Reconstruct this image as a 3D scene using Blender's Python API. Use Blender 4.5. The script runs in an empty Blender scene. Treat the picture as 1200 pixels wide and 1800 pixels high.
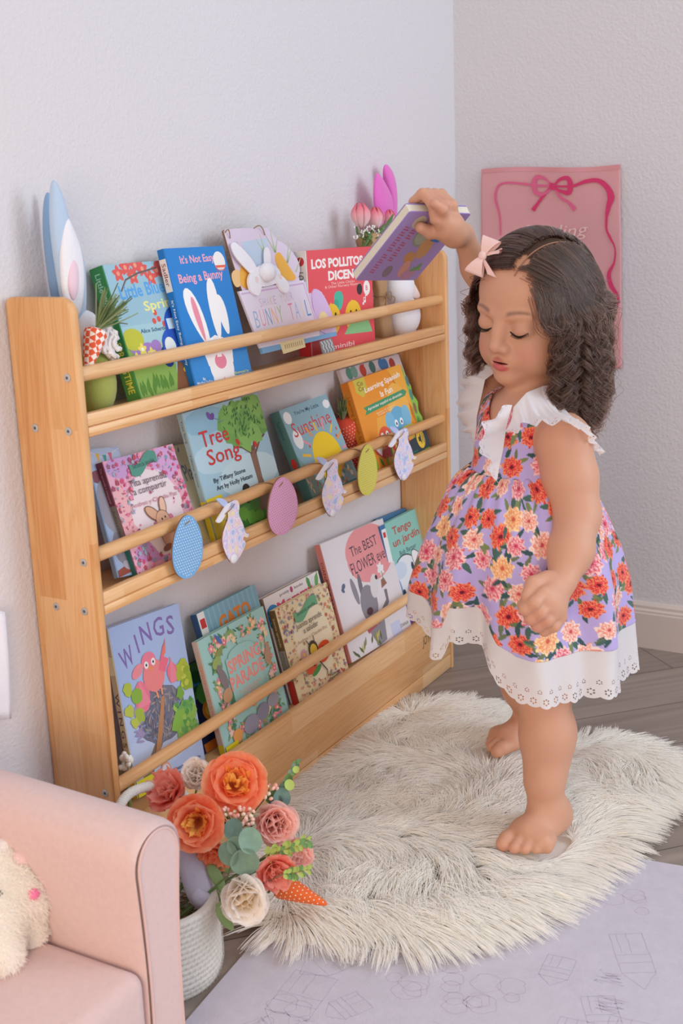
import bpy, bmesh, math, random
import numpy as np
from mathutils import Vector, Matrix
PI = math.pi
scene = bpy.context.scene
COL = scene.collection
S = 0.88

# ---------------------------------------------------------------- camera
CAM = Vector((-1.17786411, -1.17628239, 0.99200788))
FPX = 2182.44
CR = Vector((0.49562605, -0.86777941, -0.03624532))
CU = Vector((0.23295317, 0.09261539, 0.96806777))
CF = Vector((0.8367124, 0.48824307, -0.24805456))
cd = bpy.data.cameras.new('camera')
cam = bpy.data.objects.new('camera', cd)
COL.objects.link(cam)
cam.matrix_world = Matrix(((CR.x, CU.x, -CF.x, CAM.x), (CR.y, CU.y, -CF.y, CAM.y), (CR.z, CU.z, -CF.z, CAM.z), (0, 0, 0, 1)))
cd.sensor_fit = 'VERTICAL'
cd.sensor_height = 36
cd.sensor_width = 24
cd.lens = FPX / 1800 * 36
cd.clip_start = 0.02
cd.dof.use_dof = True
cd.dof.focus_distance = 1.98
cd.dof.aperture_fstop = 8.0
scene.camera = cam

# ---------------------------------------------------------------- exposure, world, lights
scene.view_settings.view_transform = 'Standard'
scene.view_settings.look = 'None'
scene.view_settings.exposure = 0.44
scene.view_settings.gamma = 1.0
scene.view_settings.use_curve_mapping = False
scene.cycles.use_denoising = True
scene.cycles.max_bounces = 12
scene.cycles.diffuse_bounces = 8
scene.cycles.transmission_bounces = 8
scene.cycles_curves.shape = 'THICK'
w = bpy.data.worlds.new('world')
scene.world = w
w.use_nodes = True
w.node_tree.nodes['Background'].inputs[0].default_value = (0.90, 0.93, 1.0, 1)
w.node_tree.nodes['Background'].inputs[1].default_value = 0.62


def area(name, loc, target, size, power, color):
    d = bpy.data.lights.new(name, 'AREA')
    d.shape = 'RECTANGLE'
    d.size, d.size_y = size
    d.energy = power
    d.color = color
    o = bpy.data.objects.new(name, d)
    COL.objects.link(o)
    o.location = loc
    o.rotation_euler = (Vector(target) - Vector(loc)).to_track_quat('-Z', 'Y').to_euler()
    return o


area('window_daylight', (1.15, -2.6, 1.5), (0.45, -0.3, 0.4), (1.6, 1.5), 33, (0.73, 0.85, 1.0))
area('warm_room_lamp', (-1.75, -0.95, 0.75), (0.0, -0.15, 0.25), (0.7, 0.7), 11, (1.0, 0.76, 0.52))


# ---------------------------------------------------------------- camera maths used to set things out on known planes
def ray(px, py):
    return (CF * FPX + CR * (px - 600) + CU * (900 - py)).normalized()


def at_y(px, py, y):
    d = ray(px, py)
    return CAM + d * ((y - CAM.y) / d.y)


def at_z(px, py, z):
    d = ray(px, py)
    return CAM + d * ((z - CAM.z) / d.z)


def at_x(px, py, x):
    d = ray(px, py)
    return CAM + d * ((x - CAM.x) / d.x)


# ---------------------------------------------------------------- helpers
def srgb(h):
    if not isinstance(h, str):
        return tuple(h) + (1,)
    h = h.lstrip('#')
    c = [int(h[i:i + 2], 16) / 255 for i in (0, 2, 4)]
    return tuple(x / 12.92 if x <= .04045 else ((x + .055) / 1.055) ** 2.4 for x in c) + (1,)


MATS = {}


def mat(color, rough=0.6, bump=0.0, bscale=200, var=0.0, spec=0.3, sheen=0.0, trans=0.0, metal=0.0, key=None, vscale=8):
    k = key or (color, rough, bump, bscale, var, spec, sheen, trans, metal)
    if k in MATS:
        return MATS[k]
    m = bpy.data.materials.new('mat_' + str(len(MATS)))
    m.use_nodes = True
    nt = m.node_tree
    b = nt.nodes['Principled BSDF']
    b.inputs['Base Color'].default_value = srgb(color)
    b.inputs['Roughness'].default_value = rough
    b.inputs['Specular IOR Level'].default_value = spec
    b.inputs['Metallic'].default_value = metal
    if sheen:
        b.inputs['Sheen Weight'].default_value = sheen
    if trans:
        b.inputs['Subsurface Weight'].default_value = trans
        b.inputs['Subsurface Radius'].default_value = (.02, .01, .006)
        b.inputs['Subsurface Scale'].default_value = .5
    tc = nt.nodes.new('ShaderNodeTexCoord')
    if var:
        n = nt.nodes.new('ShaderNodeTexNoise')
        n.inputs['Scale'].default_value = vscale
        n.inputs['Detail'].default_value = 5
        nt.links.new(tc.outputs['Object'], n.inputs['Vector'])
        h = nt.nodes.new('ShaderNodeMapRange')
        h.inputs['From Min'].default_value = .3
        h.inputs['From Max'].default_value = .7
        h.inputs['To Min'].default_value = 1 - var
        h.inputs['To Max'].default_value = 1 + var
        nt.links.new(n.outputs['Fac'], h.inputs['Value'])
        mx = nt.nodes.new('ShaderNodeVectorMath')
        mx.operation = 'MULTIPLY'
        mx.inputs[0].default_value = srgb(color)[:3]
        nt.links.new(h.outputs[0], mx.inputs[1])
        nt.links.new(mx.outputs[0], b.inputs['Base Color'])
    if bump:
        n = nt.nodes.new('ShaderNodeTexNoise')
        n.inputs['Scale'].default_value = bscale
        n.inputs['Detail'].default_value = 3
        nt.links.new(tc.outputs['Object'], n.inputs['Vector'])
        bp = nt.nodes.new('ShaderNodeBump')
        bp.inputs['Strength'].default_value = bump
        bp.inputs['Distance'].default_value = .002
        nt.links.new(n.outputs['Fac'], bp.inputs['Height'])
        nt.links.new(bp.outputs['Normal'], b.inputs['Normal'])
    MATS[k] = m
    return m


def empty(name, label, cat, loc=(0, 0, 0), group=None, mw=None):
    o = bpy.data.objects.new(name, None)
    COL.objects.link(o)
    o.empty_display_size = 0.05
    if mw is not None:
        o.matrix_world = mw
    else:
        o.location = loc
    return tag(o, label, cat, group)


def tag(o, label, cat, group=None):
    o['label'] = label
    o['category'] = cat
    if group:
        o['group'] = group
    return o


class MB:
    """collects geometry with material slots and links it as one mesh object"""

    def __init__(s):
        s.v, s.f, s.m, s.mats = [], [], [], []

    def mi(s, m):
        if m not in s.mats:
            s.mats.append(m)
        return s.mats.index(m)

    def add(s, vs, fs, m):
        b = len(s.v)
        s.v.extend([tuple(v) for v in vs])
        i = s.mi(m)
        for f in fs:
            s.f.append([b + k for k in f])
            s.m.append(i)
        return s

    def box(s, a, b, m, bev=0.0, seg=2):
        bm = bmesh.new()
        bmesh.ops.create_cube(bm, size=1)
        c = [(x + y) / 2 for x, y in zip(a, b)]
        d = [abs(y - x) for x, y in zip(a, b)]
        for v in bm.verts:
            v.co = Vector((c[0] + v.co.x * d[0], c[1] + v.co.y * d[1], c[2] + v.co.z * d[2]))
        if bev:
            bmesh.ops.bevel(bm, geom=bm.edges[:], offset=bev, segments=seg, affect='EDGES', profile=.5)
        s.bm(bm, m)
        return s

    def bm(s, bm, m, mw=None):
        bm.verts.index_update()
        vs = [(mw @ v.co if mw else v.co.copy()) for v in bm.verts]
        s.add(vs, [[v.index for v in f.verts] for f in bm.faces], m)
        bm.free()

    def prism(s, pts, z0, z1, m, mw=None, bev=0.0):
        """outline in local XY extruded from z0 to z1"""
        bm = bmesh.new()
        f = bm.faces.new([bm.verts.new((x, y, z0)) for x, y in pts])
        r = bmesh.ops.extrude_face_region(bm, geom=[f])
        for e in r['geom']:
            if isinstance(e, bmesh.types.BMVert):
                e.co.z = z1
        bmesh.ops.recalc_face_normals(bm, faces=bm.faces[:])
        if bev:
            es = [e for e in bm.edges if abs(e.verts[0].co.z - e.verts[1].co.z) < 1e-7]
            bmesh.ops.bevel(bm, geom=es, offset=bev, segments=2, affect='EDGES', profile=.5)
        s.bm(bm, m, mw)
        return s

    def tube(s, pts, r, m, n=8, caps=True):
        pts = [Vector(p) for p in pts]
        rs = r if isinstance(r, (list, tuple)) else [r] * len(pts)
        vs, fs = [], []
        up = None
        for i, p in enumerate(pts):
            t = (pts[min(i + 1, len(pts) - 1)] - pts[max(i - 1, 0)]).normalized()
            if up is None:
                a = Vector((0, 0, 1)) if abs(t.z) < .9 else Vector((1, 0, 0))
                up = t.cross(a).normalized()
            up = (up - t * up.dot(t)).normalized()
            q = t.cross(up)
            for k in range(n):
                an = 2 * PI * k / n
                vs.append(p + (up * math.cos(an) + q * math.sin(an)) * rs[i])
        for i in range(len(pts) - 1):
            for k in range(n):
                fs.append((i * n + k, i * n + (k + 1) % n, (i + 1) * n + (k + 1) % n, (i + 1) * n + k))
        if caps:
            fs.append(tuple(range(n))[::-1])
            fs.append(tuple((len(pts) - 1) * n + k for k in range(n)))
        s.add(vs, fs, m)
        return s

    def ell(s, c, r, m, rot=None, nu=20, nv=12):
        vs, fs = [], []
        R = rot.to_matrix() if rot is not None and hasattr(rot, 'to_matrix') else rot
        for j in range(nv + 1):
            th = PI * j / nv
            for i in range(nu):
                ph = 2 * PI * i / nu
                p = Vector((r[0] * math.sin(th) * math.cos(ph), r[1] * math.sin(th) * math.sin(ph), r[2] * math.cos(th)))
                if R is not None:
                    p = R @ p
                vs.append(p + Vector(c))
        for j in range(nv):
            for i in range(nu):
                a, b = j * nu + i, j * nu + (i + 1) % nu
                if j == 0:
                    fs.append((a, a + nu, b + nu))
                elif j == nv - 1:
                    fs.append((a, a + nu, b))
                else:
                    fs.append((a, a + nu, b + nu, b))
        s.add(vs, fs, m)
        return s

    def lathe(s, prof, m, c=(0, 0, 0), n=40):
        vs, fs = [], []
        for r, z in prof:
            for k in range(n):
                a = 2 * PI * k / n
                vs.append((c[0] + r * math.cos(a), c[1] + r * math.sin(a), c[2] + z))
        for j in range(len(prof) - 1):
            for k in range(n):
                fs.append((j * n + k, j * n + (k + 1) % n, (j + 1) * n + (k + 1) % n, (j + 1) * n + k))
        s.add(vs, fs, m)
        return s

    def grid(s, P, m, closed_u=False):
        """P[j][i] points"""
        nj, ni = len(P), len(P[0])
        vs = [p for row in P for p in row]
        fs = []
        for j in range(nj - 1):
            for i in range(ni if closed_u else ni - 1):
                i2 = (i + 1) % ni
                fs.append((j * ni + i, j * ni + i2, (j + 1) * ni + i2, (j + 1) * ni + i))
        s.add(vs, fs, m)
        return s

    def build(s, name, parent=None, smooth=True, angle=35, fixn=False):
        me = bpy.data.meshes.new(name)
        me.from_pydata(s.v, [], s.f)
        for m in s.mats:
            me.materials.append(m)
        me.polygons.foreach_set('material_index', s.m)
        if fixn:
            bm = bmesh.new()
            bm.from_mesh(me)
            bmesh.ops.recalc_face_normals(bm, faces=bm.faces[:])
            bm.to_mesh(me)
            bm.free()
        if smooth:
            me.polygons.foreach_set('use_smooth', [True] * len(me.polygons))
            me.set_sharp_from_angle(angle=math.radians(angle))
        me.update()
        o = bpy.data.objects.new(name, me)
        COL.objects.link(o)
        if parent is not None:
            o.parent = parent
        return o


def structure(o):
    o['kind'] = 'structure'
    return o


# ---------------------------------------------------------------- materials of the room
def wood_mat(name, axis, base='#dda56c', stave=0.047, seed=0.0, dark='#c8854a', light='#e8bb88'):
    """pale varnished pine: glued staves plus stretched grain along axis (0 x, 2 z)"""
    m = bpy.data.materials.new(name)
    m.use_nodes = True
    nt = m.node_tree
    b = nt.nodes['Principled BSDF']
    b.inputs['Roughness'].default_value = .33
    b.inputs['Specular IOR Level'].default_value = .45
    L = nt.links.new
    tc = nt.nodes.new('ShaderNodeTexCoord')
    sep = nt.nodes.new('ShaderNodeSeparateXYZ')
    L(tc.outputs['Object'], sep.inputs[0])
    along = sep.outputs[axis]
    across = sep.outputs[1 if axis == 2 else 2]

    def math_(op, a, bb=None):
        n = nt.nodes.new('ShaderNodeMath')
        n.operation = op
        for i, x in enumerate((a, bb)):
            if x is None:
                continue
            if isinstance(x, (int, float)):
                n.inputs[i].default_value = x
            else:
                L(x, n.inputs[i])
        return n.outputs[0]
    st = math_('FLOOR', math_('DIVIDE', math_('ADD', across, .013 + seed), stave))
    wn = nt.nodes.new('ShaderNodeTexWhiteNoise')
    wn.noise_dimensions = '1D'
    L(math_('ADD', st, seed * 37 + .5), wn.inputs['W'])
    # breaks along the stave
    seg = math_('FLOOR', math_('DIVIDE', math_('ADD', along, math_('MULTIPLY', wn.outputs['Value'], 3.0)), .42))
    wn2 = nt.nodes.new('ShaderNodeTexWhiteNoise')
    wn2.noise_dimensions = '2D'
    cmb = nt.nodes.new('ShaderNodeCombineXYZ')
    L(st, cmb.inputs[0])
    L(seg, cmb.inputs[1])
    L(cmb.outputs[0], wn2.inputs['Vector'])
    off = wn2.outputs['Value']
    cv = nt.nodes.new('ShaderNodeCombineXYZ')
    L(math_('MULTIPLY', along, 1.3), cv.inputs[0])
    L(math_('ADD', math_('MULTIPLY', across, 20.0), math_('MULTIPLY', off, 40)), cv.inputs[1])
    L(math_('MULTIPLY', off, 9.0), cv.inputs[2])
    no = nt.nodes.new('ShaderNodeTexNoise')
    no.inputs['Scale'].default_value = 1.6
    no.inputs['Detail'].default_value = 3
    no.inputs['Distortion'].default_value = .6
    L(cv.outputs[0], no.inputs['Vector'])
    wv = math_('FRACT', math_('MULTIPLY', no.outputs['Fac'], 9.0))
    ring = math_('POWER', math_('ABSOLUTE', math_('SUBTRACT', math_('MULTIPLY', wv, 2), 1)), 1.8)
    cv2 = nt.nodes.new('ShaderNodeCombineXYZ')
    L(math_('MULTIPLY', along, 8), cv2.inputs[0])
    L(math_('MULTIPLY', across, 500), cv2.inputs[1])
    fi = nt.nodes.new('ShaderNodeTexNoise')
    fi.inputs['Scale'].default_value = 1
    fi.inputs['Detail'].default_value = 2
    L(cv2.outputs[0], fi.inputs['Vector'])
    t = math_('ADD', math_('MULTIPLY', ring, .22), math_('ADD', math_('MULTIPLY', off, .42), math_('MULTIPLY', fi.outputs['Fac'], .34)))
    cr = nt.nodes.new('ShaderNodeValToRGB')
    cr.color_ramp.elements[0].position = .12
    cr.color_ramp.elements[0].color = srgb(light)
    cr.color_ramp.elements[1].position = .95
    cr.color_ramp.elements[1].color = srgb(dark)
    e = cr.color_ramp.elements.new(.5)
    e.color = srgb(base)
    L(t, cr.inputs[0])
    L(cr.outputs[0], b.inputs['Base Color'])
    return m


WOODZ = wood_mat('pine_vertical', 2)
WOODX = wood_mat('pine_lengthwise', 0, stave=.06, seed=.3, light='#ecc392', base='#e2ae76', dark='#cd9058')
WOODE = wood_mat('pine_edge', 2, stave=.2, seed=.7, light='#efcba2', base='#e6b98b', dark='#d8a570')


def wall_mat(name, color):
    m = mat(color, rough=.85, spec=.15, key=name)
    nt = m.node_tree
    b = nt.nodes['Principled BSDF']
    tc = nt.nodes.new('ShaderNodeTexCoord')
    n = nt.nodes.new('ShaderNodeTexNoise')
    n.inputs['Scale'].default_value = 150
    n.inputs['Detail'].default_value = 2.5
    n.inputs['Roughness'].default_value = .55
    nt.links.new(tc.outputs['Object'], n.inputs['Vector'])
    r = nt.nodes.new('ShaderNodeValToRGB')
    r.color_ramp.elements[0].position = .38
    r.color_ramp.elements[1].position = .66
    nt.links.new(n.outputs['Fac'], r.inputs[0])
    bp = nt.nodes.new('ShaderNodeBump')
    bp.inputs['Strength'].default_value = .32
    bp.inputs['Distance'].default_value = .0016
    nt.links.new(r.outputs[0], bp.inputs['Height'])
    nt.links.new(bp.outputs['Normal'], b.inputs['Normal'])
    return m


WALLM = wall_mat('wall_paint', '#dcd7d8')
WCX = 1.5735 * S       # the corner of the room
# ---------------------------------------------------------------- the room
structure(MB().box((-2.6, 0, 0), (WCX + .12, .12, 2.6), WALLM).build('wall_left', smooth=False))
structure(MB().box((WCX, -3.4, 0), (WCX + .12, 0, 2.6), WALLM).build('wall_right', smooth=False))


def floor_mat():
    m = mat('#8d8079', rough=.45, spec=.35, key='floor')
    nt = m.node_tree
    L = nt.links.new
    b = nt.nodes['Principled BSDF']
    tc = nt.nodes.new('ShaderNodeTexCoord')
    mp = nt.nodes.new('ShaderNodeMapping')
    mp.inputs['Rotation'].default_value = (0, 0, math.radians(43))
    L(tc.outputs['Object'], mp.inputs['Vector'])
    br = nt.nodes.new('ShaderNodeTexBrick')
    br.inputs['Scale'].default_value = 1
    br.inputs['Brick Width'].default_value = 1.3
    br.inputs['Row Height'].default_value = .16
    br.inputs['Mortar Size'].default_value = .0016
    br.inputs['Mortar Smooth'].default_value = .3
    br.inputs['Bias'].default_value = 0
    br.inputs['Color1'].default_value = srgb('#8e7f75')
    br.inputs['Color2'].default_value = srgb('#9c8e83')
    br.inputs['Mortar'].default_value = srgb('#5f564f')
    L(mp.outputs[0], br.inputs['Vector'])
    mp2 = nt.nodes.new('ShaderNodeMapping')
    mp2.inputs['Scale'].default_value = (2.5, 45, 1)
    L(mp.outputs[0], mp2.inputs['Vector'])
    n = nt.nodes.new('ShaderNodeTexNoise')
    n.inputs['Scale'].default_value = 1
    n.inputs['Detail'].default_value = 6
    L(mp2.outputs[0], n.inputs['Vector'])
    mr = nt.nodes.new('ShaderNodeMapRange')
    mr.inputs['From Min'].default_value = .3
    mr.inputs['From Max'].default_value = .7
    mr.inputs['To Min'].default_value = .8
    mr.inputs['To Max'].default_value = 1.15
    L(n.outputs['Fac'], mr.inputs['Value'])
    mx = nt.nodes.new('ShaderNodeVectorMath')
    mx.operation = 'MULTIPLY'
    L(br.outputs['Color'], mx.inputs[0])
    L(mr.outputs[0], mx.inputs[1])
    L(mx.outputs[0], b.inputs['Base Color'])
    return m


structure(MB().box((-2.6, -3.4, -.1), (WCX + .12, .12, 0), floor_mat()).build('floor', smooth=False))
BASEM = mat('#d9ccc2', rough=.45, spec=.3)
hb = .117 * S


def skirting(name, mw, length):
    prof = [(0, 0), (.014, 0), (.014, hb * .76), (.0125, hb * .79), (.0125, hb * .83), (.0095, hb * .87), (.0095, hb * .93), (.005, hb), (0, hb)]
    P = [[mw @ Vector((0, x, z)) for x, z in prof], [mw @ Vector((length, x, z)) for x, z in prof]]
    structure(MB().grid(P, BASEM).build(name, smooth=False, fixn=True))


skirting('baseboard_right', Matrix(((0, -1, 0, WCX), (-1, 0, 0, 0), (0, 0, 1, 0), (0, 0, 0, 1))), 3.4)
skirting('baseboard_left', Matrix(((1, 0, 0, 1.2509 * S + .004), (0, -1, 0, 0), (0, 0, 1, 0), (0, 0, 0, 1))), WCX - 1.2509 * S - .004)
# ---------------------------------------------------------------- bookshelf
D = .1281 * S
W = 1.2509 * S
T = .0161 * S
H = S
ZD = [z * S for z in (.8874, .6145, .2342)]      # dowel rails
ZL = [.8318 * S, .5598 * S]                      # lip tops
ZB = [.7967 * S, .5235 * S]                      # shelf undersides
ZT3, ZG = .1675 * S, .0363 * S
SHELF = {1: .8150 * S, 2: .5420 * S, 3: .152 * S}
shelf = empty('bookshelf', 'pale pine front-facing bookshelf with three tiers against the wall', 'bookshelf', (0, 0, 0))
GAPY = -.002


def side_panel(x0, x1):
    r = .022
    pts = []          # (y, z)
    pts += [(GAPY, 0), (GAPY, H - r * .5)]
    pts += [(GAPY - r * .5 * (1 - math.cos(a)), H - r * .5 * (1 - math.sin(a))) for a in [PI / 2 * k / 5 for k in range(1, 6)]]
    pts += [(-D + r - r * math.sin(a), H - r + r * math.cos(a)) for a in [PI / 2 * k / 8 for k in range(0, 9)]]
    pts += [(-D, 0)]
    m = MB()
    mw = Matrix(((0, 0, 1, 0), (1, 0, 0, 0), (0, 1, 0, 0), (0, 0, 0, 1)))
    m.prism(pts, x0, x1, WOODZ, mw, bev=.003)
    return m.build('side_panel', shelf, angle=50)


screw_m = mat('#c9c6c0', rough=.35, metal=.7)
screw_d = mat('#5a5650', rough=.6)
pl = side_panel(0, T)
pr_ = side_panel(W - T, W)
for (yy, zz) in ((-D + .016, ZD[0] - .001), (-.034, ZB[0] + .011), (-D + .022, ZB[0] + .010),
                 (-D + .017, ZD[1] - .004), (-.040, ZB[1] + .008), (-D + .023, ZB[1] + .008),
                 (-D + .016, ZD[2])):
    for x, sg, par in ((0, -1, pl), (W, 1, pr_)):
        m = MB()
        mw = Matrix(((0, 0, sg, x), (1, 0, 0, yy), (0, 1, 0, zz), (0, 0, 0, 1)))
        c = [(math.cos(2 * PI * k / 20), math.sin(2 * PI * k / 20)) for k in range(20)]
        m.prism([(a * .0055, b * .0055) for a, b in c], -.0005, .0012, screw_m, mw, bev=.0005)
        hx = [(math.cos(2 * PI * k / 6), math.sin(2 * PI * k / 6)) for k in range(6)]
        m.prism([(a * .0022, b * .0022) for a, b in hx], .0008, .0014, screw_d, mw)
        m.build('screw', par)
for z in ZD:
    n = 24
    m = MB().tube([(T - .001, -D + .0155, z), (W - T + .001, -D + .0155, z)], .0098, WOODX, n=n)
    m.build('dowel_rail', shelf)
for zl, zb in zip(ZL, ZB):
    MB().box((T, -.002, zb), (W - T, -D + .001, zb + .0135), WOODX, bev=.003).build('shelf_board', shelf)
    MB().box((T, -D + .014, zb + .0140), (W - T, -D + .002, zl), WOODX, bev=.0025).build('front_lip', shelf)
MB().box((T, -.002, .135), (W - T, -D + .0135, .152 * S), WOODX, bev=.002).build('shelf_board', shelf)
MB().box((T, -D + .013, ZG + .0012), (W - T, -D + .001, ZT3), WOODX, bev=.002).build('front_board', shelf)
MB().box((T, -D + .013, .001), (W - T, -D + .0015, ZG - .0002), WOODX, bev=.0015).build('kick_board', shelf)

# ---------------------------------------------------------------- flat artwork for covers
FONTS = {}


def glyphs(txt, bold=0.0, space=1.0):
    k = (txt, bold, space)
    if k in FONTS:
        return FONTS[k]
    c = bpy.data.curves.new('lettering', 'FONT')
    c.body = txt
    c.size = 1
    c.resolution_u = 2
    c.offset = bold
    c.space_character = space
    c.space_line = .85
    c.align_x = 'CENTER'
    o = bpy.data.objects.new('lettering', c)
    me = bpy.data.meshes.new_from_object(o)
    vs = [(v.co.x, v.co.y) for v in me.vertices]
    fs = [tuple(p.vertices) for p in me.polygons]
    bpy.data.objects.remove(o)
    bpy.data.curves.remove(c)
    bpy.data.meshes.remove(me)
    FONTS[k] = (vs, fs)
    return FONTS[k]


class Art:
    """2D artwork: fractions of width and height, y up, laid on the plane n=0 of a cover"""

    def __init__(s, mb, w, h, ox=0, oy=0, n=0.0, rough=.35, step=5e-6, swap=None):
        s.mb, s.w, s.h, s.ox, s.oy, s.n, s.rough, s.step = mb, w, h, ox, oy, n + 2e-5, rough, step
        s.swap = swap
        s.clip = True

    def M(s, c):
        return mat(c, rough=s.rough, spec=.3)

    def P(s, x, y):
        if s.clip:
            x = min(max(x, 0), s.w)
            y = min(max(y, 0), s.h)
        if s.swap:
            return s.swap(s.ox + x, s.oy + y, s.n)
        return (s.ox + x, s.oy + y, s.n)

    def raw(s, pts, fs, c):
        s.mb.add([s.P(x, y) for x, y in pts], fs, s.M(c))
        s.n += s.step

    def poly(s, pts, c):
        pts = [(x * s.w, y * s.h) for x, y in pts]
        a = sum(p[0] * q[1] - q[0] * p[1] for p, q in zip(pts, pts[1:] + pts[:1]))
        if a < 0:
            pts = pts[::-1]
        s.raw(pts, [tuple(range(len(pts)))], c)

    def rect(s, x0, y0, x1, y1, c):
        s.poly([(x0, y0), (x1, y0), (x1, y1), (x0, y1)], c)

    def ell(s, x, y, rx, ry, c, rot=0, n=16, wob=0, k=0):
        ca, sa = math.cos(rot), math.sin(rot)
        pts = []
        for i in range(n):
            a = 2 * PI * i / n
            q = 1 + (wob * math.sin(k * a) if wob else 0)
            u, v = rx * s.w * math.cos(a) * q, ry * s.w * math.sin(a) * q
            pts.append((x * s.w + u * ca - v * sa, y * s.h + u * sa + v * ca))
        s.raw(pts, [tuple(range(n))], c)

    def line(s, pts, wd, c):
        pts = [Vector((x * s.w, y * s.h)) for x, y in pts]
        wd = wd * s.w
        vs, fs = [], []
        for i, p in enumerate(pts):
            t = (pts[min(i + 1, len(pts) - 1)] - pts[max(i - 1, 0)])
            t = t.normalized() if t.length > 0 else Vector((1, 0))
            nn = Vector((-t.y, t.x)) * wd / 2
            vs += [tuple(p - nn), tuple(p + nn)]
        for i in range(len(pts) - 1):
            fs.append((2 * i, 2 * i + 2, 2 * i + 3, 2 * i + 1))
        s.raw(vs, fs, c)

    def text(s, t, x, y, wd, ht, c, rot=0, bold=.012, shear=0, space=1.0):
        """centred on x,y; wd and ht are fractions of the cover width and height"""
        vs, fs = glyphs(t, bold, space)
        if not vs:
            return
        xs = [v[0] for v in vs]
        ys = [v[1] for v in vs]
        cx, cy = (min(xs) + max(xs)) / 2, (min(ys) + max(ys)) / 2
        kx = wd * s.w / max(1e-6, max(xs) - min(xs))
        ky = ht * s.h / max(1e-6, max(ys) - min(ys))
        ca, sa = math.cos(rot), math.sin(rot)
        out = []
        for a, b in vs:
            u, v = (a - cx) * kx, (b - cy) * ky
            u += shear * v
            out.append((x * s.w + u * ca - v * sa, y * s.h + u * sa + v * ca))
        s.raw(out, fs, c)

    def blob(s, x, y, r, c, rnd, n=11, ax=1.0):
        pts = []
        for i in range(n):
            a = 2 * PI * i / n
            q = r * s.w * (.75 + .5 * rnd.random())
            pts.append((x * s.w + q * math.cos(a) * ax, y * s.h + q * math.sin(a)))
        s.raw(pts, [tuple(range(n))], c)

    def flower(s, x, y, r, c, cc, n=5):
        s.ell(x, y, r, r, c, n=n * 4, wob=.28, k=n)
        s.ell(x, y, r * .35, r * .35, cc, n=8)

    def leaf(s, x, y, r, c, rot):
        pts = []
        ca, sa = math.cos(rot), math.sin(rot)
        for a, b in ((0, 0), (.5, .28), (1.1, .3), (2, 0), (1.1, -.3), (.5, -.28)):
            u, v = a * r * s.w, b * r * s.w
            pts.append((x * s.w + u * ca - v * sa, y * s.h + u * sa + v * ca))
        s.raw(pts, [(0, 5, 4, 3, 2, 1)], c)


def rrect(w, h, r, ox=0, oy=0, n=5):
    pts = []
    for cx, cy, a0 in ((w - r, r, -PI / 2), (w - r, h - r, 0), (r, h - r, PI / 2), (r, r, PI)):
        for k in range(n + 1):
            a = a0 + PI / 2 * k / n
            pts.append((ox + cx + r * math.cos(a), oy + cy + r * math.sin(a)))
    return pts


def book(label, TL, TR, ytop, y0, tier, th, cover, spine, art, pages='#e9e2d4', spine_art=None, group=None, board=False, back=None, zadd=0.0, name='picture_book', pad=.002):
    """a closed book leaning back on a tier; TL, TR are its top front corners in the photo, ytop their depth"""
    tl, tr = at_y(TL[0], TL[1], ytop), at_y(TR[0], TR[1], ytop)
    zb = SHELF[tier] + pad + zadd
    u = (tr - tl)
    w_ = u.length
    u.normalize()
    # foot of the left edge
    hgt = tl.z - zb
    lean = math.atan2(ytop - y0, hgt)
    ev = Vector((0, math.sin(lean), math.cos(lean)))
    n = u.cross(ev).normalized()
    v = n.cross(u).normalized()
    # length so that the lower corner meets the shelf
    h_ = min((tl.z - zb) / v.z, (tr.z - zb) / v.z)
    if th * n.z < 0:
        h_ -= th * abs(n.z) * 0
    o = tl - v * h_
    mw = Matrix(((u.x, v.x, n.x, o.x), (u.y, v.y, n.y, o.y), (u.z, v.z, n.z, o.z), (0, 0, 0, 1)))
    root = empty(name, label, 'book', group=group, mw=mw)
    cm = mat(cover, rough=.35, spec=.35)
    sm = mat(spine, rough=.4, spec=.3)
    bm_ = mat(back or cover, rough=.4, spec=.3)
    pm = mat(pages, rough=.8, spec=.1)
    ct = .0022 if not board else .0016
    r = .006 if board else .0015
    f = MB()
    f.prism([(x, y) for x, y in rrect(w_, h_, r)], -ct, 0, cm)
    A = Art(f, w_, h_)
    art(A)
    f.build('front_cover', root, smooth=False)
    b = MB()
    b.prism(rrect(w_, h_, r), -th, -th + ct, bm_)
    b.build('back_cover', root, smooth=False)
    s_ = MB()
    s_.box((-.0022, 0, -th), (.0, h_, 0), sm, bev=.0006)
    if spine_art:
        A = Art(s_, th, h_, swap=lambda x, y, n_: (-.0022 - n_, y, -x), n=0)
        # seen from the left: x runs from front (0) to back (th)
        spine_art(A)
    s_.build('spine', root, smooth=False)
    g = MB()
    ins = .003 if not board else .0008
    g.box((.0002, ins, -th + ct), (w_ - ins, h_ - ins, -ct), pm)
    if board:
        k = 6
        for i in range(1, k):
            z = -th + ct + (th - 2 * ct) * i / k
            g.box((.002, ins - .0003, z - .00012), (w_ - ins + .0003, h_ - ins + .0003, z + .00012), mat('#a9a294'))
    g.build('page_block', root, smooth=False)
    return root


def spine_text(txt, c, y0=.3, y1=.8, wd=.5):
    """lettering running down a spine"""
    def fn(A):
        vs, fs = glyphs(txt, .01, 1)
        xs = [q[0] for q in vs]
        ys = [q[1] for q in vs]
        L_ = (y1 - y0) * A.h
        kx = L_ / (max(xs) - min(xs))
        ky = wd * A.w / (max(ys) - min(ys))
        cy = (min(ys) + max(ys)) / 2
        # reading from top to bottom, letter tops towards the front cover
        out = [(A.w / 2 - (b - cy) * ky, y1 * A.h - (a - min(xs)) * kx) for a, b in vs]
        A.raw(out, fs, c)
    return fn


def both(*fns):
    def fn(A):
        for g in fns:
            g(A)
    return fn


def band(y0, y1, c):
    return lambda A: A.rect(0, y0, 1, y1, c)


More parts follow.
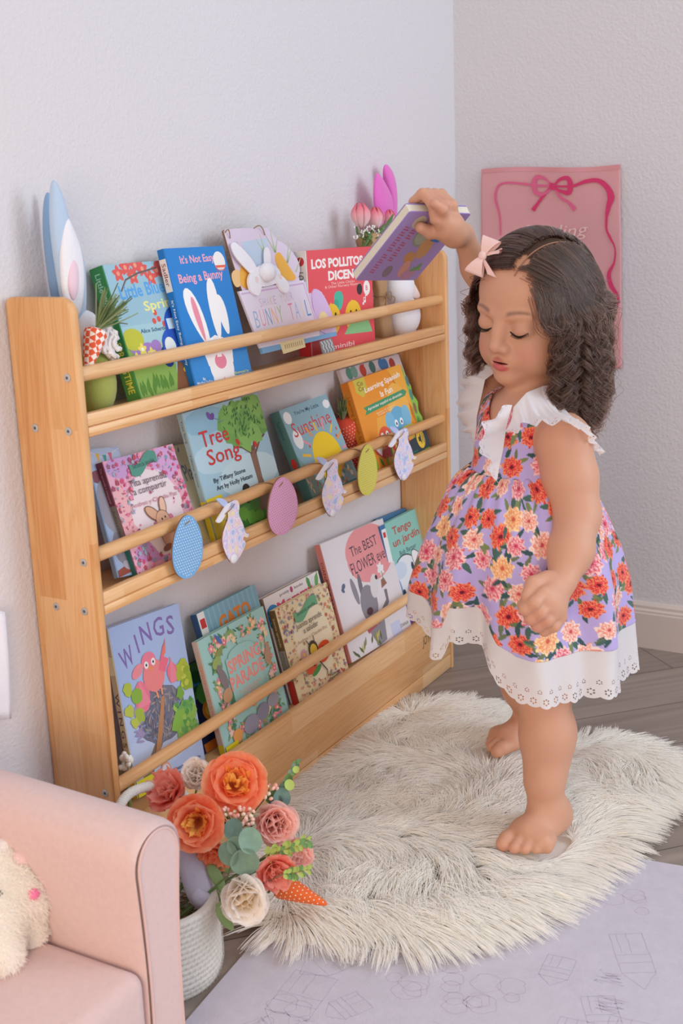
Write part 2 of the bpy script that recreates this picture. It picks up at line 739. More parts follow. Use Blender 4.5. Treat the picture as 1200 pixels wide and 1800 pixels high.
# JOYKIDS branding printed near the right end of the front board
mbt = MB()
ja = Art(mbt, .07, .026, ox=at_y(744, 1150, -D).x, oy=.088, n=0, swap=lambda x, y, n_: (x, -D + .001 - n_, y))
ja.clip = False
ja.text('JOYKIDS', .5, .5, 1.0, 1.0, '#4a3a2c', bold=.01)
mbt.build('branding', shelf, smooth=False)
# ---------------------------------------------------------------- covers
def confetti(A, n, cols, r, seed, x0=0, y0=0, x1=1, y1=1, hole=None, kinds='bfl'):
    rn = random.Random(seed)
    k = 0
    while k < n:
        x, y = rn.uniform(x0, x1), rn.uniform(y0, y1)
        if hole and (((x - hole[0]) / hole[2]) ** 2 + ((y - hole[1]) / hole[3]) ** 2) < 1:
            if rn.random() < .97:
                continue
        q = rn.choice(kinds)
        c = rn.choice(cols)
        rr = r * rn.uniform(.5, 1.4)
        if q == 'b':
            A.blob(x, y, rr, c, rn, n=7)
        elif q == 'f':
            A.flower(x, y, rr, c, rn.choice(cols))
        else:
            A.leaf(x, y, rr, c, rn.uniform(0, 2 * PI))
        k += 1


def wave_banner(A, x, y, w, h, c, txt, tc, rot=0):
    top, bot = [], []
    for i in range(13):
        t = i / 12
        dy = h * .35 * math.sin(t * 2 * PI + PI)
        top.append((x - w / 2 + w * t, y + h / 2 + dy + rot * (t - .5)))
        bot.append((x - w / 2 + w * t, y - h / 2 + dy + rot * (t - .5)))
    for i in range(12):
        A.poly([bot[i], bot[i + 1], top[i + 1], top[i]], c)
        A.n -= A.step
    A.n += A.step
    A.text(txt, x, y, w * .8, h * .42, tc, rot=rot * .8)


def art_truck(A):
    A.rect(0, 0, 1, 1, '#a9cfd6')
    A.rect(0, .55, 1, 1, '#9ec4d2')
    A.poly([(0, 0), (.38, 0), (.42, .22), (.3, .36), (0, .42)], '#8fb458')
    A.poly([(.35, 0), (1, 0), (1, .3), (.75, .34), (.45, .26)], '#8a5a3a')
    A.poly([(.28, .36), (.8, .3), (.62, .42), (.36, .42)], '#c9d490')
    rn = random.Random(3)
    for x, y in ((.12, .93), (.25, .9), (.36, .95), (.42, .88), (.5, .93), (.55, .97), (.3, .98), (.2, .97)):
        A.flower(x, y, .045, '#e0605a', '#f0a080')
    for x, y in ((.36, .62), (.33, .56), (.42, .53), (.38, .57)):
        A.ell(x, y, .02, .02, '#e05a50', n=8)
    A.line([(.1, .8), (.17, .88), (.3, .92), (.5, .95)], .012, '#6a6460')
    A.text('Little Blue', .30, .80, .44, .10, '#5aa8e8', rot=.04, bold=.02)
    A.text('Truck\'s', .70, .83, .30, .10, '#23408c', rot=.04, bold=.02)
    A.text('Springtime', .56, .68, .58, .095, '#f0ee9a', rot=.05, bold=.025)
    # blue pickup seen from the front
    A.ell(0.360, 0.290, .06, .07, '#1d3f86')
    A.ell(0.740, 0.290, .06, .07, '#1d3f86')
    A.ell(0.550, 0.370, .21, .13, '#2f5fc0', n=24)
    A.ell(0.550, 0.500, .13, .13, '#2c56b4', n=24)
    A.rect(0.420, 0.390, 0.680, 0.500, '#2c56b4')
    A.rect(0.450, 0.485, 0.540, 0.565, '#cfe2ee')
    A.rect(0.560, 0.485, 0.650, 0.565, '#cfe2ee')
    A.ell(0.420, 0.360, .055, .06, '#eef2ea')
    A.ell(0.680, 0.360, .055, .06, '#eef2ea')
    A.rect(0.510, 0.270, 0.590, 0.400, '#7b8790')
    A.rect(0.400, 0.275, 0.700, 0.295, '#1d3a80')
    for x, y, r in ((.1, .4, .08), (.2, .36, .06), (.28, .38, .05)):
        A.ell(x, y, r, r * .8, '#a884c4')
    A.ell(.08, .45, .1, .07, '#c6c744')
    for x, y in ((.14, .37), (.22, .33), (.07, .31)):
        A.flower(x, y, .035, '#f6e26c', '#ffffff')
    for i in range(9):
        A.ell(.5 + i * .05, .17 - i * .004, .022, .018, '#f2c33a', n=8)
    for i in range(12):
        A.leaf(.03 + i * .028, .02 + rn.random() * .06, .05, '#5f8f3c', PI / 2 + rn.uniform(-.3, .3))
    A.text('A LIFT-THE-FLAP BOOK', .72, .07, .42, .022, '#e8d8c0')
    A.text('Alice Schertle', .3, .5, .26, .03, '#4b6a8c')


def art_bunny(A):
    A.rect(0, 0, 1, 1, '#2b83cd')
    A.rect(0, 0, 1, .22, '#3b8fd6')
    A.text('It\'s Not Easy', .50, .91, .58, .075, '#f2a9b6', rot=.02, bold=.022)
    A.text('Being a Bunny', .50, .78, .76, .085, '#f2a9b6', rot=.03, bold=.022)
    A.ell(.87, .89, .10, .10, '#f3eee8', n=20)
    A.rect(.78, .84, .96, .86, '#e8705a')
    A.text('BEGINNER', .87, .825, .16, .016, '#c8503c')
    # white rabbit with very long ears
    def ear(x, y, sx, rot, inner, L_=.30):
        pts = []
        for k in range(20):
            a = 2 * PI * k / 20
            u = .085 * sx * math.cos(a) * (1 + .25 * math.sin(a))
            v = L_ * math.sin(a)
            ca, sa = math.cos(rot), math.sin(rot)
            pts.append((x + (u * ca - v * sa), y + (u * sa + v * ca) * .68))
        A.poly(pts, '#f7f4f2')
        if inner:
            pts = [(x + (px - x) * .4 + .01, y + (py - y) * .75 - .01) for px, py in pts]
            A.poly(pts, '#eb93a4')
    ear(.28, .50, 1.25, .30, True, .33)
    ear(.60, .55, 1.0, -.08, False, .33)
    ear(.72, .50, .9, .1, False, .22)
    A.ell(.50, .22, .24, .19, '#f7f4f2', n=24, wob=.04, k=9)
    A.ell(.50, .10, .2, .2, '#f7f4f2', n=24, wob=.08, k=9)
    A.ell(.50, .17, .10, .08, '#ea8ba0', n=16)
    A.rect(.46, .20, .54, .235, '#ffffff')
    A.ell(.43, .31, .035, .05, '#ffffff')
    A.ell(.57, .31, .035, .05, '#ffffff')
    A.ell(.44, .3, .014, .02, '#20242c', n=8)
    A.ell(.56, .3, .014, .02, '#20242c', n=8)
    A.line([(.5, .0), (.5, .05)], .02, '#ea8ba0')
    A.text('By\nMarilyn Sadler', .16, .05, .26, .05, '#f4f4ee')
    A.text('Illustrated by\nRoger Bollen', .82, .05, .26, .05, '#e9e04e')


def art_pollitos(A):
    A.rect(0, 0, 1, 1, '#ea5b62')
    A.text('LOS POLLITOS', .46, .87, .80, .095, '#fbf3ee', bold=.045)
    A.text('DICEN', .50, .745, .40, .095, '#fbf3ee', bold=.045)
    A.text('The Little Chicks\n& Other Nursery Rhymes', .52, .65, .56, .065, '#f6c9bd')
    A.text('Bilingual\nsong book', .16, .535, .18, .06, '#f6d5cc')
    A.ell(.44, .50, .07, .075, '#4cc0a6', wob=.08, k=3)
    A.ell(.40, .46, .04, .04, '#3fae96')
    A.ell(.78, .58, .045, .045, '#3b3638')
    A.ell(.90, .585, .055, .06, '#fbf3ee')
    A.text('B', .90, .585, .035, .05, '#e24b55')
    for x, s_ in ((.33, 1), (.66, 1.05)):
        A.ell(x, .32, .125 * s_, .12 * s_, '#f6cc3e', n=20)
        A.poly([(x - .1, .33), (x - .02, .49), (x + .1, .33)], '#f6cc3e')
        A.ell(x - .04, .36, .015, .02, '#3a2a20', n=8)
        A.ell(x + .05, .36, .015, .02, '#3a2a20', n=8)
        A.poly([(x - .02, .33), (x + .03, .33), (x + .005, .28)], '#ee7f35')
        A.line([(x - .04, .22), (x - .04, .16)], .012, '#ee7f35')
        A.line([(x + .04, .22), (x + .04, .16)], .012, '#ee7f35')
    A.poly([(.5, .15), (.6, .25), (.9, .27), (.96, .13)], '#8fcf8e')
    A.text('canticos', .3, .07, .0001, .0001, '#ea5b62')
    A.text('c a n t i c o s'[:0] + 'minibi', .48, .05, .34, .05, '#f8ded5')
    for x, y in ((.2, .43), (.87, .45), (.84, .43)):
        A.line([(x, y), (x, y + .06), (x + .03, y + .055)], .01, '#fbf3ee')
        A.ell(x - .01, y, .015, .012, '#fbf3ee', n=8)


def art_koala(A):
    A.rect(0, 0, 1, 1, '#a9bfdc')
    A.ell(.5, .93, .5, .2, '#b9cbe2')
    A.line([(0, .99), (.4, .93), (.8, .96), (1, .99)], .012, '#e8e2da')
    for x, y, c in ((.3, .94, '#e6b85c'), (.5, .925, '#5aa39c'), (.68, .94, '#d8738c')):
        A.poly([(x - .06, y + .02), (x + .06, y + .02), (x, y - .07)], c)
    A.ell(.2, .78, .3, .14, '#8e5a63')
    A.ell(.45, .55, .55, .6, '#a29ea6', n=24)
    A.ell(.62, .6, .09, .1, '#f2efee')
    A.ell(.63, .6, .045, .05, '#2a2226')
    A.ell(.55, .47, .11, .16, '#2c282c', rot=.25)
    A.ell(.62, .4, .04, .04, '#e2b0a4')
    A.ell(.55, .22, .5, .45, '#908d96', n=24, wob=.03, k=11)
    rn = random.Random(5)
    for i in range(40):
        A.ell(.15 + .7 * rn.random(), .12 + .24 * rn.random(), .05, .02, rn.choice(['#a7a4ac', '#85828a', '#9a979f']), rot=rn.uniform(0, 3), n=6)
    A.poly([(0, .0), (1, .06), (1, .16), (0, .05)], '#a0564a')
    A.ell(.35, .08, .14, .09, '#b8adb8', rot=-.4)


def art_tita(A):
    A.rect(0, 0, 1, 1, '#eeb4c8')
    A.ell(.25, .93, .25, .12, '#cfa6d6')
    A.ell(.8, .85, .2, .16, '#dbaede')
    A.ell(.35, .18, .3, .13, '#cf9bd2')
    A.ell(.08, .5, .12, .3, '#f0b9bd')
    A.ell(.52, .50, .36, .36, '#efe2e6', n=28, wob=.04, k=8)
    A.ell(.55, .35, .30, .3, '#efe2e6', n=28, wob=.04, k=8)
    confetti(A, 330, ['#c94b72', '#e0608f', '#b9566e', '#d9839c', '#84a9bc', '#c05a62', '#ee8fae', '#a9b9c8', '#a85a78'], .017, 11, hole=(.52, .46, .34, .38))
    wave_banner(A, .50, .90, .40, .10, '#5d9d8c', 'Secuencia sensible', '#2c5c50', rot=.05)
    A.text('Tita aprende\na compartir', .49, .71, .52, .15, '#6b5b66', bold=.0)
    A.text('Andrea y Claudia Paz', .50, .565, .66, .05, '#c4788a', bold=0)
    fur, dk = '#d9ae8f', '#8a5a48'
    A.ell(.42, .46, .055, .11, dk, rot=.9)
    A.ell(.42, .46, .045, .10, fur, rot=.9)
    A.ell(.58, .50, .05, .09, dk, rot=-.2)
    A.ell(.58, .50, .04, .08, '#e8c4ac', rot=-.2)
    A.ell(.53, .38, .10, .095, dk, n=20)
    A.ell(.53, .38, .093, .088, fur, n=20)
    A.ell(.52, .39, .01, .012, '#3a2420', n=8)
    A.ell(.57, .40, .01, .012, '#3a2420', n=8)
    A.ell(.65, .38, .03, .035, '#d87f9c')
    A.ell(.42, .35, .02, .04, '#c9708a')
    A.ell(.54, .24, .10, .13, dk)
    A.ell(.54, .24, .092, .122, '#c99c7e')
    A.ell(.60, .09, .035, .09, dk, rot=.1)
    A.ell(.60, .09, .028, .082, fur, rot=.1)
    A.ell(.48, .14, .07, .03, dk, rot=.2)


def art_cream(A):
    A.rect(0, 0, 1, 1, '#efe3c2')
    A.text('Plant', .82, .72, .34, .16, '#7c8ea4', rot=.02)
    A.leaf(.72, .92, .05, '#8a86a8', 1.2)
    A.leaf(.86, .86, .05, '#c89a52', .4)
    A.rect(.5, .05, .98, .28, '#e9d79c')


def art_tree(A):
    A.rect(0, 0, 1, 1, '#a6cbdb')
    A.ell(.3, .62, .35, .12, '#bad9e4')
    A.ell(.62, .42, .4, .16, '#c4e0e8')
    A.ell(.25, .9, .3, .1, '#8fbcd2')
    A.poly([(0, 0), (1, 0), (1, .24), (.6, .27), (.3, .2), (0, .1)], '#5d8f4a')
    A.poly([(0.1, 0), (1, 0), (1, .12), (.5, .14)], '#4b7f3e')
    A.poly([(.63, .12), (.82, .12), (.77, .36), (.78, .62), (.69, .62), (.70, .34)], '#8a6b58')
    for a, b in (((.72, .56), (.5, .66)), ((.74, .58), (.62, .74)), ((.75, .58), (.84, .76)), ((.76, .55), (.95, .68))):
        A.line([a, ((a[0] + b[0]) / 2, (a[1] + b[1]) / 2 + .02), b], .02, '#6f5446')
    rn = random.Random(7)
    for i in range(46):
        a, q = rn.uniform(0, 2 * PI), math.sqrt(rn.random())
        A.blob(.72 + .27 * q * math.cos(a), .83 + .16 * q * math.sin(a), .085, rn.choice(['#7db35a', '#6aa650', '#8cc063', '#74ab55']), rn, n=9)
    for i in range(70):
        a, q = rn.uniform(0, 2 * PI), math.sqrt(rn.random())
        A.leaf(.72 + .27 * q * math.cos(a), .83 + .16 * q * math.sin(a), .022, rn.choice(['#3f6e3c', '#4c7f41', '#35603a']), rn.uniform(.3, 2.2))
    for x, y in ((.57, .68), (.79, .62)):
        A.ell(x, y, .02, .03, '#cc3d2e', rot=.6)
    A.text('Tree', .30, .775, .36, .12, '#cf3d3c', rot=-.0, bold=.006)
    A.text('Song', .36, .615, .42, .155, '#cf3d3c', rot=-.0, bold=.006)
    A.text('By Tiffany Stone', .36, .455, .42, .045, '#2c3b44')
    A.text('Art by Holly Hatam', .40, .395, .48, .045, '#2c3b44')
    A.ell(.30, .93, .022, .035, '#7b5aa8', rot=.5)
    A.ell(.34, .92, .022, .03, '#6f4f9c', rot=-.7)
    A.line([(.36, .9), (.42, .88), (.4, .86), (.46, .87)], .006, '#6b88a0')
    A.rect(-.0, .17, .20, .35, '#e6d22c')
    A.rect(0, 0, .16, .17, '#d8c428')
    A.ell(.52, .315, .05, .045, '#30302c')
    A.ell(.5, .26, .05, .05, '#3a3c38')
    for x, y, r in ((.3, .2, .06), (.4, .15, .07), (.5, .1, .07), (.6, .09, .06)):
        A.ell(x, y, r, r * .8, '#6fa846', wob=.12, k=7)
    A.line([(.99, 0), (.99, .3)], .02, '#7cc24a')


def art_sunshine(A):
    A.rect(0, 0, 1, 1, '#8fb6c2')
    A.ell(.10, .90, .075, .07, '#eef2f2')
    A.ell(.14, .66, .085, .11, '#eef2f2')
    A.ell(.92, .90, .07, .05, '#eef2f2')
    A.text('You\'re My Little', .50, .915, .52, .055, '#2f4d58')
    A.text('Sunshine', .50, .765, .80, .15, '#cf4a48', rot=.02, bold=.0)
    for k in range(16):
        a = 2 * PI * k / 16 + .1
        c = '#f3c32e' if k % 3 else '#eb9aa8'
        if k % 4 == 1:
            c = '#ee9a45'
        x0_, y0_ = .58 + .33 * math.cos(a), .37 + .30 * math.sin(a)
        x1_, y1_ = .58 + (.46 + .03 * (k % 2)) * math.cos(a), .37 + (.40 + .03 * (k % 2)) * math.sin(a)
        A.line([(x0_, y0_), (x1_, y1_)], .03, c)
    A.ell(.58, .37, .29, .30, '#f3cf26', n=28)
    A.ell(.42, .33, .035, .045, '#2c2a22')
    A.ell(.74, .30, .035, .045, '#2c2a22')
    A.ell(.43, .35, .01, .012, '#ffffff', n=8)
    A.ell(.75, .32, .01, .012, '#ffffff', n=8)
    A.poly([(0, 0), (.5, 0), (.32, .10), (.14, .32), (0, .5)], '#83a8a0')
    rn = random.Random(9)
    for i in range(26):
        A.leaf(rn.uniform(0, .35), rn.uniform(.02, .34), .04, rn.choice(['#d98a66', '#c9574c', '#e8b6a0', '#5f8d86', '#f0d0a0']), rn.uniform(.8, 2.2))
    for i in range(14):
        A.ell(rn.uniform(.55, 1), rn.uniform(.0, .22), .03, .03, rn.choice(['#dfe9ea', '#6f99a2', '#e9a05a']), n=8)
    A.rect(.5, 0.0, 1, .05, '#4aa1a6')
    for x, y in ((.3, .55), (.93, .62), (.86, .7), (.88, .55)):
        A.ell(x, y, .014, .02, '#c9574c', n=8)


def art_spanish(A):
    A.rect(0, 0, 1, 1, '#ef9a35')
    A.poly([(0.72, 1), (1, 1), (1, .3), (.85, .3), (.72, .55), (.3, .55), (.2, .3), (.3, 0), (1, 0), (1, .5), (.86, .72)], '#f3b04a')
    A.ell(.75, .55, .2, .25, '#f5b955')
    A.rect(.08, .86, .28, 1, '#cfc64e')
    A.poly([(.08, .87), (.28, .87), (.18, .80)], '#cfc64e')
    A.text('Co\nCo', .18, .92, .10, .10, '#8a3d3a')
    A.text('Learning Spanish', .58, .875, .70, .075, '#fbf4e8', rot=.05, bold=.022)
    A.text('Is Fun', .60, .775, .24, .065, '#fbf4e8', rot=.05, bold=.022)
    A.poly([(.12, .62), (.92, .66), (.97, .70), (.92, .735), (.12, .70), (.16, .66)], '#4c9a6e')
    A.text('Aprender español es divertido', .53, .677, .68, .038, '#fbf4e8', rot=.03)
    A.text('Incluye 42 botones\nSounds in English', .5, .59, .36, .05, '#f9dcae', rot=.04)
    A.ell(.68, .42, .17, .15, '#6db3d6', n=20)
    A.ell(.52, .45, .09, .10, '#7fc0dd')
    A.ell(.84, .46, .08, .10, '#7fc0dd')
    for x in (.62, .72):
        A.ell(x, .42, .03, .035, '#ffffff', n=10)
        A.ell(x, .415, .013, .016, '#20303c', n=8)
    A.ell(.36, .33, .12, .10, '#e8643c', n=16)
    for x in (.31, .40):
        A.ell(x, .35, .03, .035, '#ffffff', n=10)
        A.ell(x + .005, .35, .013, .016, '#20303c', n=8)
    A.poly([(.10, .28), (.2, .22), (.75, .22), (.78, .16), (.6, .10), (.25, .12), (.12, .2)], '#cf3b3a')
    A.poly([(.10, .28), (.2, .16), (.26, .28), (.2, .34)], '#f1ece4')
    A.ell(.8, .30, .2, .05, '#d7cf48')
    rn = random.Random(2)
    for i in range(16):
        A.leaf(rn.uniform(.05, .95), rn.uniform(0, .12), .06, rn.choice(['#7fae3e', '#5f9a3c', '#c9c24a']), rn.uniform(.6, 2.4))
    A.poly([(.60, 0), (1, 0), (1, .20), (.78, .19), (.62, .14)], '#32424a')
    A.rect(.62, 0, 1, .06, '#2f6a5c')


def art_behind(A):
    A.rect(0, 0, 1, 1, '#ddd4d6')
    rn = random.Random(4)
    for x, c in ((.12, '#5d9a86'), (.2, '#7fae9c'), (.34, '#cf4f45'), (.5, '#4f7f78'), (.66, '#4a86c0'), (.72, '#4a86c0'), (.84, '#b04a48')):
        A.ell(x, .95 - .03 * rn.random(), .05, .05, c)
    A.line([(.3, .96), (.38, .99)], .015, '#cf4f45')
    A.rect(0, 0, 1, .2, '#4c8a55')
    A.ell(.35, .2, .1, .06, '#e2672f')
    A.ell(.5, .27, .14, .1, '#c9a79e')


def art_wings(A):
    A.rect(0, 0, 1, 1, '#bccdec')
    A.rect(0, .5, 1, 1, '#adc2e8')
    A.ell(.4, .22, .5, .2, '#c6d4ee')
    for ch, x, y, r, wd in (('W', .17, .80, .22, .18), ('I', .33, .855, .16, .025), ('N', .47, .895, .10, .14), ('G', .66, .905, .0, .15), ('S', .83, .89, -.10, .11)):
        A.text(ch, x, y, wd, .115, '#8672b2', rot=r, bold=.012)
    rn = random.Random(8)
    # branch
    A.poly([(.02, .02), (.10, .09), (.26, .20), (.42, .30), (.46, .50), (.51, .50), (.49, .26), (.34, .16), (.18, .03), (.12, -.0)], '#8c7c6c')
    # nest
    A.ell(.50, .40, .34, .26, '#7b7c8c', n=28, wob=.03, k=9)
    for i in range(170):
        a, q = rn.uniform(0, 2 * PI), math.sqrt(rn.random())
        A.ell(.50 + .31 * q * math.cos(a), .40 + .15 * q * math.sin(a), .045, .009, rn.choice(['#8f8a92', '#72768a', '#666c82', '#a99d94', '#857e8a', '#8c9bb8', '#a59a94', '#7f7076']), rot=rn.uniform(0, PI), n=6)
    A.poly([(.30, .17), (.36, .15), (.49, .33), (.58, .50), (.53, .50), (.44, .36)], '#c08b62')
    for i in range(24):
        A.ell(.14 + .04 * rn.random(), .30 + .2 * rn.random(), .06, .012, '#a89ac0', rot=rn.uniform(-.6, .6), n=6)
    # bird and chicks
    for x, y, rr in ((.27, .545, .11), (.74, .61, .075)):
        A.ell(x, y, rr, rr * 1.3, '#ef7f94', n=18, wob=.05, k=5)
        A.poly([(x - rr * .6, y - .06), (x, y + .1), (x + rr, y - .05)], '#f28ea0')
    A.line([(.47, .56), (.49, .50)], .025, '#efa07a')
    A.line([(.55, .57), (.55, .51)], .025, '#efa07a')
    A.ell(.48, .64, .15, .15, '#f28c8c', n=24)
    A.ell(.44, .735, .10, .08, '#f0869c', n=20)
    A.ell(.27, .70, .09, .05, '#f2939c', rot=.5)
    A.poly([(.55, .66), (.68, .80), (.66, .72), (.72, .70), (.64, .63)], '#f0768c')
    A.poly([(.62, .72), (.72, .83), (.69, .74)], '#ef8270')
    A.ell(.40, .715, .03, .035, '#f6efe8', n=12)
    A.ell(.50, .72, .03, .035, '#f6efe8', n=12)
    A.ell(.40, .715, .012, .014, '#3a3c50', n=8)
    A.ell(.50, .72, .012, .014, '#3a3c50', n=8)
    A.poly([(.42, .70), (.48, .70), (.45, .665)], '#ee9a52')
    for (x, y, r, c) in ((.10, .62, .06, '#b9c94e'), (.20, .56, .07, '#8fb84a'), (.08, .50, .06, '#c3cc58'), (.20, .45, .07, '#a9c04a'), (.12, .42, .05, '#c3cc58'),
                         (.88, .60, .10, '#b3c244'), (.93, .53, .10, '#9cb73f'), (.80, .47, .06, '#7fb04a'),
                         (.84, .36, .12, '#79b35c'), (.73, .30, .12, '#8fbf55'), (.86, .26, .10, '#6eaa58'), (.74, .19, .08, '#7fba52'), (.92, .33, .08, '#97c05c')):
        A.blob(x, y, r, c, rn, n=13)
    for i in range(36):
        A.blob(rn.uniform(.68, .97), rn.uniform(.16, .42), .03, rn.choice(['#5f9f55', '#8dbd60', '#a5c95e', '#6cae62']), rn, n=8)
    for i in range(14):
        A.blob(rn.uniform(.83, .99), rn.uniform(.48, .64), .03, rn.choice(['#c9cf55', '#98b23c', '#b3bf48']), rn, n=8)
    A.rect(0, 0, .40, .095, '#e3d42e')
    A.ell(.42, .07, .075, .08, '#e7a989')
    A.ell(.42, .07, .055, .06, '#dfe3ef')
    A.text('Cheryl B. Klein\nTomie dePaola', .72, .035, .42, .05, '#6c7290')


def art_gato(A):
    A.rect(0, 0, 1, 1, '#84b3c6')
    for i in range(12):
        A.rect(i / 12, 0, i / 12 + .025, 1, '#93bfd0')
    A.rect(0, 0, .11, 1, '#eef0ee')
    A.rect(.02, .88, .10, .95, '#cc3b38')
    A.text('GATO', .56, .855, .54, .12, '#e28a3c', rot=.03, bold=.05)
    A.text('GORDO', .60, .70, .70, .12, '#e28a3c', rot=.03, bold=.05)
    A.ell(.55, .35, .35, .3, '#9c9aa8')


def art_dark(A):
    A.rect(0, 0, 1, 1, '#2c2f55')
    A.rect(0, .6, 1, 1, '#4f8a4a')
    A.ell(.7, .8, .3, .12, '#356a3c')
    A.text('L', .78, .80, .16, .12, '#3f86cc', bold=.05)
    A.ell(.88, .62, .14, .13, '#5fae50')
    A.ell(.86, .42, .11, .11, '#ee9d34')
    A.ell(.86, .42, .06, .06, '#f6c65a')
    A.ell(.9, .22, .08, .1, '#ee8a34')
    A.rect(.6, 0, 1, .1, '#e8832f')


def art_parade(A):
    A.rect(0, 0, 1, 1, '#a5d1ca')
    rn = random.Random(12)
    n = 64
    for k in range(n):
        a = 2 * PI * k / n
        sx = max(-1, min(1, 1.35 * math.cos(a)))
        sy = max(-1, min(1, 1.35 * math.sin(a)))
        for j in range(3):
            x, y = .52 + .37 * sx + rn.uniform(-.05, .05), .5 + .40 * sy + rn.uniform(-.05, .05)
            A.leaf(x, y, rn.uniform(.03, .05), rn.choice(['#5f8f62', '#78a06a', '#4f8468', '#8fae6a']), rn.uniform(0, 2 * PI))
            if rn.random() < .55:
                A.flower(x + .01, y, rn.uniform(.022, .04), rn.choice(['#eda0a0', '#ee8fa0', '#f0b48c', '#f3c9c4', '#e57a8c', '#f2d3a8']), '#f5e1a8')
    A.leaf(.14, .78, .10, '#8f9f5a', .5)
    A.ell(.16, .76, .07, .045, '#9db26a', rot=.4)
    A.leaf(.20, .30, .14, '#4f8a68', .9)
    A.leaf(.30, .88, .07, '#4f78b8', 2.2)
    for (x, y, rx, ry, c, r) in ((.20, .60, .05, .10, '#8a7f80', .2), (.17, .70, .035, .04, '#8a7f80', 0), (.20, .46, .07, .06, '#c9a07a', .3), (.88, .58, .05, .08, '#b89478', -.3),
                                 (.9, .66, .03, .035, '#b89478', 0), (.42, .12, .12, .08, '#9a98a8', .1), (.62, .16, .1, .07, '#8f8ea0', .2), (.8, .2, .09, .06, '#a29fac', 0), (.2, .1, .07, .06, '#e8a45c', 0)):
        A.ell(x, y, rx, ry, c, rot=r)
    A.rect(.28, .26, .76, .74, '#a5d1ca')
    A.ell(.52, .74, .20, .07, '#a5d1ca')
    A.text('SPRING', .54, .675, .50, .115, '#f09a90', rot=.05, bold=.035)
    A.text('PARADE', .53, .535, .52, .115, '#f09a90', rot=.05, bold=.035)
    A.text('by Camille Andros\nillustrated by\nFlora Waycott', .53, .40, .34, .085, '#e7a29a')
    A.ell(.53, .27, .03, .03, '#e0a06a')
    A.rect(0, 0, .18, .075, '#e3d42e')


def art_mommy(A):
    A.rect(0, 0, 1, 1, '#eeeaea')
    A.text('priddy     books', .48, .955, .42, .035, '#4a4448')
    A.ell(.48, .957, .025, .03, '#b8507c')
    A.text('Mommy', .52, .865, .66, .10, '#e0507e', rot=.03, bold=.03)
    A.text('and me', .52, .74, .5, .10, '#e0507e', rot=.03, bold=.03)
    A.ell(.10, .80, .12, .12, '#3f8fd0', n=20)
    A.text('touch\n& feel', .10, .80, .16, .10, '#f2f4f8')
    A.leaf(.80, .86, .10, '#5f9a5a', 1.7)
    A.leaf(.9, .84, .11, '#6fae62', 1.2)
    A.leaf(.86, .86, .08, '#dfe8f0', 1.45)
    A.ell(.5, .3, .3, .3, '#d8a6c0')


def art_juanita(A):
    A.rect(0, 0, 1, 1, '#ead9ae')
    A.ell(.52, .52, .34, .42, '#f0e5c4', n=28)
    confetti(A, 330, ['#c9574c', '#d98a6a', '#8f9fb8', '#b8935a', '#a56a7c', '#e0a58c', '#9aa86a', '#c98f9c', '#8d7a9c'], .015, 21, hole=(.52, .52, .34, .40))
    wave_banner(A, .50, .86, .46, .10, '#6fae84', 'Secuencia sensible', '#2c5c40', rot=.05)
    A.text('Juanita aprende\na saludar', .50, .70, .50, .13, '#5f5248', bold=0)
    A.text('Andrea y Claudia Paz', .50, .575, .58, .045, '#b8907a', bold=0)
    A.line([(.40, .50), (.36, .56)], .012, '#4a3c34')
    A.line([(.50, .51), (.50, .57)], .012, '#4a3c34')
    A.ell(.62, .36, .15, .10, '#e0572c', rot=.3)
    A.ell(.36, .31, .13, .08, '#e0572c', rot=.5)
    for x, y in ((.58, .34), (.65, .38), (.69, .34), (.62, .40), (.33, .3), (.4, .29)):
        A.ell(x, y, .018, .018, '#2c2420', n=8)
    A.ell(.45, .44, .085, .09, '#4a3c34', n=20)
    A.ell(.45, .425, .065, .07, '#e6c94e', n=20)
    A.ell(.27, .44, .05, .055, '#dba6bc', wob=.15, k=6)
    A.ell(.27, .44, .02, .02, '#e6c94e')
    A.ell(.42, .22, .10, .03, '#4f9a4a', rot=.3)
    A.line([(.5, .3), (.6, .16), (.58, .1)], .015, '#4a3c34')
    A.text('Planeta\nPequeño', .7, .07, .2, .06, '#3a3430')


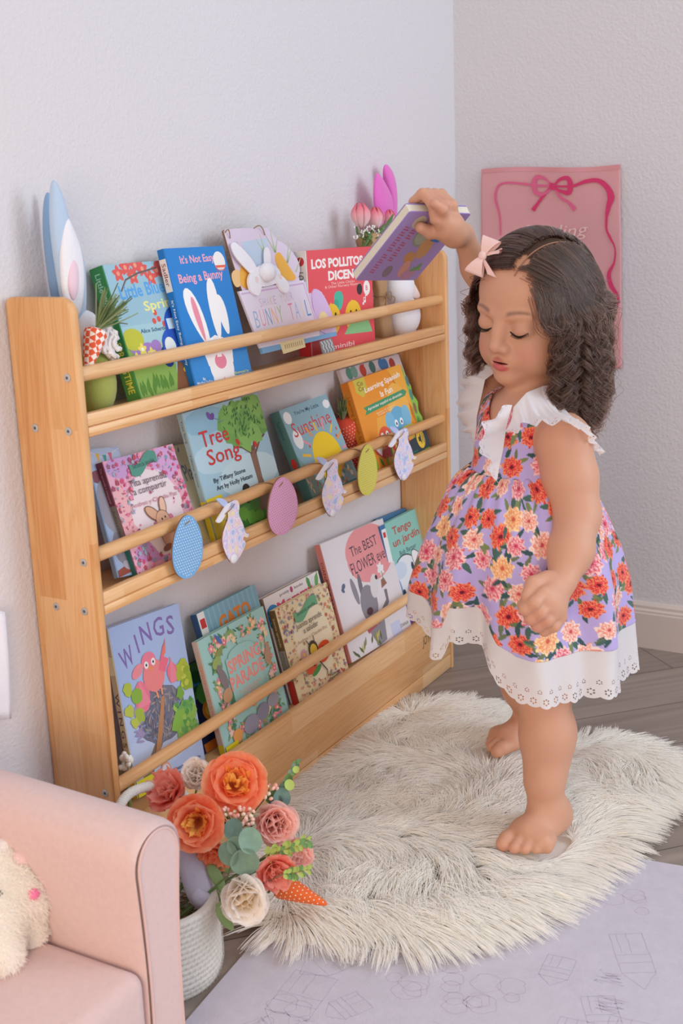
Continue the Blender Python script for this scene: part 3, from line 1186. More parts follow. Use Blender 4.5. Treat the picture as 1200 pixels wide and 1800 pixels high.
def art_flower(A):
    A.rect(0, 0, 1, 1, '#e4dfe2')
    A.ell(.66, .80, .36, .20, '#e99a9c', n=32)
    A.ell(.66, .74, .36, .20, '#e99a9c', n=32)
    A.poly([(.54, .60), (.66, .60), (.56, .50)], '#e99a9c')
    A.text('The BEST', .60, .845, .44, .085, '#4a4048', rot=.04, bold=.0)
    A.text('FLOWER ever!', .64, .71, .62, .10, '#4a4048', rot=.04, bold=.0)
    # grey donkey
    g = '#8f8c94'
    A.ell(.30, .52, .035, .11, g, rot=.15)
    A.ell(.40, .54, .03, .10, '#77747c', rot=-.1)
    A.ell(.46, .37, .13, .15, g, n=20, rot=-.3)
    A.ell(.60, .49, .06, .10, '#dedad8', rot=-.5)
    A.ell(.66, .55, .02, .02, '#3a363c', n=8)
    A.ell(.44, .31, .05, .03, '#5a4048')
    A.poly([(.30, .24), (.64, .28), (.66, .20), (.34, .14)], '#b85560')
    for x, y in ((.38, .2), (.46, .23), (.55, .22), (.5, .19), (.6, .25)):
        A.ell(x, y, .014, .014, '#e6c4c4', n=8)
    A.poly([(.36, .15), (.62, .19), (.58, .02), (.44, .0)], g)
    A.line([(.62, .25), (.74, .32), (.75, .42)], .045, '#7c7980')
    A.poly([(.70, .44), (.80, .46), (.77, .52), (.72, .51)], '#9a6a58')
    A.ell(.76, .60, .05, .05, '#efeeee', wob=.3, k=6)
    A.line([(.76, .50), (.76, .58)], .01, '#6f9a62')
    A.ell(.16, .6, .03, .02, '#5f6f86', rot=.4)
    A.ell(.14, .57, .025, .015, '#5f6f86', rot=-.6)
    rn = random.Random(4)
    for i in range(14):
        A.leaf(rn.uniform(.1, .5), rn.uniform(0, .08), .04, rn.choice(['#8a8f5c', '#c9b85a', '#5f6a48']), rn.uniform(.5, 2.6))
    A.rect(.68, .0, .84, .12, '#ccd2ec')
    A.text('DIANA', .9, .06, .14, .03, '#7c7870')


def art_tengo(A):
    A.rect(0, 0, 1, 1, '#8fccc2')
    A.text('Tengo', .47, .885, .46, .10, '#b8554c', rot=.0, bold=.02)
    A.text('un jardín', .52, .775, .66, .10, '#b8554c', rot=.0, bold=.02)
    A.text('Bob Barner', .50, .67, .42, .045, '#3f5f6c')
    A.ell(.36, .40, .33, .30, '#30404c', n=28)
    A.ell(.36, .40, .315, .285, '#e6eef4', n=28)
    A.ell(.10, .30, .08, .22, '#5a94cc', n=20)
    A.ell(.22, .52, .16, .1, '#cfe0f0')
    A.ell(.70, .50, .22, .10, '#30404c', rot=-.9)
    A.ell(.70, .50, .205, .09, '#eef2f6', rot=-.9)
    A.ell(.52, .50, .035, .05, '#2f4a5c')
    A.ell(.20, .30, .04, .045, '#2f4a5c')
    A.poly([(0, 0), (.3, 0), (.34, .16), (.2, .26), (0, .24)], '#7a4fa8')
    A.ell(.42, .14, .14, .13, '#e88f3c')
    A.ell(.55, .05, .12, .10, '#7fc6c0')
    A.ell(.7, .06, .14, .13, '#e07f38')
    A.ell(.88, .05, .1, .08, '#8f4f84')
    A.ell(.92, .62, .06, .07, '#d8c85a')
    A.rect(0, .80, .10, 1, '#3f78b0')
    A.rect(0, .62, .10, .96, '#f0f2f2')
    A.rect(.02, .88, .08, .93, '#cc3b38')


def art_blueback(A):
    A.rect(0, 0, 1, 1, '#4f7fa8')


BK = {}
BK['truck'] = book('green-spined picture book with a blue pickup truck, titled Little Blue Truck\'s Springtime', (180, 466), (352, 452), -.030, -.085, 1, .024, '#3f9455', '#3a8a4c', art_truck,
     spine_art=both(band(0, .34, '#5a9a48'), spine_text('SPRINGTIME', '#f0e658', .08, .45, .5), spine_text('Little Blue Truck', '#a8d8b8', .5, .95, .4)))
BK['bunny'] = book('blue hardback titled It\'s Not Easy Being a Bunny, leaning on the top tier', (288, 437), (392, 432), -.047, -.094, 1, .012, '#2b83cd', '#1f74bf', art_bunny,
     spine_art=both(band(.70, .93, '#ece2d8'), spine_text('It\'s Not Easy Being a Bunny', '#e8eef4', .18, .64, .45), spine_text('Sadler', '#8a5048', .74, .90, .6)))
BK['pollitos'] = book('small red board book with yellow chicks, titled Los Pollitos Dicen', (538, 441), (651, 433), -.062, -.068, 1, .024, '#ea5b62', '#e6e2de', art_pollitos, pages='#e8e4de', board=True,
     spine_art=both(band(.0, .30, '#d83840'), spine_text('LOS POLLITOS', '#5a4c4c', .42, .80, .45), lambda A: A.ell(.5, .90, .32, .32, '#c83c44')))
BK['koala'] = book('picture book with a big grey koala, leftmost on the middle tier', (150, 790), (208, 785), -.016, -.080, 2, .008, '#a9bfdc', '#8ea8c8', art_koala, board=True)
BK['tita'] = book('pink floral book with a brown toy rabbit, titled Tita aprende a compartir', (180, 812), (303, 780), -.035, -.088, 2, .014, '#eeb4c8', '#7c3f50', art_tita,
     spine_art=both(band(0, .26, '#2f6e68'), band(.26, .62, '#8b8478'), spine_text('Tita aprende a compartir', '#c99aa8', .64, .95, .4), spine_text('Andrea y Claudia', '#5c564c', .32, .58, .4)))
BK['cream'] = book('cream book mostly hidden between the pink floral book and the tree book', (250, 795), (330, 778), -.013, -.086, 2, .008, '#efe3c2', '#d8ccae', art_cream)
BK['tree'] = book('pale blue picture book with a large leafy tree, titled Tree Song', (320, 727), (452, 690), -.043, -.094, 2, .010, '#a6cbdb', '#9ab6bc', art_tree,
     spine_art=both(band(0, .34, '#e0cc2c'), spine_text('Tree Song', '#6a5458', .78, .95, .5), spine_text('Tiffany Stone', '#54666c', .45, .7, .4)))
BK['sunshine'] = book('grey-blue board book with a smiling yellow sun, titled You\'re My Little Sunshine', (490, 722), (573, 692), -.032, -.094, 2, .020, '#8fb6c2', '#547f7c', art_sunshine, pages='#d7d2c4', board=True,
     spine_art=both(spine_text('Sunshine', '#3c5f60', .70, .9, .4), lambda A: A.ell(.5, .44, .3, .5, '#c84038')))
BK['behind'] = book('thin whitish book showing its top edge behind the orange Spanish book', (597, 650), (700, 622), -.012, -.080, 2, .008, '#ddd4d6', '#cfc4c6', art_behind)
BK['spanish'] = book('orange sound book with green tabs, titled Learning Spanish Is Fun', (612, 672), (703, 640), -.044, -.094, 2, .018, '#ef9a35', '#d9822c', art_spanish, board=True,
     spine_art=both(band(.06, .9, '#d58830'), spine_text('Learning Spanish Is Fun', '#a8501c', .3, .85, .5)))
BK['wings'] = book('light blue picture book with a pink bird on a nest, titled Wings', (190, 1105), (313, 1060), -.026, -.074, 3, .010, '#b9c8e2', '#cbb896', art_wings,
     spine_art=both(band(0, .13, '#e0cc2c'), spine_text('W I N G S', '#5a4a48', .30, .62, .7), lambda A: A.ell(.5, .78, 1.4, 1.4, '#e8dcae')))
BK['gato'] = book('blue book titled Gato Gordo behind the mint Spring Parade book', (345, 1080), (447, 1027), -.022, -.080, 3, .012, '#84b3c6', '#31507c', art_gato)
BK['dark'] = book('dark green and navy book squeezed between Wings and Spring Parade', (255, 1210), (352, 1158), -.014, -.060, 3, .008, '#2c2f55', '#2c3050', art_dark)
BK['parade'] = book('mint picture book with a flower and animal wreath, titled Spring Parade', (347, 1128), (462, 1065), -.052, -.094, 3, .011, '#a5d1ca', '#c9b4a8', art_parade,
     spine_art=both(band(0, .10, '#e0cc2c'), spine_text('SPRING PARADE', '#e08c84', .2, .8, .5)))
BK['mommy'] = book('white board book titled Mommy in pink, behind the ladybird book', (462, 1053), (558, 1003), -.030, -.078, 3, .014, '#eeeaea', '#8a6f60', art_mommy, board=True)
BK['juanita'] = book('cream floral book with a ladybird, titled Juanita aprende a saludar', (483, 1073), (573, 1023), -.052, -.094, 3, .013, '#ead9ae', '#6a5234', art_juanita,
     spine_art=both(band(0, .26, '#b8342c'), band(.26, .58, '#8b8478'), spine_text('Juanita aprende', '#cbb07c', .62, .92, .4), spine_text('Andrea y Claudia', '#5c564c', .32, .56, .4)))
BK['flower'] = book('pale book with a grey donkey and pink speech bubble, titled The Best Flower Ever', (562, 957), (672, 911), -.026, -.094, 3, .012, '#e4dfe2', '#c97f78', art_flower,
     spine_art=spine_text('DIANA MURRAY', '#7c3f3c', .45, .85, .45))
BK['blueback'] = book('blue book edge rising behind Tengo un jardin at the end of the bottom tier', (662, 912), (740, 882), -.012, -.060, 3, .007, '#4f7fa8', '#41719a', art_blueback)
BK['tengo'] = book('turquoise book with a big white dog drawing, titled Tengo un jardin', (668, 925), (737, 890), -.034, -.082, 3, .012, '#8fccc2', '#3f78b0', art_tengo)

# scalloped green tab edge and sound button of the Spanish book
sp = BK['spanish']
ww = max(v.co.x for v in bpy.data.objects[sp.children[0].name].data.vertices)
hh = max(v.co.y for v in bpy.data.objects[sp.children[0].name].data.vertices)
pts = [(ww - .012, hh * .99)]
nt_ = 40
for i in range(nt_ + 1):
    t = i / nt_
    pts.append((ww + .006 + .022 * min(1, t * 2.2) + .0035 * math.sin(t * 5 * 2 * PI) * (t > .12), hh * (.985 - .97 * t)))
pts.append((ww - .012, hh * .012))
m = MB().prism(pts, -.0062, -.0020, mat('#8ec254', rough=.4), bev=.0006)
A = Art(m, .03, hh, ox=ww - .006, oy=0, n=-.0020)
A.clip = False
for k, c in enumerate(('#5f7f86', '#4f8f8a', '#8a6f52', '#5f9a52')):
    A.ell(.62, .80 - k * .155, .20, .40, c)
m.build('tab_strip', sp, smooth=False)
m = MB()
A = Art(m, .055, .045, ox=ww - .028, oy=hh * .035, n=.0003)
A.clip = False
A.poly([(0, 0), (1, 0), (1.0, 1), (.1, .9)], '#32424a')
A.ell(.42, .5, .30, .36, '#efc53a', n=24)
A.poly([(.26, .4), (.36, .4), (.46, .24), (.46, .76), (.36, .6), (.26, .6)], '#2c3438')
A.line([(.52, .36), (.57, .5), (.52, .64)], .04, '#2c3438')
A.line([(.60, .28), (.67, .5), (.60, .72)], .04, '#2c3438')
m.build('sound_button', sp, smooth=False)
# ---------------------------------------------------------------- the child
GF = Vector((-.92426, .38176, 0))
GL = Vector((-.38176, -.92426, 0))
GM = Vector((.595, -.507, 0))


def g2w(a, b, z):
    return GM + GF * a + GL * b + Vector((0, 0, z))


def atL(px, py, off):
    """point at lateral offset off (towards the child's left) seen at px, py; returned in the child's own frame"""
    d = ray(px, py)
    t = ((GM - CAM).dot(GL) + off) / d.dot(GL)
    P = CAM + d * t
    q = P - GM
    return np.array((q.dot(GF), q.dot(GL), P.z))


GW = np.array([[GF.x, GL.x, 0], [GF.y, GL.y, 0], [0, 0, 1]])      # child frame -> world
CRn, CUn, CFn = (GW.T @ np.array(v) for v in (CR, CU, CF))          # camera axes in the child frame
# head frame, from the tilt of the face
_l = .72 * CRn - .26 * CUn - .643 * CFn
_u = -.06 * CRn + .87 * CUn - .42 * CFn
_l /= np.linalg.norm(_l)
_u -= _l * (_u @ _l)
_u /= np.linalg.norm(_u)
_f = np.cross(_l, _u)
HB = np.stack([_f, _l, _u], 1)          # head frame -> child frame
HC = atL(938, 527, 0.0)


def H2(*p):
    return HC + HB @ np.array(p, float)


class SDF:
    def __init__(s):
        s.groups = []      # (k_group, [(kind, data, k)])

    def group(s, k):
        s.groups.append((k, []))
        return s

    def cap(s, a, b, ra, rb, k=.01):
        s.groups[-1][1].append(('c', (np.array(a, float), np.array(b, float), ra, rb), k))
        return s

    def chain(s, pts, rs, k=.012):
        for i in range(len(pts) - 1):
            s.cap(pts[i], pts[i + 1], rs[i], rs[i + 1], k)
        return s

    def ell(s, c, r, k=.01, B=None, sub=False):
        s.groups[-1][1].append(('s' if sub else 'e', (np.array(c, float), np.array(r, float), B), k))
        return s

    @staticmethod
    def prim(kind, data, P):
        if kind == 'c':
            a, b, ra, rb = data
            ba = b - a
            t = np.clip(((P - a) @ ba) / (ba @ ba), 0, 1)
            return np.linalg.norm(P - a - t[:, None] * ba, axis=1) - (ra + (rb - ra) * t)
        c, r, B = data
        q = P - c
        if B is not None:
            q = q @ B
        k0 = np.linalg.norm(q / r, axis=1)
        k1 = np.linalg.norm(q / (r * r), axis=1)
        return np.where(k0 < 1e-6, -r.min(), k0 * (k0 - 1) / np.maximum(k1, 1e-9))

    def eval(s, P, active=None):
        D = None
        for gi, (gk, prims) in enumerate(s.groups):
            G = None
            for pi, (kind, data, k) in enumerate(prims):
                if active is not None and (gi, pi) not in active:
                    continue
                d = s.prim(kind, data, P)
                if kind == 's':
                    if G is None:
                        continue
                    d = -d
                    h = np.maximum(k - np.abs(G - d), 0) / k
                    G = np.maximum(G, d) + h * h * k * .25
                elif G is None:
                    G = d
                else:
                    h = np.maximum(k - np.abs(G - d), 0) / k
                    G = np.minimum(G, d) - h * h * k * .25
            if G is None:
                continue
            if D is None:
                D = G
            else:
                h = np.maximum(gk - np.abs(D - G), 0) / gk
                D = np.minimum(D, G) - h * h * gk * .25
        return D if D is not None else np.full(len(P), 1.0)


def surface_nets(sd, lo, hi, h, post=None, margin=.035, nb=20):
    """polygonise the zero set, block by block; returns verts, quads"""
    lo = np.array(lo, float)
    n = np.ceil((np.array(hi) - lo) / h).astype(int) + 1
    nblk = np.ceil(n / nb).astype(int)
    R = nb * h * .87
    plist = [(gi, pi, k, d) for gi, (gk, pr) in enumerate(sd.groups) for pi, (k, d, kk) in enumerate(pr)]
    cs, ids = [], []
    for i in range(nblk[0]):
        for j in range(nblk[1]):
            for k in range(nblk[2]):
                ids.append((i, j, k))
    ids = np.array(ids)
    C = lo + (ids + .5) * nb * h
    PD = np.stack([sd.prim(k, d, C) for (_, _, k, d) in plist], 1)
    near = PD < (R + margin)
    solid = np.array([k != 's' for (_, _, k, d) in plist])
    use = (near & solid).any(1) & ~((PD[:, solid] < -R * 2.2).any(1))
    g = np.arange(nb + 1)
    GX, GY, GZ = np.meshgrid(g, g, g, indexing='ij')
    base = np.stack([GX, GY, GZ], -1).reshape(-1, 3)
    key_l, pos_l, quad_l = [], [], []
    K1, K2 = 4096, 4096 * 4096
    corners = np.array([[a, b, c] for a in (0, 1) for b in (0, 1) for c in (0, 1)])
    edges = [(a, b) for a in range(8) for b in range(a + 1, 8) if np.abs(corners[a] - corners[b]).sum() == 1]
    for bi in np.nonzero(use)[0]:
        act = {(plist[q][0], plist[q][1]) for q in np.nonzero(near[bi])[0]}
        o = ids[bi] * nb
        P = lo + (base + o) * h
        V = sd.eval(P, act)
        if post is not None:
            V = post(P, V)
        V = V.reshape(nb + 1, nb + 1, nb + 1)
        S_ = V < 0
        c8 = np.stack([V[c[0]:nb + c[0], c[1]:nb + c[1], c[2]:nb + c[2]] for c in corners], -1)
        s8 = c8 < 0
        cnt = s8.sum(-1)
        m = (cnt > 0) & (cnt < 8)
        if not m.any():
            continue
        idx = np.argwhere(m)
        v8 = c8[m]
        acc = np.zeros((len(idx), 3))
        num = np.zeros(len(idx))
        for a, b in edges:
            va, vb = v8[:, a], v8[:, b]
            cr = (va < 0) != (vb < 0)
            t = np.where(cr, va / np.where(cr, va - vb, 1), 0)
            pt = corners[a] + t[:, None] * (corners[b] - corners[a])
            acc += np.where(cr[:, None], pt, 0)
            num += cr
        loc = acc / num[:, None]
        gi = idx + o
        key_l.append(gi[:, 0] + gi[:, 1] * K1 + gi[:, 2] * K2)
        pos_l.append(lo + (gi + loc) * h)
        for ax in range(3):
            sl = [slice(0, nb)] * 3
            A_ = S_[0:nb, 0:nb, 0:nb]
            sl2 = [slice(0, nb)] * 3
            sl2[ax] = slice(1, nb + 1)
            B_ = S_[tuple(sl2)]
            e = np.argwhere(A_ != B_)
            if not len(e):
                continue
            flip = A_[tuple(e.T)]
            e = e + o
            u, v = [(1, 2), (2, 0), (0, 1)][ax]
            du = np.zeros(3, int)
            dv = np.zeros(3, int)
            du[u] = 1
            dv[v] = 1
            q = [e, e - du, e - du - dv, e - dv]
            kk = np.stack([x[:, 0] + x[:, 1] * K1 + x[:, 2] * K2 for x in q], 1)
            kk[~flip] = kk[~flip][:, ::-1]
            quad_l.append(kk)
    keys = np.concatenate(key_l)
    pos = np.concatenate(pos_l)
    quads = np.concatenate(quad_l)
    od = np.argsort(keys)
    ks = keys[od]
    ix = np.searchsorted(ks, quads)
    ix = np.clip(ix, 0, len(ks) - 1)
    ok = (ks[ix] == quads).all(1)
    return pos, od[ix[ok]]


def np_mesh(name, V, Q, mats, parent=None, cols=None, uv=None, smooth=True, frame=True):
    """V in the child frame"""
    if frame:
        V = V @ GW.T + np.array(GM)
    me = bpy.data.meshes.new(name)
    me.from_pydata(V.tolist(), [], Q.tolist() if hasattr(Q, 'tolist') else Q)
    for m in mats:
        me.materials.append(m)
    if smooth:
        me.polygons.foreach_set('use_smooth', [True] * len(me.polygons))
    if cols is not None:
        at = me.color_attributes.new('pattern', 'FLOAT_COLOR', 'POINT')
        c = np.ones((len(V), 4))
        c[:, :3] = cols
        at.data.foreach_set('color', c.ravel())
    if uv is not None:
        L_ = me.uv_layers.new(name='UVMap')
        li = np.empty(len(me.loops), int)
        me.loops.foreach_get('vertex_index', li)
        L_.data.foreach_set('uv', uv[li].ravel())
    me.update()
    o = bpy.data.objects.new(name, me)
    COL.objects.link(o)
    if parent is not None:
        o.parent = parent
        o.matrix_parent_inverse = parent.matrix_world.inverted()
    return o


def lin(h):
    return np.array(srgb(h)[:3])


def attr_mat(name, rough=.6, sss=0.0, bump=0.0, bscale=400, spec=.3, sheen=0.0, rad=(.012, .005, .003)):
    m = bpy.data.materials.new(name)
    m.use_nodes = True
    nt = m.node_tree
    b = nt.nodes['Principled BSDF']
    a = nt.nodes.new('ShaderNodeAttribute')
    a.attribute_name = 'pattern'
    nt.links.new(a.outputs['Color'], b.inputs['Base Color'])
    b.inputs['Roughness'].default_value = rough
    b.inputs['Specular IOR Level'].default_value = spec
    if sheen:
        b.inputs['Sheen Weight'].default_value = sheen
    if sss:
        b.inputs['Subsurface Weight'].default_value = sss
        b.inputs['Subsurface Radius'].default_value = rad
        b.inputs['Subsurface Scale'].default_value = 1.0
    if bump:
        tc = nt.nodes.new('ShaderNodeTexCoord')
        n = nt.nodes.new('ShaderNodeTexNoise')
        n.inputs['Scale'].default_value = bscale
        n.inputs['Detail'].default_value = 3
        nt.links.new(tc.outputs['Object'], n.inputs['Vector'])
        bp = nt.nodes.new('ShaderNodeBump')
        bp.inputs['Strength'].default_value = bump
        bp.inputs['Distance'].default_value = .001
        nt.links.new(n.outputs['Fac'], bp.inputs['Height'])
        nt.links.new(bp.outputs['Normal'], b.inputs['Normal'])
    return m


def torso(sd):
    sd.ell((.050, 0, .50), (.078, .078, .10), .03)
    sd.ell((.048, 0, .60), (.066, .070, .10), .03)
    sd.cap((.040, -.056, .660), (.046, .056, .658), .028, .028, .03)
    sd.ell((.045, 0, .42), (.078, .085, .07), .03)
    sd.cap((.038, 0, .66), H2(-.012, 0, -.06), .034, .038, .02)
    return sd


body = SDF()
body.group(.02)
torso(body)
# ---- head
body.group(.018)
body.ell(H2(-.007, 0, .018), (.089, .0800, .081), .02, HB)
body.ell(H2(.018, 0, -.041), (.064, .059, .066), .03, HB)
body.ell(H2(.036, 0, .018), (.044, .056, .046), .015, HB)
for s_ in (1, -1):
    body.ell(H2(.040, s_ * .033, -.064), (.034, .027, .032), .02, HB)
body.cap(H2(.030, -.024, -.080), H2(.030, .024, -.080), .024, .024, .02)
body.ell(H2(.063, 0, -.097), (.020, .022, .017), .018, HB)
for s_ in (1, -1):      # eye hollows, then the closed lids over the eyeballs
    body.ell(H2(.094, s_ * .031, -.016), (.018, .019, .012), .012, HB, sub=True)
    body.ell(H2(.0655, s_ * .0305, -.021), (.0175, .0175, .0150), .004, HB)
    body.cap(H2(.080, s_ * .016, -.001), H2(.070, s_ * .044, -.001), .0040, .0032, .014)
# nose
body.chain([H2(.078, 0, -.006), H2(.086, 0, -.026), H2(.0925, 0, -.046)], [.0075, .0078, .0098], .010)
for s_ in (1, -1):
    body.ell(H2(.0845, s_ * .0105, -.0505), (.0088, .0072, .0068), .006, HB)
    body.ell(H2(.0935, s_ * .0048, -.0585), (.0030, .0026, .0030), .003, HB, sub=True)
# mouth
body.ell(H2(.071, 0, -.070), (.016, .024, .016), .014, HB)
lipU = [H2(.0822 - .010 * (t / .019) ** 2 * 1.1, t, -.0680 + .0016 * math.cos(t * 300) - .001 * abs(t) / .019) for t in np.linspace(-.0190, .0190, 9)]
lipL = [H2(.0815 - .010 * (t / .016) ** 2 * 1.1, t, -.0795 + .004 * (t / .016) ** 2) for t in np.linspace(-.0160, .0160, 7)]
body.chain(lipU, [.0018, .0034, .0042, .0047, .0044, .0047, .0042, .0034, .0018], .002)
body.chain(lipL, [.0024, .0044, .0056, .0060, .0056, .0044, .0024], .002)
body.ell(H2(.087, 0, -.0735), (.012, .0150, .0017), .002, HB, sub=True)
for s_ in (1, -1):      # ears, under the hair
    body.ell(H2(-.012, s_ * .082, -.030), (.014, .008, .022), .006, HB)


# ---- limbs
def A_(px, py, b):
    return atL(px, py, b)


body.group(.016)          # left arm, hanging
LA = [np.array((.046, .066, .650)), A_(990, 775, .092), A_(1002, 840, .104), A_(1014, 905, .122), A_(1003, 968, .142), A_(987, 1022, .158)]
body.chain(LA, [.030, .0365, .0370, .0310, .0295, .0215], .02)


def finger(root, dirs, lens, rs):
    p = np.array(root, float)
    pts = [p]
    for d, L_ in zip(dirs, lens):
        d = np.array(d, float)
        p = p + d / np.linalg.norm(d) * L_
        pts.append(p)
    return pts


# left hand: back of the hand outwards, fingers curled in under it
W_ = LA[-1]
hx = np.array((1, 0, 0.)) * .0      # local axes of the hand
dn = A_(962, 1090, .186) - W_
hl = np.linalg.norm(dn)
dn = dn / hl
outw = np.array((.12, .97, .10))
outw = outw - dn * (outw @ dn)
outw /= np.linalg.norm(outw)
fw = np.cross(outw, dn)
if fw[0] < 0:
    fw = -fw
HBL = np.stack([dn, fw, outw], 1)


def hp(x, y, z):
    return W_ + HBL @ np.array((x, y, z), float)


body.group(.010)
body.ell(hp(.024, .002, 0), (.028, .0235, .0145), .010, HBL)
body.ell(hp(.044, .001, 0), (.020, .0300, .0135), .010, HBL)
body.group(.005)
for i, (y, L_) in enumerate(((.0265, .036), (.0085, .040), (-.0095, .037), (-.0265, .030))):
    body.group(.004)
    y *= .92
    r = .0092 if i < 3 else .0080
    P0 = hp(.046, y, -.001)
    p1 = hp(.046 + L_ * .55, y * 1.05 + .002, -.007)
    p2 = hp(.046 + L_ * .72, y * 1.02, -.022)
    p3 = hp(.046 + L_ * .45, y, -.031)
    body.chain([P0, p1, p2, p3], [r * 1.05, r, r * .93, r * .85], .004)
body.group(.006)
body.chain([hp(.012, .020, -.008), hp(.034, .034, -.016), hp(.055, .033, -.020)], [.012, .0105, .0088], .006)

body.group(.016)          # right arm, raised
RA = [np.array((.040, -.064, .655)), A_(862, 620, -.120), A_(868, 540, -.135), A_(838, 470, -.128), A_(812, 412, -.122)]
body.chain(RA, [.032, .027, .0235, .0215, .0160], .02)
# the book in the right hand, as a rectangle through its seen corners
bTLd = np.linalg.norm(atL(720, 372, -.12) - (np.array(CAM) - np.array(GM)) @ GW)


def on_ray(px, py, dist):
    P = CAM + ray(px, py) * dist - GM
    return np.array((P.dot(GF), P.dot(GL), P.z))


BTL = on_ray(720, 372, bTLd)
BBL = on_ray(633, 493, bTLd + .105)
BTR = on_ray(828, 376, bTLd + .080)
bu = (BTR - BTL)
bw = np.linalg.norm(bu)
bu /= bw
bv = (BBL - BTL)
bh = np.linalg.norm(bv)
bv = bv - bu * (bv @ bu)
bv /= np.linalg.norm(bv)
bn = np.cross(bv, bu)
if bn @ CFn > 0:
    bn = -bn                       # towards the camera


def bp_(x, y, z):
    return BTL + bu * x + bv * y + bn * z


BTH = .016
wr = RA[-1]
body.group(.010)
pc = bp_(bw * .56, .010, .022)
body.chain([wr, wr * .45 + pc * .55 + bn * .004, pc], [.016, .0200, .0190], .010)
body.chain([bp_(bw * .62, .000, .018), bp_(bw * .42, -.002, .016)], [.0150, .0120], .010)
for i, (q, L_) in enumerate(((.64, 1.0), (.53, 1.06), (.42, 1.0), (.33, .8))):
    body.group(.004)
    r = .0082 if i < 3 else .0074
    a0 = bp_(bw * q, -.002, .014)
    a1 = bp_(bw * (q - .07), -.0175, .000)
    a2 = bp_(bw * (q - .11), -.0130, -BTH - .0080)
    a3 = bp_(bw * (q - .15), .008 * L_, -BTH - .0088)
    body.chain([a0, a1, a2, a3], [r * 1.1, r, r * .95, r * .85], .004)
# forefinger stretched out past the edge, as in the photo
body.group(.004)
body.chain([bp_(bw * .46, -.004, .016), bp_(bw * .34, -.022, .012), bp_(bw * .22, -.026, .006)], [.0090, .0080, .0068], .004)
body.group(.006)
body.chain([bp_(bw * .62, .018, .020), bp_(bw * .42, .027, .014), bp_(bw * .27, .024, .0090)], [.0135, .0100, .0084], .006)

FZ = .034                 # height at which the soles press into the fur
body.group(.02)           # left leg
LL = [np.array((.045, .045, .42)), np.array((.070, .072, .33)), A_(955, 1215, .086), A_(960, 1295, .096), A_(957, 1370, .104), A_(957, 1425, .108)]
body.chain(LL, [.062, .050, .0375, .0365, .0275, .0235], .02)
body.cap(LL[3] + np.array((-.010, 0, .01)), LL[3] + np.array((-.006, 0, -.03)), .0300, .026, .03)


def foot(ank, fd, toes_spread, side):
    """ank ankle, fd foot direction (2D), side +1 = left foot"""
    fd = np.array((fd[0], fd[1], 0.0))
    fd /= np.linalg.norm(fd)
    lt = np.cross((0, 0, 1.0), fd)
    o = np.array((ank[0], ank[1], FZ))

    def q(x, y, z):
        return o + fd * x + lt * y + np.array((0, 0, z))
    body.group(.014)
    body.cap(ank, q(-.006, 0, .040), .023, .022, .02)
    body.ell(q(-.016, 0, .021), (.026, .023, .022), .02)
    body.cap(q(.004, 0, .034), q(.055, side * -.004, .020), .027, .020, .02)
    body.cap(q(-.012, side * .004, .017), q(.055, side * .018, .014), .019, .014, .015)
    body.cap(q(.050, side * -.020, .018), q(.058, side * .024, .013), .0165, .0125, .015)
    tt = [(-.026, .026, .0130), (-.0075, .030, .0098), (.0065, .027, .0092), (.0195, .021, .0085), (.031, .012, .0080)]
    for i, (y, L_, r) in enumerate(tt):
        body.group(.005)
        x0 = .062 - .006 * i * .6
        body.chain([q(x0 - .004, side * y * .92, .014), q(x0 + L_ * .62, side * y, .0125), q(x0 + L_, side * y * 1.03, .0085)], [r, r * .95, r * .9], .004)
    return q


footL_q = foot(LL[-1] + np.array((-.012, 0, .004)), (.95, .20), 0, 1)
body.group(.02)           # right leg
RAk = np.array((-.112, -.138, .060))
LR = [np.array((.045, -.045, .42)), np.array((.020, -.075, .33)), np.array((-.030, -.105, .245)), np.array((-.080, -.125, .15)), RAk + np.array((-.004, 0, .012))]
body.chain(LR, [.062, .050, .037, .033, .024], .02)
foot(LR[-1], (1.0, -.22), 0, -1)

V, Q = surface_nets(body, (-.17, -.21, .01), (.32, .22, 1.03), .0019)


def refine(sd, V, it=2):
    e = .0006
    for _ in range(it):
        out = np.empty_like(V)
        for st in range(0, len(V), 60000):
            P = V[st:st + 60000]
            d = sd.eval(P)
            g = np.stack([sd.eval(P + np.eye(3)[i] * e) - d for i in range(3)], 1) / e
            gn = (g * g).sum(1)
            stp = (d / np.maximum(gn, .2))[:, None] * g
            stp = np.clip(stp, -.0015, .0015)
            out[st:st + 60000] = P - stp
        V = out
    return V


V = refine(body, V, 1)
# skin colouring that belongs to the skin: lips, brows, cheeks, nails
hf = (V - HC) @ HB
skin = lin('#d09b7e')
cols = np.tile(skin, (len(V), 1))
rs_ = np.random.RandomState(1)


def tint(mask, c):
    global cols
    mask = np.clip(mask, 0, 1)[:, None]
    cols = cols * (1 - mask) + lin(c) * mask


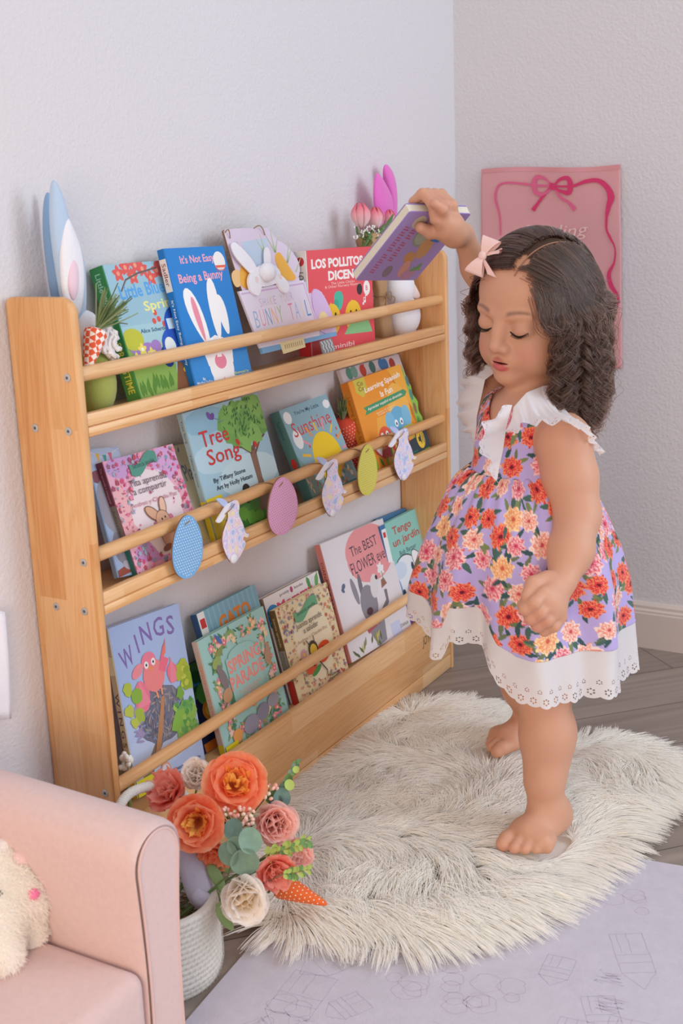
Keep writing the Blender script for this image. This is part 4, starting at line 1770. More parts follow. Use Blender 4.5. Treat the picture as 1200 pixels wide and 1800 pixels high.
inhead = hf[:, 0] > .03
for s_ in (1, -1):
    d = np.sqrt(((hf[:, 1] - s_ * .042) / .026) ** 2 + ((hf[:, 2] + .058) / .022) ** 2)
    tint(np.where(inhead, np.clip(1 - d, 0, 1) * .55, 0), '#cc8072')
    # brow: an arch above the eye
    t = (s_ * hf[:, 1] - .014) / .034
    yb = .0020 + .0050 * np.sin(np.clip(t, 0, 1) * PI * .75) - .002 * t
    dd = np.abs(hf[:, 2] - yb) / (.0040 * (1.1 - .6 * np.clip(t, 0, 1)))
    tint(np.where(inhead & (t > -.05) & (t < 1.05), np.clip(1.25 - dd, 0, 1) * .62 * np.clip((t + .05) * 6, 0, 1) * np.clip((1.05 - t) * 5, 0, 1), 0), '#5b4034')
    # lid shade line by the lashes
    d = np.sqrt(((hf[:, 1] - s_ * .0305) / .018) ** 2 + ((hf[:, 2] + .018) / .011) ** 2)
    tint(np.where(inhead, np.clip(1.1 - d, 0, 1) * .30, 0), '#b98473')
dU = np.min([np.linalg.norm(V - np.array(p), axis=1) for p in [lipU[i] * (1 - f) + lipU[i + 1] * f for i in range(8) for f in (0, .5)]], 0)
dL = np.min([np.linalg.norm(V - np.array(p), axis=1) for p in [lipL[i] * (1 - f) + lipL[i + 1] * f for i in range(6) for f in (0, .5)]], 0)
tint(np.clip((.0070 - dU) / .0014, 0, 1) * .95, '#b85a58')
tint(np.clip((.0082 - dL) / .0014, 0, 1) * .95, '#c96464')
mo = ((hf[:, 1] / .016) ** 2 + ((hf[:, 2] + .0735) / .0020) ** 2) < 1
tint(np.where(inhead & mo & (hf[:, 0] < .0835), .9, 0), '#6e2c2c')
# warmer fingertips, toes, heels, knees
for P0, r_ in ((hp(.085, .0, -.01), .03), (LL[-1] + np.array((.10, .02, -.04)), .04), (LL[-1] + np.array((-.03, 0, -.04)), .03), (bp_(bw * .35, -.02, 0), .03)):
    d = np.linalg.norm(V - P0, axis=1)
    tint(np.clip(1 - d / r_, 0, 1) * .45, '#d08374')
skin_m = attr_mat('skin', rough=.5, sss=.25, bump=.15, bscale=900, spec=.35)
GIRL = np_mesh('person', V, Q, [skin_m], cols=cols)
tag(GIRL, 'small curly-haired girl in a lavender floral dress standing barefoot on the white fur rug', 'person')
bpy.context.view_layer.update()


# ---- eyes: lashes and a sliver of eye under the lowered lids
def on_face(l, u, f0=.13):
    f = f0
    for _ in range(60):
        d = float(body.eval(H2(f, l, u)[None, :])[0])
        f -= max(d * .8, 1e-5)
        if d < 2e-4:
            break
    return f


lash = mat('#2a1c18', rough=.6)
eyew = mat('#4b372f', rough=.25, spec=.5)
for s_ in (1, -1):
    m = MB()
    m2 = MB()
    pts, low = [], []
    for k in range(15):
        t = k / 14
        l = s_ * (.0165 + .0285 * t)
        u = -.0245 - .0055 * math.sin(t * PI) + .0015 * t
        f = on_face(l, u)
        pts.append(H2(f + .0006, l, u))
        u2 = u - .0030 * math.sin(min(1, t * 1.02) * PI)
        low.append(H2(on_face(l, u2) + .0004, l, u2))
    G = lambda p: GM + GF * p[0] + GL * p[1] + Vector((0, 0, p[2]))
    m.tube([G(p) for p in pts], [.0004 + .0010 * math.sin(PI * min(1, .15 + k / 14)) for k in range(15)], lash, n=6)
    for k in range(2, 15):
        t = k / 14
        out = HB @ np.array((.8, s_ * (t - .3) * .9, -.55))
        for j in (0, .5):
            if k == 14 and j:
                continue
            p = pts[k] * (1 - j) + pts[min(k + 1, 14)] * j
            m.tube([G(p), G(p + out * .004), G(p + out * .0068 + HB @ np.array((0, s_ * .001, .0012)))], [.00045, .0003, .00012], lash, n=4)
    m.build('eyelashes', GIRL)
    vs = [G(p) for p in pts] + [G(p) for p in low]
    m2.add(vs, [(i, i + 1, 16 + i, 15 + i) for i in range(14)], eyew)
    m2.build('eye', GIRL)


# ---------------------------------------------------------------- floral cloth, painted on dense meshes
def floral(s, t, seed=3, sp=.042, sx=None):
    """colours for cloth coordinates s, t in metres"""
    rnd = random.Random(seed)
    col = np.tile(lin('#bbaadb'), (len(s), 1))
    nrm = np.random.RandomState(seed)
    s0, s1, t0, t1 = s.min() - sp, s.max() + sp, t.min() - sp, t.max() + sp
    fl = []
    j = 0
    y = t0
    while y < t1:
        x = s0 + (sp * .5 if j % 2 else 0)
        while x < s1:
            fl.append((x + rnd.uniform(-.22, .22) * sp, y + rnd.uniform(-.2, .2) * sp, rnd.random(), rnd.uniform(0, 6.28), rnd.uniform(.8, 1.15)))
            x += sp
        y += sp * .84
        j += 1
    greens = [lin('#4e6b62'), lin('#6f7a58'), lin('#3f5a5a'), lin('#7d8a5c')]
    order = np.argsort(s)
    ss = s[order]

    def region(cx, cy, R):
        a, b = np.searchsorted(ss, (cx - R, cx + R))
        ii = order[a:b]
        return ii[np.abs(t[ii] - cy) < R]
    for (cx, cy, kind, ph, sc) in fl:
        R = sp * .415 * sc
        ii = region(cx, cy, R * 2.3)
        if not len(ii):
            continue
        dx, dy = s[ii] - cx, t[ii] - cy
        for k in range(rnd.choice((3, 4, 5))):
            a = ph + rnd.choice((0, .5, 1.0, PI, PI + .5, PI + 1)) + rnd.uniform(-.25, .25)
            L_ = R * rnd.uniform(.42, .62)
            d0 = R * rnd.uniform(1.05, 1.3)
            ca, sa = math.cos(a), math.sin(a)
            px_, py_ = dx - ca * d0 * 1.1, dy - sa * d0 * 1.1
            a2 = a + rnd.uniform(-.7, .7)
            c2, s2 = math.cos(a2), math.sin(a2)
            u_, v_ = px_ * c2 + py_ * s2, -px_ * s2 + py_ * c2
            col[ii[((u_ / L_) ** 2 + (v_ / (L_ * .36 * (1 - .4 * u_ / L_))) ** 2) < 1]] = greens[rnd.randrange(4)]
        r = np.hypot(dx, dy * 1.08)
        th = np.arctan2(dy, dx) + ph
        lob = 1 + .10 * np.cos(8 * th) + .06 * np.cos(13 * th + 1)
        ins = r < R * lob
        if kind < .40:
            c_in, c_mid, c_out, ray_c = '#6e2430', '#d63a40', '#ea5c50', '#f2946a'
            nr = 16
        elif kind < .74:
            c_in, c_mid, c_out, ray_c = '#c9405c', '#e0667a', '#ef97a0', '#f7cdc4'
            nr = 9
        elif kind < .93:
            c_in, c_mid, c_out, ray_c = '#c8505c', '#ec9480', '#f3b49c', '#f6dcd0'
            nr = 10
        else:
            c_in, c_mid, c_out, ray_c = '#d0604c', '#ee9a6a', '#f2b27c', '#f8d8a8'
            nr = 11
        q = np.clip(r / (R * lob), 0, 1)
        w_ = (.5 + .5 * np.cos(nr * th + 5.5 * q + 1.3 * np.sin(3 * th + ph * 3)))
        ring = (.5 + .5 * np.cos(q * 15 + 2 * np.cos(nr * th)))
        base = np.where((q < .18)[:, None], lin(c_in), np.where((w_ > .62)[:, None], lin(c_out), lin(c_mid)))
        base = np.where(((ring > .78) & (q > .35))[:, None], lin(ray_c), base)
        base = np.where(((q > .84) & (w_ > .4))[:, None], lin(ray_c), base)
        col[ii[ins]] = base[ins]
    return col


cloth_m = attr_mat('floral_cotton', rough=.85, bump=.35, bscale=1500, spec=.12, sheen=.15)


def lace_mat(name):
    m = bpy.data.materials.new(name)
    m.use_nodes = True
    nt = m.node_tree
    L = nt.links.new
    b = nt.nodes['Principled BSDF']
    b.inputs['Base Color'].default_value = srgb('#f8f5f4')
    b.inputs['Roughness'].default_value = .85
    b.inputs['Specular IOR Level'].default_value = .1
    tl = nt.nodes.new('ShaderNodeBsdfTranslucent')
    tl.inputs['Color'].default_value = srgb('#f4efee')
    mix = nt.nodes.new('ShaderNodeMixShader')
    mix.inputs[0].default_value = .35
    L(b.outputs[0], mix.inputs[1])
    L(tl.outputs[0], mix.inputs[2])
    tr = nt.nodes.new('ShaderNodeBsdfTransparent')
    mix2 = nt.nodes.new('ShaderNodeMixShader')
    uv = nt.nodes.new('ShaderNodeUVMap')
    uv.uv_map = 'UVMap'
    sep = nt.nodes.new('ShaderNodeSeparateXYZ')
    L(uv.outputs[0], sep.inputs[0])

    def M(op, *a):
        n = nt.nodes.new('ShaderNodeMath')
        n.operation = op
        for i, x in enumerate(a):
            if isinstance(x, (int, float)):
                n.inputs[i].default_value = x
            else:
                L(x, n.inputs[i])
        return n.outputs[0]

    def rosette(P, v0, R0, hr, off):
        x = M('MULTIPLY', M('SUBTRACT', M('FRACT', M('ADD', M('DIVIDE', sep.outputs[0], P), off)), .5), P)
        y = M('SUBTRACT', sep.outputs[1], v0)
        r = M('SQRT', M('ADD', M('MULTIPLY', x, x), M('MULTIPLY', y, y)))
        a = M('ARCTAN2', y, x)
        am = M('SUBTRACT', M('MULTIPLY', M('FRACT', M('ADD', M('DIVIDE', a, 2 * PI / 6), 10)), 2 * PI / 6), PI / 6)
        d2 = M('SUBTRACT', M('ADD', M('MULTIPLY', r, r), R0 * R0), M('MULTIPLY', M('MULTIPLY', r, 2 * R0), M('COSINE', am)))
        return M('LESS_THAN', d2, hr * hr)
    h = M('MAXIMUM', rosette(.0165, .0085, .0034, .00115, 0.0), rosette(.0165, .0200, .0024, .0008, .5))
    L(h, mix2.inputs[0])
    L(mix.outputs[0], mix2.inputs[1])
    L(tr.outputs[0], mix2.inputs[2])
    L(mix2.outputs[0], nt.nodes['Material Output'].inputs['Surface'])
    tc = nt.nodes.new('ShaderNodeTexCoord')
    n = nt.nodes.new('ShaderNodeTexNoise')
    n.inputs['Scale'].default_value = 500
    L(tc.outputs['Object'], n.inputs['Vector'])
    bp = nt.nodes.new('ShaderNodeBump')
    bp.inputs['Strength'].default_value = .4
    bp.inputs['Distance'].default_value = .001
    L(n.outputs['Fac'], bp.inputs['Height'])
    L(bp.outputs['Normal'], b.inputs['Normal'])
    return m


LACE = lace_mat('eyelet_lace')
ER = np.array((-.681, .732))
EN = np.array((.732, .681))
SC = np.array((.052, -.004))


def interp_c(xs, ys, x):
    return np.interp(x, xs, ys)


PSI = [0, 30, 60, 90, 130, 160, 180, 205, 216, 224, 229, 233, 244, 254, 260, 270, 285, 321, 349, 360]
HEM = [.336, .345, .36, .38, .40, .41, .407, .394, .372, .362, .366, .398, .397, .376, .352, .337, .332, .330, .334, .336]
LEN = [.078, .075, .07, .06, .05, .045, .045, .045, .046, .046, .048, .050, .055, .055, .058, .064, .066, .070, .076, .078]


def skirt_point(psi, t):
    """psi degrees array, t 0 at the waist .. 1 at the purple hem, beyond 1 on the lace (metres below = extra)"""
    hem = interp_c(PSI, HEM, psi % 360)
    ln = interp_c(PSI, LEN, psi % 360)
    near = -np.sin(np.radians(psi))
    wz = .584 - .004 * near
    tt = np.minimum(t, 1)
    ex = np.maximum(t - 1, 0)
    z = wz + (hem - wz) * tt - ex * ln
    r = np.interp(-z, [-.586, -.576, -.565, -.55, -.51, -.457, -.407, -.33, -.25], [.070, .083, .097, .107, .126, .147, .159, .164, .170])
    p = np.radians(psi)
    g = np.clip(tt, 0, 1)
    r = r + .0040 * np.sin(p * 31 + 1.0 * np.sin(p * 3)) * np.exp(-g * 3.2)
    r = r + (.0118 * np.sin(p * 9 + 1.6 + .8 * np.sin(2 * p)) + .0035 * np.sin(p * 17 + .5)) * g ** 1.2 + .0035 * np.sin(p * 23) * ex
    r = r - .020 * np.exp(-((psi % 360 - 296) / 15) ** 2) * np.exp(-((z - .40) / .06) ** 2)
    # the deep fold at the front left and the tongue beside it
    dv = np.exp(-((psi % 360 - 243) / 9.5) ** 2)
    r = r - .030 * dv * g ** 2.0
    tg = np.exp(-((psi % 360 - 223) / 6.0) ** 2)
    r = r + .014 * tg * g ** 2.5
    r = r + .006 * np.exp(-((psi % 360 - 262) / 7) ** 2) * g ** 2
    c = SC[None, :] * np.ones((len(psi), 1))
    a = c[:, 0] + r * (np.cos(p) * ER[0] - np.sin(p) * EN[0])
    b = c[:, 1] + r * (np.cos(p) * ER[1] - np.sin(p) * EN[1])
    return np.stack([a, b, z], 1)


def grid_faces(nj, ni, closed):
    i = np.arange(ni if closed else ni - 1)
    j = np.arange(nj - 1)
    J, I = np.meshgrid(j, i, indexing='ij')
    I2 = (I + 1) % ni
    return np.stack([J * ni + I, J * ni + I2, (J + 1) * ni + I2, (J + 1) * ni + I], -1).reshape(-1, 4)


ni, nj = 780, 170
psi = np.tile(np.linspace(0, 360, ni, endpoint=False), nj)
tv = np.repeat(np.linspace(0, 1, nj), ni)
Vs = skirt_point(psi, tv)
cs = floral(np.radians(psi) * .150, Vs[:, 2])
DRESS = np_mesh('dress', Vs, grid_faces(nj, ni, True), [cloth_m], GIRL, cols=cs)
m_ = DRESS.modifiers.new('thickness', 'SOLIDIFY')
m_.thickness = .0009
m_.offset = -1
ni, nj = 1200, 22
psi = np.tile(np.linspace(0, 360, ni, endpoint=False), nj)
ex = np.repeat(np.linspace(-.02, 1, nj), ni)
arc = np.radians(psi) * .165
scal = 1 + .055 * np.abs(np.sin(arc * PI / .0165)) ** .7 * np.clip(ex, 0, 1)
Vl = skirt_point(psi, 1 + ex * scal)
uv = np.stack([arc, (1 - ex) * .062], 1)
LH = np_mesh('lace_hem', Vl, grid_faces(nj, ni, True), [LACE], DRESS, uv=uv)

# bodice: follows the trunk
tsd = SDF()
tsd.group(.02)
torso(tsd)


def bod(P, D):
    a, b, z = P[:, 0], P[:, 1], P[:, 2]
    off = .0060 + .006 * np.clip((.60 - z) / .03, 0, 1)
    d = D - off
    shell = np.maximum(d, -(D - .0030))
    front = a > .02
    zn = np.where(front, .652 + .95 * np.abs(b + .004), .668 + .2 * np.abs(b))
    clip = np.maximum(z - zn, .572 - z)
    clip = np.where(np.abs(b) < .016, clip, np.maximum(clip, np.minimum(np.abs(b) - .061, z - .615)))
    return np.maximum(shell, clip)


Vb, Qb = surface_nets(tsd, (-.08, -.12, .55), (.17, .12, .74), .0016, post=bod, margin=.05)
ang = np.arctan2((Vb[:, 0] - .045) * EN[0] + Vb[:, 1] * EN[1], (Vb[:, 0] - .045) * ER[0] + Vb[:, 1] * ER[1])
cb = floral(ang * .078, Vb[:, 2], seed=8)
BOD = np_mesh('bodice', Vb, Qb, [cloth_m], DRESS, cols=cb)


def ruffle(att, free, name, waves=9, amp=.006, seed=1):
    """strip between two polylines (child frame) with ripples and a scalloped free edge"""
    def res(P, n):
        P = np.array(P)
        d = np.r_[0, np.cumsum(np.linalg.norm(np.diff(P, axis=0), axis=1))]
        # smooth resample
        x = np.linspace(0, d[-1], n)
        Q_ = np.stack([np.interp(x, d, P[:, k]) for k in range(3)], 1)
        for _ in range(max(2, n // 24)):
            Q_[1:-1] = (Q_[:-2] + 2 * Q_[1:-1] + Q_[2:]) / 4
        return Q_, d[-1]
    n, nj = 260, 20
    A_1, _ = res(att, n)
    F_1, Lf = res(free, n)
    u = np.linspace(0, 1, n)
    tan = np.gradient(F_1, axis=0)
    tan /= np.linalg.norm(tan, axis=1)[:, None]
    ac = F_1 - A_1
    wd = np.linalg.norm(ac, axis=1)
    nn = np.cross(tan, ac)
    nn /= np.maximum(np.linalg.norm(nn, axis=1), 1e-6)[:, None]
    rows, uvs = [], []
    for j in range(nj):
        v = j / (nj - 1)
        bulge = .35 * np.sin(v * PI) * wd[:, None] * .3
        rip = amp * v ** 1.3 * np.sin(u * waves * 2 * PI + seed) + amp * .5 * v * np.sin(u * waves * 3.4 * PI + 2 * seed)
        sc_ = 1 + .045 * np.abs(np.sin(u * Lf * PI / .0165)) * (v > .8) * (v - .8) / .2
        rows.append(A_1 + ac * v * sc_[:, None] + nn * (rip[:, None] + bulge * SGN[name]))
        uvs.append(np.stack([u * Lf, (1 - v) * wd], 1))
    P = np.concatenate(rows)
    return np_mesh('ruffle', P, grid_faces(nj, n, False), [LACE], DRESS, uv=np.concatenate(uvs))


SGN = {'l': 1, 'lt': 1, 'r': 1}
att = [A_(896, 752, .060), A_(902, 716, .060), A_(925, 690, .055), A_(955, 678, .048), A_(985, 676, .050), A_(1015, 690, .058), A_(1038, 730, .060)]
free = [A_(868, 755, .090), A_(893, 760, .105), A_(925, 743, .128), A_(965, 742, .148), A_(1005, 735, .158), A_(1033, 757, .150), A_(1058, 800, .120)]
ruffle(att, free, 'l', 9, .0050)
att = [A_(900, 712, .060), A_(890, 748, .060), A_(884, 790, .058), A_(876, 826, .060), A_(873, 846, .062)]
free = [A_(884, 716, .072), A_(850, 750, .080), A_(843, 780, .082), A_(858, 815, .076), A_(871, 850, .066)]
ruffle(att, free, 'lt', 3.5, .0045, 2)
att = [A_(835, 770, -.050), A_(838, 730, -.050), A_(845, 700, -.050), A_(852, 668, -.045), A_(875, 650, -.04)]
free = [A_(828, 772, -.075), A_(812, 745, -.11), A_(806, 712, -.125), A_(812, 675, -.125), A_(840, 640, -.12)]
ruffle(att, free, 'r', 5, .0045, 3)

# ---------------------------------------------------------------- hair
RS = np.random.RandomState(7)
rad = np.array((.089, .0800, .081))
hc0 = np.array((-.007, 0, .018))
wdown = HB.T @ np.array((0, 0, -1.0))


def part_l(f):
    return .016 + .30 * (.075 - min(.075, max(f, -.02)))


def allowed(nd):
    f, l, u = nd
    az = math.degrees(abs(math.atan2(l, f)))
    lo_ = np.interp(az, [0, 22, 38, 50, 62, 80, 100, 180], [.64, .56, .30, -.10, -.45, -.60, -.75, -.75])
    return u > lo_


def make_lock(nd, n=46, front=False):
    p = hc0 + nd * rad
    side = 1 if p[1] > part_l(p[0]) else -1
    layer = RS.uniform(0, 1)
    top = max(0, nd[2])
    off0 = .003 + .010 * layer
    pts = []
    step = .0068
    uend = {1: RS.uniform(-.205, -.135), -1: RS.uniform(-.150, -.105)}[side]
    if nd[0] < -.45:
        uend = RS.uniform(-.20, -.14)
    az = None
    P = p.copy()
    for i in range(200):
        q = (P - hc0) / rad
        kn_ = np.linalg.norm(q)
        nrm = q / rad
        nrm /= np.linalg.norm(nrm)
        if P[2] > -.012 and i < 60:
            w = np.array((-.42, side * (.95 * max(0, q[2]) + .12), -.9))
            if P[0] < -.02:
                w[0] -= 1.2 * min(1, (-.02 - P[0]) / .03)
            # keep clear of the face
            if P[0] > .03 and abs(P[1]) < .09:
                w[0] -= .2 + .5 * max(0, 1 - P[2] / .09)
                w[1] += side * (.15 if front else .6)
                if front:
                    w[0] = .05
            t = w - nrm * (w @ nrm)
            t /= np.linalg.norm(t)
            P = P + t * step
            q = (P - hc0) / rad
            tgt = 1 + (off0 * .7 + .003 * min(1, i / 10) + .022 * min(1, max(0, .05 - P[2]) / .06)) / .088
            P = hc0 + q / np.linalg.norm(q) * rad * tgt
        else:
            if az is None:
                az = math.atan2(P[1] - 0, P[0] - hc0[0])
                z0 = P[2]
                r0 = math.hypot(P[1], P[0] - hc0[0])
                lim = math.radians(40 if side > 0 else 60)
                if abs(az) < lim:
                    az = math.copysign(lim + RS.uniform(0, .3), side)
                if front:
                    az = math.radians(RS.uniform(50, 66))
                rt = .078 + .014 * layer + .022 * min(1, abs(az) / 1.8)
                if side < 0:
                    rt = .084 + .026 * layer
                if abs(az) > 1.9:
                    rt = .092 + .018 * layer
                cnt = 0
                pstart = P.copy()
            cnt += 1
            s_ = cnt * step
            zz = z0 - s_ * .93
            f_ = min(1, s_ / .05)
            ease = f_ * f_ * (3 - 2 * f_)
            rr = r0 + (rt - r0) * ease - .012 * max(0, (s_ - .12) / .06)
            base = np.array((hc0[0] + rr * math.cos(az) * .98, rr * math.sin(az), zz))
            # gravity: lean the fall towards world down
            g = wdown * s_ * .85 + np.array((0, 0, -1.0)) * s_ * .15
            fall = pstart + g + (base - np.array((pstart[0], pstart[1], zz))) * 1.0
            P = fall
            if fall[2] < uend or s_ > .24:
                break
        pts.append(P.copy())
    return np.array(pts), side, layer


strands, radii = [], []
nl = 0
tries = 0
locks = []
while nl < 775 and tries < 40000:
    tries += 1
    v = RS.normal(size=3)
    v /= np.linalg.norm(v)
    if nl < 230:      # a row of roots along both sides of the parting
        f_ = RS.uniform(-.075, .075)
        l_ = part_l(f_) + RS.choice((-1, 1)) * RS.uniform(.0008, .007)
        q_ = 1 - ((f_ + .007) / .089) ** 2 - (l_ / .0800) ** 2
        if q_ <= 0:
            continue
        v = np.array(((f_ + .007) / .089, l_ / .0800, math.sqrt(q_)))
    front = nl >= 700
    if front:       # locks that fall over her left temple and cheek
        a_ = math.radians(RS.uniform(34, 60))
        u0_ = RS.uniform(.05, .55)
        v = np.array((math.cos(a_) * math.sqrt(1 - u0_ ** 2), math.sin(a_) * math.sqrt(1 - u0_ ** 2), u0_))
        if not allowed(v + np.array((0, 0, .08))):
            continue
    elif not allowed(v):
        continue
    pts, side, layer = make_lock(v, front=front)
    if len(pts) < 6:
        continue
    nl += 1
    locks.append((pts, side, layer))


def helix(pts, turns_scale, amp0, ph, j, curl_from, hand):
    d = np.r_[0, np.cumsum(np.linalg.norm(np.diff(pts, axis=0), axis=1))]
    n = max(14, int(d[-1] / .0042))
    x = np.linspace(0, d[-1], n)
    P = np.stack([np.interp(x, d, pts[:, k]) for k in range(3)], 1)
    for _ in range(3):
        P[1:-1] = (P[:-2] + 2 * P[1:-1] + P[2:]) / 4
    T_ = np.gradient(P, axis=0)
    T_ /= np.maximum(np.linalg.norm(T_, axis=1), 1e-9)[:, None]
    e1 = np.cross(T_, np.array((.3, .1, 1.0)))
    e1 /= np.maximum(np.linalg.norm(e1, axis=1), 1e-6)[:, None]
    e2 = np.cross(T_, e1)
    q = np.clip((P[:, 2] * -1 + curl_from) / .10, 0, 1)
    q = q * np.clip(x / .03, 0, 1)
    a = amp0 * (q ** .8)
    phase = hand * x * 2 * PI / turns_scale + ph
    return P + e1 * (a * np.cos(phase))[:, None] + e2 * (a * np.sin(phase))[:, None], q, e1, e2


for (pts, side, layer) in locks:
    pitch = RS.uniform(.026, .046)
    amp = RS.uniform(.006, .0125)
    ph = RS.uniform(0, 6.28)
    hand = RS.choice((-1, 1))
    cf = RS.uniform(-.02, .06)
    for j in range(15):
        P, q, e1, e2 = helix(pts, pitch * RS.uniform(.96, 1.04), amp * RS.uniform(.75, 1.25), ph + RS.normal() * .14, j, cf, hand)
        o1, o2 = RS.normal(size=2) * .0013
        spread = (1.0 + 3.6 * (1 - q) ** 1.5)[:, None]
        P = P + (e1 * o1 + e2 * o2) * spread
        up_ = P[:, 2] > -.004
        qq = (P - hc0) / rad
        kk = np.linalg.norm(qq, axis=1)
        mx = 1.025 + .07 * layer + .2 * np.clip((.05 - P[:, 2]) / .06, 0, 1)
        fx = np.clip(kk, 1.02, mx)
        P = np.where((up_ & (kk < 1.5))[:, None], hc0 + qq / kk[:, None] * fx[:, None] * rad, P)
        if RS.rand() < .07:
            P = P + (e1 * RS.normal() * .006 + e2 * RS.normal() * .006) * (q[:, None] ** 1.5)
        cut = int(len(P) * RS.uniform(.86, 1.0))
        strands.append(P[:max(6, cut)])
# short wisps along the hairline
for _ in range(260):
    l = RS.uniform(-.062, .066)
    q = np.array((0.0, l, 0))
    uu = .62 * .088 + .02 + RS.uniform(-.004, .006)
    nd = np.array((math.sqrt(max(.02, 1 - (l / .0800) ** 2 - .55 ** 2)), l / .0800, .55 + RS.uniform(-.05, .06)))
    nd /= np.linalg.norm(nd)
    p = hc0 + nd * rad * 1.02
    side = 1 if l > .018 else -1
    n = 12
    P = []
    for i in range(n):
        t_ = i / (n - 1) * RS.uniform(.8, 1)
        P.append(p + np.array((-.010 * t_, side * .030 * t_, .006 * math.sin(t_ * PI) - .004 * t_)))
    P = np.array(P)
    q = (P - hc0) / rad
    P = hc0 + q / np.linalg.norm(q, axis=1)[:, None] * rad * (1.03 + .04 * np.linspace(0, 1, n))[:, None]
    strands.append(P)

hair_m = bpy.data.materials.new('dark_brown_hair')
hair_m.use_nodes = True
nt = hair_m.node_tree
for nd_ in list(nt.nodes):
    if nd_.type == 'BSDF_PRINCIPLED':
        nt.nodes.remove(nd_)
hb_ = nt.nodes.new('ShaderNodeBsdfHairPrincipled')
hb_.parametrization = 'COLOR'
hb_.inputs['Roughness'].default_value = .35
hb_.inputs['Radial Roughness'].default_value = .5
info = nt.nodes.new('ShaderNodeHairInfo')
cr_ = nt.nodes.new('ShaderNodeValToRGB')
cr_.color_ramp.elements[0].color = srgb('#20140f')
cr_.color_ramp.elements[1].color = srgb('#4f3529')
nt.links.new(info.outputs['Random'], cr_.inputs[0])
nt.links.new(cr_.outputs[0], hb_.inputs['Color'])
nt.links.new(hb_.outputs[0], nt.nodes['Material Output'].inputs['Surface'])


def hair_curves(name, S_list, r0, r1, m, parent, world=True, taper=1.0):
    hcv = bpy.data.hair_curves.new(name)
    sizes = [len(s) for s in S_list]
    hcv.add_curves(sizes)
    P = np.concatenate(S_list)
    hcv.attributes['position'].data.foreach_set('vector', P.astype(np.float32).ravel())
    if 'radius' not in hcv.attributes:
        hcv.attributes.new('radius', 'FLOAT', 'POINT')
    rr = np.concatenate([r0 + (r1 - r0) * np.linspace(0, 1, n) ** taper for n in sizes])
    hcv.attributes['radius'].data.foreach_set('value', rr.astype(np.float32))
    hcv.materials.append(m)
    o = bpy.data.objects.new(name, hcv)
    COL.objects.link(o)
    if parent is not None:
        o.parent = parent
        o.matrix_parent_inverse = parent.matrix_world.inverted()
    return o


def head_to_world(P):
    return (HC + P @ HB.T) @ GW.T + np.array(GM)


# lay every strand on the outside of the head
hsd = SDF()
hsd.groups = [body.groups[1]]
sz = np.cumsum([0] + [len(q) for q in strands])
allp = np.concatenate(strands) @ HB.T + HC
near_ = np.nonzero((hsd.eval(allp) < .004))[0]
for _ in range(2):
    P_ = allp[near_]
    d_ = hsd.eval(P_)
    g_ = np.stack([hsd.eval(P_ + np.eye(3)[i] * .0008) - d_ for i in range(3)], 1)
    g_ /= np.maximum(np.linalg.norm(g_, axis=1), 1e-9)[:, None]
    want = .0022 + .0035 * ((near_ * 7919) % 101) / 101
    allp[near_] = P_ + g_ * np.maximum(want - d_, 0)[:, None] * .9
allp = (allp - HC) @ HB
strands = [allp[sz[i]:sz[i + 1]] for i in range(len(strands))]
for q in strands:       # even out the pushed stretches
    for _ in range(2):
        q[1:-1] = (q[:-2] + 2 * q[1:-1] + q[2:]) / 4
HAIR = hair_curves('hair', [head_to_world(s) for s in strands], .00042, .00022, hair_m, GIRL)
# the dark mass under the strands
cap = SDF()
cap.group(.02)
cap.ell((0, 0, 0), (1, 1, 1))
mcap = MB()
capm = mat('#4a372d', rough=.8, spec=.2)
Pg = []
nu_, nv_ = 72, 40
vs, vid, fs = [], {}, []
for j in range(nv_ + 1):
    for i in range(nu_):
        th, ph = PI * j / nv_, 2 * PI * i / nu_
        nd = np.array((math.sin(th) * math.cos(ph), math.sin(th) * math.sin(ph), math.cos(th)))
        vid[(i, j)] = len(vs)
        p = hc0 + nd * rad * 1.022
        vs.append(GM + GF * (H2(*p)[0]) + GL * (H2(*p)[1]) + Vector((0, 0, H2(*p)[2])))
        vid[('ok', i, j)] = allowed(nd - np.array((0, 0, .16 if nd[0] > -.1 else 0)))
for j in range(nv_):
    for i in range(nu_):
        c4 = [(i, j), ((i + 1) % nu_, j), ((i + 1) % nu_, j + 1), (i, j + 1)]
        if all(vid[('ok',) + c] for c in c4):
            fs.append([vid[c] for c in c4])
mcap.add(vs, fs, capm)
mcap.build('scalp', HAIR)

pm_ = MB()
pth = []
for k in range(16):
    f_ = .070 - .085 * k / 15
    l_ = part_l(f_)
    q_ = np.array(((f_ + .007) / .089, l_ / .0800, 0))
    q_[2] = math.sqrt(1 - q_[0] ** 2 - q_[1] ** 2)
    h_ = H2(*(hc0 + q_ * rad * 1.026))
    pth.append(GM + GF * h_[0] + GL * h_[1] + Vector((0, 0, h_[2])))
pm_.tube(pth, .0011, mat('#a5775f', rough=.6), n=6)
pm_.build('parting', HAIR)

# ---- hair bow
bowm = mat('#eec6bc', rough=.7, sheen=.3, bump=.2, bscale=600)
bc = H2(.052, -.064, .058)
bo = H2(.062, -.050, .060) + CRn * .014 - CUn * .002 + HB @ np.array((.60, -.60, .52)) * .013


def bowpt(x, y, z):
    """x along the bow, y up, z outwards"""
    ax = CUn * .85 + CRn * .45
    ax /= np.linalg.norm(ax)
    ox = -CFn * .8 - CRn * .4
    ox -= ax * (ox @ ax)
    ox /= np.linalg.norm(ox)
    up = np.cross(ox, ax)
    q = bo + CRn * .018 + CUn * .002 + ox * .010 - CRn * .013 + (ax * x + up * y + ox * z) * .88 + ox * .004
    return GM + GF * q[0] + GL * q[1] + Vector((0, 0, q[2]))


